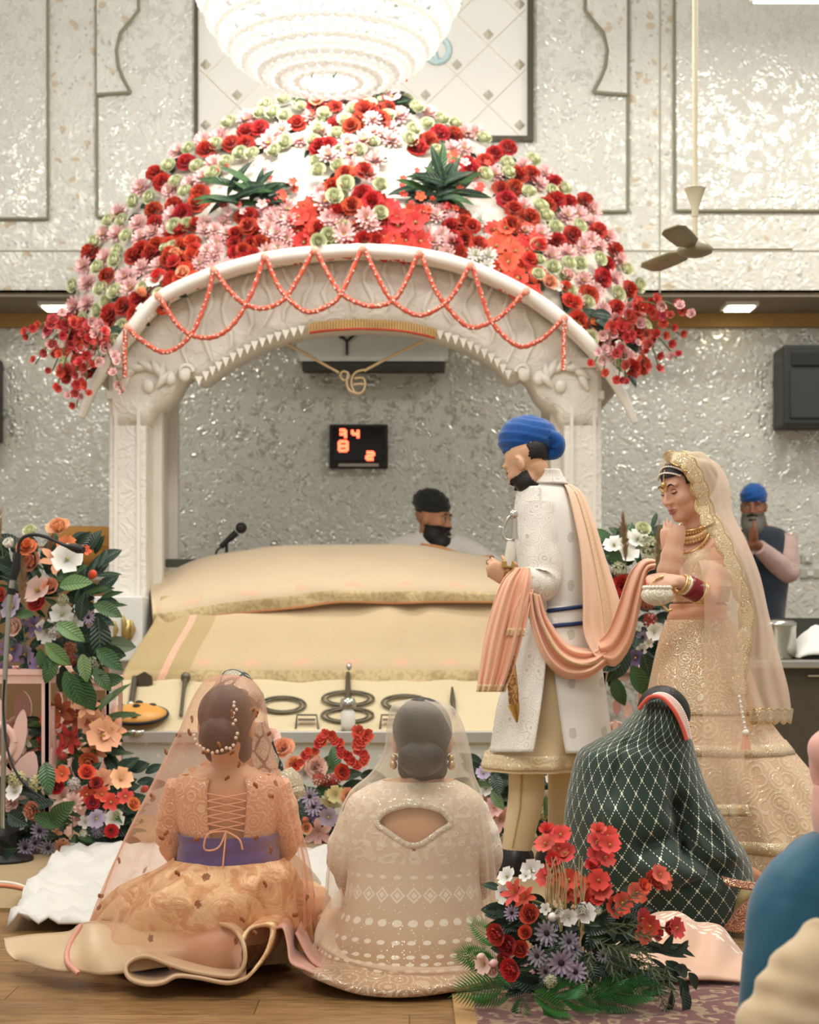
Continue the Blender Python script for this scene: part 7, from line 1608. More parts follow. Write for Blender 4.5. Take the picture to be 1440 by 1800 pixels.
# open back with criss-cross lacing
th0, th1 = -PI/2-.30, -PI/2+.42
def lacep(side, y):
    l, r, rd = np.interp(y, [1362, 1385, 1430, 1470], [318, 304, 309, 320]), np.interp(y, [1362, 1385, 1430, 1470], [482, 497, 492, 482]), np.interp(y, [1362, 1385, 1430, 1470], [.085, .106, .114, .108])
    th = th0 if side < 0 else th1; c = L_((l+r)/2, y); return c+V(math.cos(th)*(r-l)/2/F*dL, math.sin(th)*rd-.006, 0)
b = MB()
for k in range(5):
    y = 1388+k*13; b.tube([lacep(-1, y), lacep(1, y+13)], .0026, 5); b.tube([lacep(1, y), lacep(-1, y+13)], .0026, 5)
k0 = lacep(-1, 1452).lerp(lacep(1, 1452), .5)+V(0, -.01, 0); b.tube(smooth_path([k0, k0+V(-.05, -.02, -.005), k0+V(-.06, -.02, -.05), k0+V(-.02, -.02, -.045), k0], 16), .003, 5); b.tube(smooth_path([k0, k0+V(.04, -.02, -.02), k0+V(.05, -.02, -.05)], 10), .003, 5)
b.tube(smooth_path([k0, k0+V(-.005, -.025, -.08), k0+V(-.01, -.03, -.16)], 12), .003, 5); b.tube([k0+V(-.01, -.03, -.16), k0+V(-.01, -.03, -.20)], .006, 6)
obj('lacing', b, plain('peach_cord', '#e9b18f', .6), blo)
b = MB(); b.grid(rings_px([(1464, 313, 490, dL, .122), (1490, 316, 488, dL, .126), (1522, 308, 494, dL, .136)], 14, 60, lambda th, v: 1+.012*math.sin(v*14+th*2)), True); obj('waist_sash', b, fabric('royal_blue_satin', '#10288c', '#0e2274', rough=.4, satin=.2), wl_, solid=.005)
T = NT('gold_jacquard'); o = T.obj(); q = T.noise(o, 14, 4, .6, 1.2); T.p(color=T.mix(T.step(q, .42, .58), srgb('#cf9c6c'), srgb('#e6c394')), rough=.42, metal=.15, spec=.5); T.bump(T.m('ADD', q, T.m('MULTIPLY', T.noise(o, 5, 3), 1.6)), .5, .02); M_JAC = T.mat
M_SATB = fabric('beige_satin', '#cba880', '#b8936a', rough=.38, satin=.25); M_PIPE = plain('rose_piping', '#d99a83', .5)
rowsK = [(1508, 305, 497, dL, .13), (1530, 275, 515, dL, .19), (1560, 215, 525, dL+.02, .25), (1600, 178, 535, dL+.04, .29), (1640, 160, 540, dL+.06, .32), (1672, 150, 540, dL+.08, .33)]
Rk = dent(rings_px(rowsK, 44, 110, wrapfold(.10, 9, .4, 6, .7, 1.1)), []); b = MB(); b.loft(Rk, False); skl = obj('skirt', b, M_JAC, wl_)
# stiff rolled hem lying on the floor
def floorp(x, y, h=0): p = W(x, y, fl(y)); p.z += h; return p
def wallsheet(top, bot, n=60, m=12, bulge=.0, ripple=.01, ph=0): return ribbon(top, bot, n, m, lambda u, v: -bulge*math.sin(PI*u)+ripple*math.sin(v*23+ph)*u)
T = NT('satin_shaded_lining'); u = T.n('ShaderNodeSeparateXYZ', {0: T.uv()}); T.p(color=T.mix(T.step(u.outputs[1], .58, .70), srgb('#cbab82'), srgb('#b98563')), rough=.4, sheen=.3, spec=.5); T.bump(T.m('ADD', T.noise(T.obj(), 16, 3), T.m('MULTIPLY', T.noise(T.obj(), 500, 1), .1)), .25, .01); M_LIN2 = T.mat  # browner right end paints the fold's inner shade together with its peach lining
top = [W(8, 1652, 4.70), W(60, 1645, 4.66), W(120, 1640, 4.60), W(140, 1628, 4.58), W(170, 1622, 4.55), W(250, 1626, 4.56), W(330, 1625, 4.56), W(392, 1624, 4.52), W(414, 1636, 4.47), W(427, 1664, 4.41)]
bot = [W(26, 1688, 4.56), W(60, 1697, 4.50), W(105, 1705, 4.44), W(140, 1711, 4.40), W(180, 1712, 4.40), W(250, 1706, 4.42), W(330, 1700, 4.46), W(385, 1704, 4.45), W(412, 1706, 4.42), W(426, 1704, 4.39)]
b = MB(); b.grid(wallsheet(top, bot, 90, 16, .03, .016)); h1 = obj('hem_fold', b, M_LIN2, wl_, solid=.008)
b = MB(); b.tube(smooth_path(top, 60), .0055, 7); obj('hem_edge', b, M_SATB, h1)
b = MB(); b.tube(smooth_path([W(138, 1712, 4.385), W(118, 1690, 4.43), W(122, 1662, 4.5), W(142, 1627, 4.56)], 20), .008, 7); obj('piping', b, M_PIPE, h1); b = MB(); b.tube(smooth_path([W(290, 1628, 4.545), W(283, 1655, 4.52), W(292, 1690, 4.47), W(304, 1704, 4.44)], 16), .006, 6); obj('piping', b, M_PIPE, h1)
prof_ = smooth_path([W(388, 1624, 4.50), W(412, 1634, 4.44), W(428, 1660, 4.38), W(430, 1692, 4.355), W(416, 1714, 4.345), W(390, 1716, 4.34), W(340, 1708, 4.35), W(300, 1696, 4.37), W(262, 1682, 4.385), W(236, 1686, 4.39), W(221, 1700, 4.37), W(228, 1720, 4.345), W(255, 1730, 4.325), W(285, 1728, 4.325), W(312, 1716, 4.335), W(350, 1719, 4.335), W(400, 1728, 4.325), W(432, 1720, 4.35)], 130)
b = MB(); b.grid([[p+V(-.02*t, .22*t, -.006*t) for t in np.linspace(0, 1, 7)] for p in prof_]); h2 = obj('hem_fold', b, M_SATB, wl_, solid=.007)
obj('hem_edge', MB().tube(prof_, .0062, 8), M_SATB, h2)
pr2 = smooth_path([W(424, 1655, 4.40), W(440, 1632, 4.44), W(476, 1630, 4.46), W(470, 1670, 4.42), (W(446, 1706, 4.38)), W(430, 1722, 4.36)], 40)
b = MB(); b.grid([[p+V(.03*t, .34*t, -.01*t) for t in np.linspace(0, 1, 6)] for p in pr2]); obj('hem_fold', b, M_JAC, wl_, solid=.01)
pr3 = smooth_path([W(482, 1634, 4.5), W(498, 1632, 4.48), W(506, 1660, 4.45), W(512, 1692, 4.40), W(540, 1706, 4.37), W(578, 1722, 4.35), W(586, 1712, 4.38), W(548, 1690, 4.46), W(520, 1640, 4.56)], 60)
b = MB(); b.grid([[p+V(.0, .2*t, -.005*t) for t in np.linspace(0, 1, 5)] for p in pr3]); obj('hem_fold', b, fabric('rose_satin', '#d6a08a', '#c48d78', rough=.4, satin=.2), wl_, solid=.006)
# the long sheer veil
M_VL = sheer('sheer_peach_veil', '#f0b595', .16, .54, spots=7.5, tint=(1, .97, .94))
rowsVL = [(1186, 386, 412, dL-.02, .035), (1198, 358, 446, dL-.03, .10), (1232, 336, 464, dL-.04, .15), (1280, 316, 470, dL-.05, .185), (1340, 285, 482, dL-.05, .19), (1400, 254, 506, dL-.05, .23), (1460, 222, 525, dL-.05, .27), (1520, 194, 541, dL-.04, .31), (1580, 170, 550, dL-.02, .34), (1625, 155, 552, dL, .36)]
def vf(th, v): return 1+(.012+.06*v**1.2)*(math.sin(11*th+2*math.sin(3*th)+v*1.5)*.6+.8*nz(math.cos(th)*2, math.sin(th)*2, v*1.4))
b = MB(); b.loft(rings_px(rowsVL, 80, 150, vf), False); vl = obj('veil', b, M_VL, wl_)
b = MB(); R = random.Random(8); Rv = rings_px(rowsVL, 80, 150, vf)
for k in range(34):
    p = Rv[R.randint(18, 76)][R.randint(75, 149)]; q_ = R.uniform(0, 6)
    for a in (-.5, 0, .5): b.ball(p+V(.010*math.sin(q_+a), -.004, .010*math.cos(q_+a)), (.004, .003, .007), 6, 4)
obj('beadwork', b, plain('copper_bead', '#a36a45', .3, .5), vl)['kind'] = 'stuff'
# white sheet under her
b = MB(); G = []
for i in range(34):
    u = i/33; row = []
    for j in range(34):
        v = j/33; yb = lerp(1640, 1506, v); xl = np.interp(yb, [1506, 1530, 1560, 1600, 1640], [112, 96, 60, 40, 14]); p = W(lerp(xl, 600, u), yb, fl(yb)); p.z = .02+.07*abs(nz(u*11+v*3, v*7, 3))+.03*abs(nz(u*5, v*22, 1))+.02*math.sin(u*40+v*6)**2*(1-u); row.append(p)
    G.append(row)
b.grid(G); tag(obj('floor_sheet', b, fabric('white_sheet_cotton', '#dcd9d0', '#ccc9c0', fold=8, fold_str=.25), solid=.008, loc=(L_(300, 0).x, 5.3, .01)), 'crumpled white sheet spread on the floor under the peach veiled woman', 'sheet')
# ------------------------------------------------------------------ woman with silver lace scarf behind her
dH = 5.72; H_ = lambda x, y, o=0: W(x, y, dH+o)
wh = thing('person', 'woman in black and silver lace head scarf hidden behind the peach veiled woman', 'person', (H_(430, 0).x, dH, .012))
hh = Head(H_(412, 1246, 0), (-.25, .95, -.1), (0, 0, 1), .98, True)
b = MB(); hh.add(b); b.tube([hh.p(0, -.02, -.04), H_(415, 1320), H_(415, 1345)], [.05, .047, .06], 14, roundcaps=True)
rows_loft(b, [(1325, 385, 450, dH, .05), (1345, 350, 490, dH, .08), (1380, 340, 500, dH, .1), (1460, 350, 490, dH, .1), (1530, 340, 500, dH, .14), (1590, 330, 520, dH, .15)], 14, 26)
arm(b, H_(496, 1368, 0), H_(510, 1462, -.02), H_(500, 1530, .2), (.046, .04, .036, .026)); arm(b, H_(345, 1368, 0), H_(335, 1460, 0), H_(360, 1530, .2), (.046, .04, .036, .026)); hand(b, H_(498, 1531, .21), (-.5, .8, -.1), (0, 0, 1), 1, .9); hand(b, H_(362, 1531, .21), (.5, .8, -.1), (0, 0, 1), -1, .9)
remesh('body', b, .007, SKIN_M, None, wh); hh.features(wh, '#2a1d15')
patch(hh, 'hair', M_HAIR, wh, lambda q: q.y < .02 or q.z > .07, .010)
T = NT('black_silver_lace'); o = T.obj(); sx = T.n('ShaderNodeSeparateXYZ', {0: o}); vd = T.n('ShaderNodeTexVoronoi', {'Vector': T.map(o, (14, 14, 14)), 'Scale': 1.0}, feature='DISTANCE_TO_EDGE').outputs['Distance']
k1 = T.m('LESS_THAN', vd, .06); T.p(color=T.mix(k1, T.mix(T.step(T.vor(o, 120), .2, .4), srgb('#d7cdb4'), srgb('#a39a84')), srgb('#2a2823')), rough=.45, metal=.2); T.bump(T.vor(o, 120), .5, .004); M_LACEB = T.mat
patch(hh, 'lace_scarf', M_LACEB, wh, lambda q: q.y < .05 and q.z > -.09, .024, puff=lambda q, d: .01*math.sin(q.z*60))
b = MB(); b.grid(sheet_px([(1270, 430, 470, dH-.12, dH-.02), (1320, 440, 486, dH-.12, dH-.03), (1380, 455, 508, dH-.13, dH-.04), (1440, 470, 512, dH-.13, dH-.05)], 20, 14, lambda u, v: .012*math.sin(u*9))); obj('scarf_fall', b, M_LACEB, wh, solid=.004)
M_LACES = sequin('silver_lace_blouse', '#b9ab8d', '#f5ecd8', 210, .6, .5, 24, .6)
b = MB(); b.loft(rings_px([(1345, 346, 494, dH, .09), (1380, 333, 506, dH, .112), (1460, 342, 498, dH, .112), (1500, 340, 500, dH, .13)], 18, 40, None), True); bb_ = obj('blouse', b, M_LACES, wh); sleeve('sleeve', H_(492, 1360, 0), H_(508, 1390, -.01), H_(512, 1402, -.02), (.05, .06, .056, .055, .054), bb_, M_LACES, 1, 16); sleeve('sleeve', H_(350, 1360, 0), H_(338, 1390, 0), H_(336, 1402, 0), (.05, .06, .056, .055, .054), bb_, M_LACES, 2, 16)
b = MB(); b.loft(rings_px([(1495, 330, 510, dH, .14), (1550, 250, 560, dH+.05, .3), (1610, 230, 580, dH+.05, .34)], 18, 60, wrapfold(.06, 9, 0, 3)), True); obj('skirt', b, M_LACES, wh)
# ------------------------------------------------------------------ cream veiled woman in the centre
dC = 4.62; C_ = lambda x, y, o=0: W(x, y, dC+o)
wc = thing('person', 'woman seated under a pale cream net veil with beaded cream tunic and open back', 'person', (C_(730, 0).x, dC, .012))
hc = Head(C_(743, 1306, -.02), (.05, .95, -.25), (0, 0, 1), .98, True)
b = MB(); hc.add(b); b.tube([hc.p(0, -.02, -.04), C_(738, 1362), C_(735, 1390)], [.055, .05, .065], 14, roundcaps=True)
rows_loft(b, [(1368, 690, 790, dC, .055), (1385, 645, 825, dC, .085), (1410, 618, 845, dC, .105), (1460, 612, 845, dC, .118), (1530, 622, 832, dC, .115), (1600, 615, 840, dC, .14), (1660, 590, 865, dC, .18), (1690, 580, 870, dC, .18)], 18, 30)
arm(b, C_(648, 1432), C_(612, 1520, .04), C_(650, 1580, .28), (.044, .042, .04, .028)); arm(b, C_(818, 1430), C_(846, 1520, .04), C_(810, 1580, .28), (.044, .042, .04, .028)); hand(b, C_(652, 1581, .29), (.6, .7, -.1), (0, 0, 1), -1, .9); hand(b, C_(808, 1581, .29), (-.6, .7, -.1), (0, 0, 1), 1, .9)
b.tube([C_(670, 1650, .05), C_(590, 1640, .35), C_(720, 1640, .5)], [.1, .08, .05], 12, roundcaps=True); b.tube([C_(790, 1650, .05), C_(870, 1640, .35), C_(750, 1640, .5)], [.1, .08, .05], 12, roundcaps=True)
remesh('body', b, .006, SKIN_L, None, wc); hc.features(wc, '#2a1d15')
patch(hc, 'hair', M_GREYHAIR, wc, lambda q: q.y < .03 or q.z > .075, .010, puff=lambda q, d: .012*max(0, -q.y)/.1)
bn = MB(); bn.ball(hc.p(0, -.09, -.06), (.066, .045, .052), 28, 20, hc.M, lambda th, ph: 1+.03*math.sin(th*5+ph*7)); obj('hair_bun', bn, M_GREYHAIR, wc)
b = MB(); b.ball(hc.p(-.083, .0, -.045), .010, 8, 6); b.ball(hc.p(-.085, .0, -.066), (.011, .011, .014), 8, 6); obj('earring', b, MJ, wc); b = MB(); b.ball(hc.p(.083, .0, -.045), .010, 8, 6); b.ball(hc.p(.085, .0, -.066), (.011, .011, .014), 8, 6); obj('earring', b, MJ, wc)
# tunic: rows of woven motifs in its own cloth coordinates
T = NT('cream_beaded_tunic'); u = T.n('ShaderNodeSeparateXYZ', {0: T.uv()}); U, Vv = u.outputs[0], u.outputs[1]; o = T.obj()
def rowmot(n, v0, h, sz, kind=0):
    fx = T.m('MULTIPLY', T.m('SUBTRACT', T.m('FRACT', T.m('MULTIPLY', U, n)), .5), 2.0); fy = T.m('DIVIDE', T.m('SUBTRACT', Vv, v0), h)
    if kind: d = T.m('ADD', T.m('ABSOLUTE', fx), T.m('ABSOLUTE', fy)); r = T.m('MULTIPLY', T.m('LESS_THAN', d, sz), T.m('GREATER_THAN', T.m('ABSOLUTE', T.m('SUBTRACT', d, sz*.55)), .12))
    else: r = T.m('LESS_THAN', T.m('ADD', T.m('MULTIPLY', fx, fx), T.m('MULTIPLY', fy, fy)), sz*sz)
    return r
mm = rowmot(26, .56, .030, .95, 1)
for n, v0, h, sz in ((26, .50, .012, .5), (30, .66, .022, .62), (34, .735, .018, .55), (38, .80, .017, .6), (42, .84, .016, .6), (38, .88, .016, .6), (42, .92, .016, .6), (38, .96, .016, .6), (26, .40, .016, .6), (30, .30, .016, .5), (34, .20, .016, .5)): mm = T.m('MAXIMUM', mm, rowmot(n, v0, h, sz))
gr = T.step(T.m('SINE', T.m('MULTIPLY', T.noise(o, 13, 2), 44)), .2, .8); mm = T.m('MAXIMUM', mm, T.m('MULTIPLY', T.m('MULTIPLY', gr, T.m('LESS_THAN', Vv, .46)), .55))
vs = T.n('ShaderNodeTexVoronoi', {'Vector': o, 'Scale': 190.0}); rs_ = T.n('ShaderNodeSeparateColor', {0: vs.outputs['Color']}); on = T.m('MULTIPLY', T.m('LESS_THAN', vs.outputs['Distance'], .36), T.m('LESS_THAN', rs_.outputs[0], T.m('ADD', .10, T.m('MULTIPLY', mm, .3))))
base_ = T.mix(T.step(Vv, .40, .85), srgb('#e6d3ba'), srgb('#bb9772')); col = T.mix(T.m('MULTIPLY', mm, .9), base_, srgb('#f8efdf')); T.p(color=T.mix(on, col, srgb('#fff6e6')), rough=T.m('SUBTRACT', .7, T.m('MULTIPLY', on, .45)), metal=T.m('MULTIPLY', on, .6), sheen=.2)
T.bump(T.m('ADD', mm, T.m('MULTIPLY', rs_.outputs[1], T.m('MULTIPLY', on, 1.5))), .4, .004); M_TUN = T.mat
rowsT = [(1372, 672, 800, dC, .075), (1386, 640, 828, dC, .098), (1410, 611, 850, dC, .122), (1460, 604, 852, dC, .134), (1530, 613, 842, dC, .132), (1590, 604, 850, dC, .155), (1640, 578, 868, dC, .20), (1676, 560, 880, dC, .235), (1700, 552, 880, dC, .25)]
Rt = rings_px(rowsT, 70, 130, wrapfold(.016, 7, .2, 5, 1.2, 1.0)); b = MB(); fs = []
n_ = 130; b.v = [tuple(p) for r in Rt for p in r]; b.uv = [(j/n_, i/69) for i in range(70) for j in range(n_)]
yy = interp_rows(rowsT, 70)[:, 0]
def keyhole(x, y): return ((x-727)/64)**2+((y-1448)/(32 if y < 1448 else 42))**2 < 1 if y < 1448 else (abs(x-727)/64+(y-1448)/42 < 1)
for i in range(69):
    for j in range(n_):
        k = (j+1) % n_; p = Rt[i][j]; px_, py_ = CX+p.x/p.y*F, HY-(p.z-CH)/p.y*F
        if p.y < dC and keyhole(px_, py_): continue
        b.f.append((i*n_+j, i*n_+k, (i+1)*n_+k, (i+1)*n_+j)); b.m.append(0)
tun = obj('tunic', b, M_TUN, wc, solid=.005)
b = MB()
def onT(x, y):
    return min((p for r in Rt for p in r if p.y < dC+.02), key=lambda p: (CX+p.x/p.y*F-x)**2+(HY-(p.z-CH)/p.y*F-y)**2)
kh = [onT(727+67*math.cos(q_), 1448-34*math.sin(q_)) if math.sin(q_) >= 0 else onT(727+67*math.cos(q_), 1448+46*(1-abs(math.cos(q_)))) for q_ in (2*PI*i/40 for i in range(41))]
kh = [sum((kh[(i+k) % 40] for k in (-2, -1, 0, 1, 2)), Vector())/5 for i in range(41)]; b.tube([p+V(0, -.004, 0) for p in smooth_path(kh, 120)], .0085, 8, flat=((0, 1, 0), .45)); obj('beaded_edging', b, sequin('silver_bead_edging', '#d9cdb6', '#ffffff', 240, 1.0, .4), tun)
sleeve('sleeve', C_(642, 1420), C_(608, 1500, .03), C_(624, 1560, .2), (.05, .06, .058, .052, .048), tun, M_TUN, 1, 30); sleeve('sleeve', C_(824, 1418), C_(850, 1500, .03), C_(836, 1560, .2), (.05, .06, .058, .052, .048), tun, M_TUN, 2, 30)
M_HEM = sequin('sequinned_floor_hem', '#c59f7e', '#fff2dd', 200, .8, .5, 15, .8, '#e3cba6')
A = [W(536, 1690, 4.62), W(600, 1680, 4.55), W(700, 1690, 4.48), W(800, 1690, 4.5), W(868, 1676, 4.56)]; Bc = [W(528, 1700, 4.52), W(560, 1716, 4.36), W(640, 1742, 4.31), W(740, 1744, 4.30), W(872, 1722, 4.40)]
b = MB(); b.grid(ribbon(A, Bc, 70, 16, lambda u, v: -.03*math.sin(PI*u)+.012*math.sin(v*19)*u)); hh_ = obj('floor_hem', b, M_HEM, wc, solid=.008); obj('hem_roll', MB().tube(smooth_path(Bc, 60), .012, 8, flat=((0, 1, 0), .8)), M_HEM, hh_)
M_CV = sheer('cream_net_veil', '#f0e3d0', .13, .5, tint=(1, .98, .95))
rowsCV = [(1228, 722, 752, dC-.02, .04), (1240, 690, 792, dC-.03, .13), (1270, 680, 812, dC-.04, .165), (1320, 674, 826, dC-.05, .18), (1360, 650, 832, dC-.03, .165), (1395, 612, 845, dC-.03, .175), (1450, 592, 858, dC-.03, .19), (1520, 580, 868, dC-.03, .205), (1590, 574, 872, dC-.03, .23), (1640, 560, 878, dC-.03, .27), (1690, 545, 884, dC-.03, .31)]
def cf(th, v): return 1+(.012+.05*v)*(math.sin(9*th+2*math.sin(2*th)+v*3)*.6+.9*nz(math.cos(th)*2+3, math.sin(th)*2, v*2))
b = MB(); b.loft(rings_px(rowsCV, 80, 140, cf), False); cv = obj('veil', b, M_CV, wc)
A = [C_(600, 1560, -.2), C_(570, 1600, -.24), C_(556, 1660, -.30), C_(640, 1690, -.34), C_(760, 1700, -.34), C_(870, 1690, -.28)]; Bc = [C_(610, 1590, -.2), C_(590, 1630, -.24), C_(600, 1672, -.31), C_(660, 1704, -.35), C_(760, 1716, -.345), C_(875, 1706, -.285)]
b = MB(); b.grid(ribbon(A, Bc, 60, 12, lambda u, v: -.02*math.sin(PI*u))); obj('veil_hem_fold', b, sheer('cream_net_fold', '#e3c9ae', .55, .35), cv)
# fold of the veil lifted over the crown
b = MB(); b.grid(ribbon([C_(745, 1231, -.12), C_(775, 1250, -.14), C_(805, 1320, -.14), C_(800, 1370, -.17)], [C_(755, 1228, -.02), C_(795, 1250, -.03), C_(822, 1310, -.05), C_(838, 1380, -.06)], 30, 10)); obj('veil_fold', b, M_CV, cv)
# ------------------------------------------------------------------ woman in the dark green shawl
dS = 5.42; S_ = lambda x, y, o=0: W(x, y, dS+o)
wg = thing('person', 'woman bowed forward under a dark green shawl dotted with a white grid', 'person', (S_(1150, 0).x, dS, .012))
hs = Head(S_(1166, 1272, .0), (.62, .62, -.48), (.3, .3, 1), .98, True)
b = MB(); hs.add(b); b.tube([hs.p(0, -.03, -.04), S_(1148, 1318), S_(1130, 1345)], [.055, .055, .07], 14, roundcaps=True)
rows_loft(b, [(1335, 1060, 1190, dS, .08), (1380, 1035, 1205, dS, .12), (1450, 1030, 1180, dS, .10), (1520, 1030, 1180, dS, .12), (1600, 1040, 1260, dS, .2)], 14, 28)
arm(b, S_(1190, 1365, .02), S_(1232, 1455, .02), S_(1296, 1520, .1), (.048, .042, .04, .028)); hand(b, S_(1298, 1521, .1), (.8, .3, -.4), (.3, -.3, .9), 1, .9); arm(b, S_(1050, 1360, .1), S_(1060, 1450, .2), S_(1120, 1520, .3))
b.tube([S_(1120, 1570, -.05), S_(1270, 1540, -.02), S_(1240, 1600, .2)], [.1, .085, .05], 12, roundcaps=True)
remesh('body', b, .007, SKIN_M, None, wg); hs.features(wg, '#2a1d15')
patch(hs, 'hair', M_HAIR, wg, lambda q: q.y < .04 or q.z > .07, .010)
T = NT('green_shawl_mirrored_grid'); u = T.n('ShaderNodeSeparateXYZ', {0: T.map(T.uv(), (44, 19, 1), (0, 0, PI/4))}); X, Y = u.outputs[0], u.outputs[1]
def lines(a, b_):
    d = T.m('ABSOLUTE', T.m('SUBTRACT', T.m('FRACT', a), .5)); e = T.m('ABSOLUTE', T.m('SUBTRACT', T.m('FRACT', T.m('MULTIPLY', b_, 5.0)), .5)); return T.m('LESS_THAN', T.m('ADD', T.m('POWER', T.m('MULTIPLY', d, 6.0), 2), T.m('MULTIPLY', e, e)), .07)
dots = T.m('MAXIMUM', lines(X, Y), lines(Y, X)); nd_ = T.m('LESS_THAN', T.m('ADD', T.m('POWER', T.m('SUBTRACT', T.m('FRACT', X), .5), 2), T.m('POWER', T.m('SUBTRACT', T.m('FRACT', Y), .5), 2)), .011); dots = T.m('MAXIMUM', dots, nd_)
o = T.obj(); g_ = T.mix(T.noise(o, 5, 3), srgb('#0e2318'), srgb('#193624')); T.p(color=T.mix(dots, g_, srgb('#d9dcc4')), rough=T.m('SUBTRACT', .7, T.m('MULTIPLY', dots, .35)), metal=T.m('MULTIPLY', dots, .2), sheen=.25); T.bump(T.m('ADD', T.m('MULTIPLY', dots, .8), T.m('MULTIPLY', T.noise(o, 300, 1), .2)), .35, .004); M_SHAWL = T.mat
rowsSh = [(1222, 1146, 1172, dS-.02, .04), (1232, 1132, 1186, dS-.02, .08), (1252, 1114, 1200, dS-.02, .12), (1282, 1084, 1210, dS-.02, .15), (1304, 1046, 1217, dS, .18), (1324, 1017, 1223, dS, .20), (1370, 1003, 1238, dS, .22), (1420, 993, 1262, dS, .24), (1465, 990, 1288, dS+.02, .27), (1505, 988, 1314, dS+.04, .30), (1545, 994, 1322, dS+.05, .32), (1585, 1008, 1318, dS+.06, .33), (1618, 1024, 1308, dS+.06, .33)]
Rs = dent(rings_px(rowsSh, 90, 170, lambda th, v: 1+.02*nz(math.cos(th)*2, math.sin(th)*2, v*3)), [(1195, 1420, 1212, 1500, 16, .095), (1130, 1490, 1195, 1470, 14, .045), (1212, 1500, 1262, 1535, 15, .07), (1235, 1520, 1150, 1530, 40, -.06), (1100, 1310, 1075, 1400, 10, .02), (1240, 1545, 1200, 1560, 8, .03), (1150, 1280, 1190, 1400, 12, .02), (1060, 1450, 1040, 1560, 60, -.05), (1255, 1440, 1290, 1500, 14, -.05)])
b = MB(); b.loft(Rs, False); shw = obj('shawl', b, M_SHAWL, wg)
def band(path0, path1, mat, name, off): 
    b = MB(); b.grid(ribbon(path0, path1, 40, 6, lambda u, v: -off)); return obj(name, b, mat, shw, solid=.005)
e0_ = [S_(1122, 1246, -.12), S_(1140, 1226, -.14), S_(1162, 1226, -.15), S_(1182, 1246, -.16), S_(1196, 1272, -.16), S_(1206, 1300, -.16)]
e1_ = [S_(1134, 1236, -.06), S_(1150, 1220, -.07), S_(1172, 1221, -.08), S_(1194, 1240, -.09), S_(1208, 1270, -.09), S_(1213, 1298, -.1)]
band(e0_, e1_, sequin('pink_silver_band', '#d9a091', '#f2e6d6', 220, .8, .5, 40, .9, '#d7c9b4'), 'border_band', .01)
obj('coral_piping', MB().tube([p+V(0, -.014, 0) for p in smooth_path(e0_, 40)], .007, 7), plain('coral_piping', '#d9604a', .6), shw)
b = MB()
for p in smooth_path(e1_, 44): b.ball(p+V(0, -.014, 0), .0048, 6, 5)
obj('pearl_edging', b, MPRL, shw)['kind'] = 'stuff'
# trailing border at the foot of the shawl
M_RUST = sequin('rust_gold_border', '#8a3d2c', '#f0d6a8', 200, .6, .5, 30, .6, '#c79a5e'); M_KHA = fabric('olive_gold_cloth', '#a08a58', '#8a7546', rough=.5)
A = [W(1228, 1612, 5.40), W(1262, 1590, 5.34), W(1285, 1560, 5.30), W(1318, 1546, 5.30)]; Bc = [W(1250, 1622, 5.30), W(1280, 1612, 5.24), W(1304, 1590, 5.22), W(1330, 1570, 5.24)]
b = MB(); b.grid(ribbon(A, Bc, 30, 10, lambda u, v: -.02*math.sin(PI*u))); obj('olive_fold', b, M_KHA, shw, solid=.006)
A = [W(1250, 1622, 5.30), W(1284, 1606, 5.24), W(1306, 1588, 5.22), W(1332, 1572, 5.24)]; Bc = [W(1262, 1632, 5.22), W(1296, 1640, 5.14), W(1322, 1636, 5.12), W(1340, 1610, 5.16)]
b = MB(); b.grid(ribbon(A, Bc, 30, 10, lambda u, v: -.02*math.sin(PI*u))); obj('rust_border', b, M_RUST, shw, solid=.006)
A = [W(1268, 1540, 5.2), W(1300, 1548, 5.18), W(1330, 1552, 5.18)]; Bc = [W(1276, 1556, 5.18), W(1304, 1562, 5.16), W(1334, 1566, 5.16)]
b = MB(); b.grid(ribbon(A, Bc, 20, 6)); obj('rust_border', b, M_RUST, shw, solid=.006)
# ------------------------------------------------------------------ peach skirt spread on the carpet
T = NT('peach_skirt_leaf_embroidery'); o = T.obj(); u = T.n('ShaderNodeSeparateXYZ', {0: T.uv()}); lv = T.n('ShaderNodeTexVoronoi', {'Vector': T.map(o, (26, 40, 14), (0, 0, .6)), 'Scale': 1.0}); em_ = T.m('MULTIPLY', T.m('LESS_THAN', lv.outputs['Distance'], .36), T.m('LESS_THAN', u.outputs[1], T.m('ADD', .56, T.m('MULTIPLY', T.noise(o, 6), .14))))
T.p(color=T.mix(em_, srgb('#d3a88b'), srgb('#f6eee0')), rough=T.m('SUBTRACT', .62, T.m('MULTIPLY', em_, .2)), sheen=.3); T.bump(T.m('ADD', T.m('MULTIPLY', em_, 1.5), T.noise(o, 9, 3)), .4, .008)
G = []
for i in range(40):
    v = i/39; row = []; y0 = lerp(1590, 1742, v); d_ = lerp(5.05, 4.42, v)
    for j in range(50):
        u_ = j/49; x = lerp(np.interp(v, [0, .3, 1], [1085, 1070, 1100]), np.interp(v, [0, .35, .7, 1], [1235, 1300, 1318, 1305]), u_); p = W(x, y0, d_); h = .125*math.sin(PI*min(1, max(0, .82-v*.80)))**.8*(math.sin(PI*min(1, max(0, (u_*.92+.06))))**.6) if v > .04 else .05
        p.z = .022+h*(.85+.3*nz(u_*3, v*3, 4))+.012*math.sin(u_*22+v*5)*v*(1-v)*4; row.append(p)
    G.append(row)
b = MB(); b.grid(G); tag(obj('spread_skirt', b, T.mat, solid=.006, loc=(W(1200, 0, 4.8).x, 4.8, .016)), 'peach skirt with white leaf embroidery spread on the floor beside the foreground flowers', 'skirt')
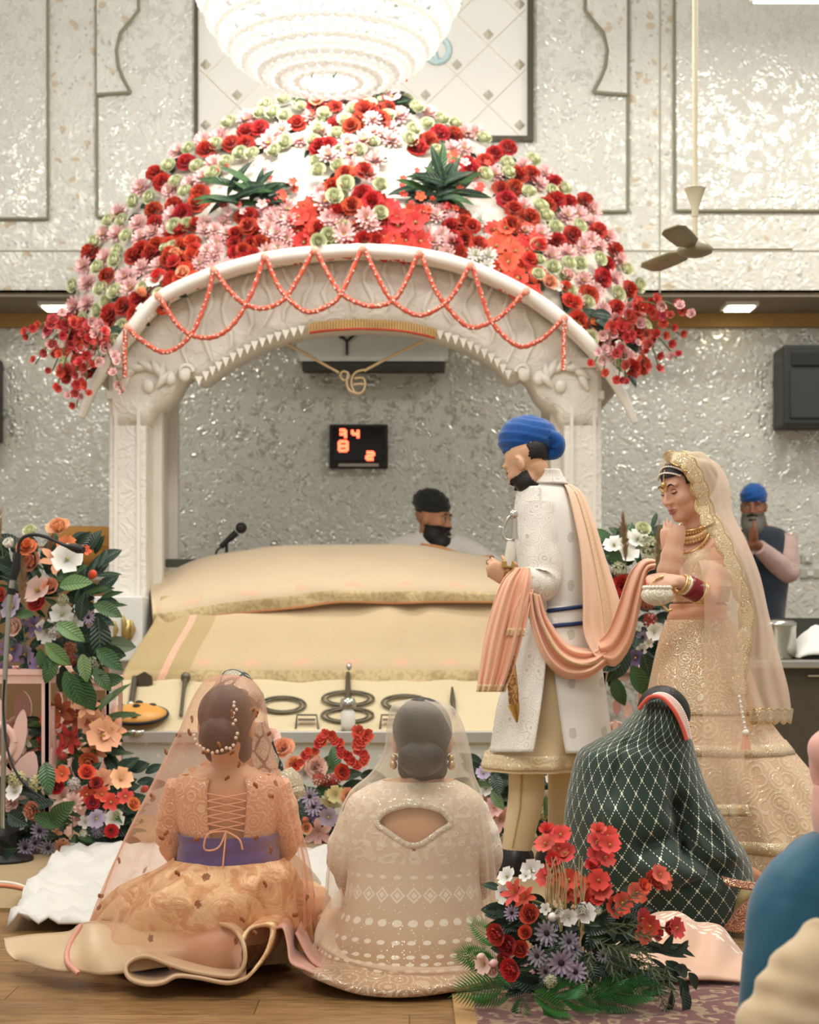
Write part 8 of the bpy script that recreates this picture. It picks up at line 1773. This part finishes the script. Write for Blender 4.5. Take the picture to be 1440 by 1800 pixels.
# ------------------------------------------------------------------ teal clad person at the right edge
dT = 3.5; T_ = lambda x, y, o=0: W(x, y, dT+o)
wt = thing('person', 'person in teal tunic and pink head scarf seated at the right edge', 'person', (T_(1440, 0).x, dT, .012))
ht = Head(T_(1506, 1350, .05), (-.2, .95, -.05), (0, 0, 1), 1.0, True)
b = MB(); ht.add(b); b.tube([ht.p(0, -.02, -.04), T_(1506, 1450, .05), T_(1500, 1490, .05)], [.055, .052, .07], 14, roundcaps=True)
rows_loft(b, [(1470, 1475, 1540, dT+.05, .05), (1500, 1410, 1600, dT+.05, .08), (1600, 1370, 1640, dT+.05, .12), (1750, 1370, 1640, dT+.05, .13), (1850, 1340, 1680, dT+.05, .2), (1890, 1330, 1690, dT+.05, .2)], 14, 26)
arm(b, T_(1410, 1560, .0), T_(1338, 1720, -.02), T_(1400, 1790, .2), (.05, .044, .04, .028)); arm(b, T_(1600, 1565, .03), T_(1660, 1715, .0), T_(1600, 1790, .2), (.05, .044, .04, .028)); hand(b, T_(1402, 1791, .21), (.7, .6, -.1), (0, 0, 1), -1, .9); hand(b, T_(1598, 1791, .21), (-.7, .6, -.1), (0, 0, 1), 1, .9)
remesh('body', b, .008, SKIN_M, None, wt); ht.features(wt, '#2a1d15')
patch(ht, 'hair', M_HAIR, wt, lambda q: q.y < .02 or q.z > .07, .008)
patch(ht, 'head_scarf', fabric('pink_scarf_cotton', '#e9b3a4', '#dda090'), wt, lambda q: q.y < .055, .022, puff=lambda q, d: .012*math.sin(q.z*50))
M_TEAL = fabric('teal_silk', '#12607c', '#0d4f68', rough=.5, satin=.1, fold=5, fold_str=.1)
b = MB(); b.loft(rings_px([(1458, 1452, 1560, dT+.05, .08), (1480, 1395, 1622, dT+.05, .10), (1520, 1375, 1650, dT+.05, .12), (1620, 1385, 1650, dT+.05, .14), (1760, 1370, 1660, dT+.05, .16), (1880, 1300, 1700, dT+.05, .25)], 30, 70, wrapfold(.02, 6, 0, 3)), True); tt = obj('tunic', b, M_TEAL, wt)
pth = smooth_path([T_(1500, 1506, .04), T_(1440, 1530, .02), T_(1398, 1592, .0), T_(1376, 1690, -.03), T_(1340, 1792, -.02)], 60); b = MB(); b.tube(pth, [.05, .082, .096, .088, .056], 34, fn=lambda t, q: 1+.05*nz(math.cos(q)*1.3, math.sin(q)*1.3, t*5)+.02*nz(math.cos(q)*3, math.sin(q)*3, t*16)); obj('sleeve', b, M_TEAL, tt); sleeve('sleeve', T_(1620, 1512, .0), T_(1660, 1690, 0), T_(1690, 1780, 0), (.085, .092, .088, .07, .046), tt, M_TEAL, 2, 40)
b = MB(); G = rings_px([(1380, 1436, 1576, dT+.06, .10), (1430, 1432, 1580, dT+.05, .11), (1470, 1440, 1590, dT+.05, .125)], 10, 40, wrapfold(.02, 7, 0, 3)); b.grid(G, True); obj('scarf_drape', b, fabric('pink_scarf_cotton', '#e9b3a4', '#dda090'), wt, solid=.006)
# ------------------------------------------------------------------ cream clad shoulder nearest the camera
dK = 2.75; K_ = lambda x, y, o=0: W(x, y, dK+o)
wk = thing('person', 'person in rumpled cream jacket cut off at the bottom right corner', 'person', (K_(1560, 0).x, dK, .0))
hk = Head(K_(1645, 1490, .0), (-.1, .97, -.1), (0, 0, 1), 1.0, False)
b = MB(); hk.add(b); b.tube([hk.p(0, -.02, -.04), K_(1640, 1600), K_(1640, 1640)], [.06, .058, .07], 14, roundcaps=True)
rows_loft(b, [(1610, 1560, 1720, dK, .06), (1640, 1480, 1800, dK, .1), (1760, 1470, 1810, dK, .12), (1900, 1480, 1800, dK, .13), (2080, 1450, 1830, dK, .17), (2138, 1440, 1840, dK, .18)], 14, 26)
arm(b, K_(1475, 1690, 0), K_(1430, 1880, 0), K_(1500, 1960, .2)); hand(b, K_(1502, 1961, .21), (.7, .6, -.1), (0, 0, 1), -1, .95); arm(b, K_(1805, 1690, 0), K_(1850, 1880, 0), K_(1780, 1960, .2)); hand(b, K_(1778, 1961, .21), (-.7, .6, -.1), (0, 0, 1), 1, .95)
remesh('body', b, .008, SKIN_M, None, wk); hk.features(wk, '#2a1d15'); patch(hk, 'hair', M_HAIR, wk, lambda q: q.y < .02 or q.z > .07, .010)
M_LIN = fabric('cream_linen', '#d9c3a0', '#c8ae88', fold=7, fold_str=.25)
b = MB(); b.loft(rings_px([(1612, 1555, 1728, dK, .08), (1640, 1455, 1825, dK, .125), (1700, 1425, 1850, dK, .15), (1900, 1430, 1850, dK, .16), (2130, 1400, 1880, dK, .2)], 24, 60, wrapfold(.03, 6, 0, 3)), True); jk = obj('jacket', b, M_LIN, wk)
path = smooth_path([K_(1480, 1665, -.05), K_(1440, 1705, -.06), K_(1400, 1780, -.06), K_(1370, 1860, -.06), K_(1340, 1950, -.05)], 50); b = MB(); b.tube(path, [.062+.0014*i*.6 for i in range(50)], 32, fn=lambda t, q: 1+.09*nz(math.cos(q)*1.4, math.sin(q)*1.4, t*7)+.04*math.sin(t*38+3*math.cos(q)+2*nz(t*5, 1))+.03*nz(math.cos(q)*3, math.sin(q)*3, t*22)); obj('sleeve', b, M_LIN, jk)
sleeve('sleeve', K_(1800, 1665), K_(1850, 1880), K_(1790, 1950, .18), (.08, .085, .08, .065, .05), jk, M_LIN, 2)
bpy.context.view_layer.update()
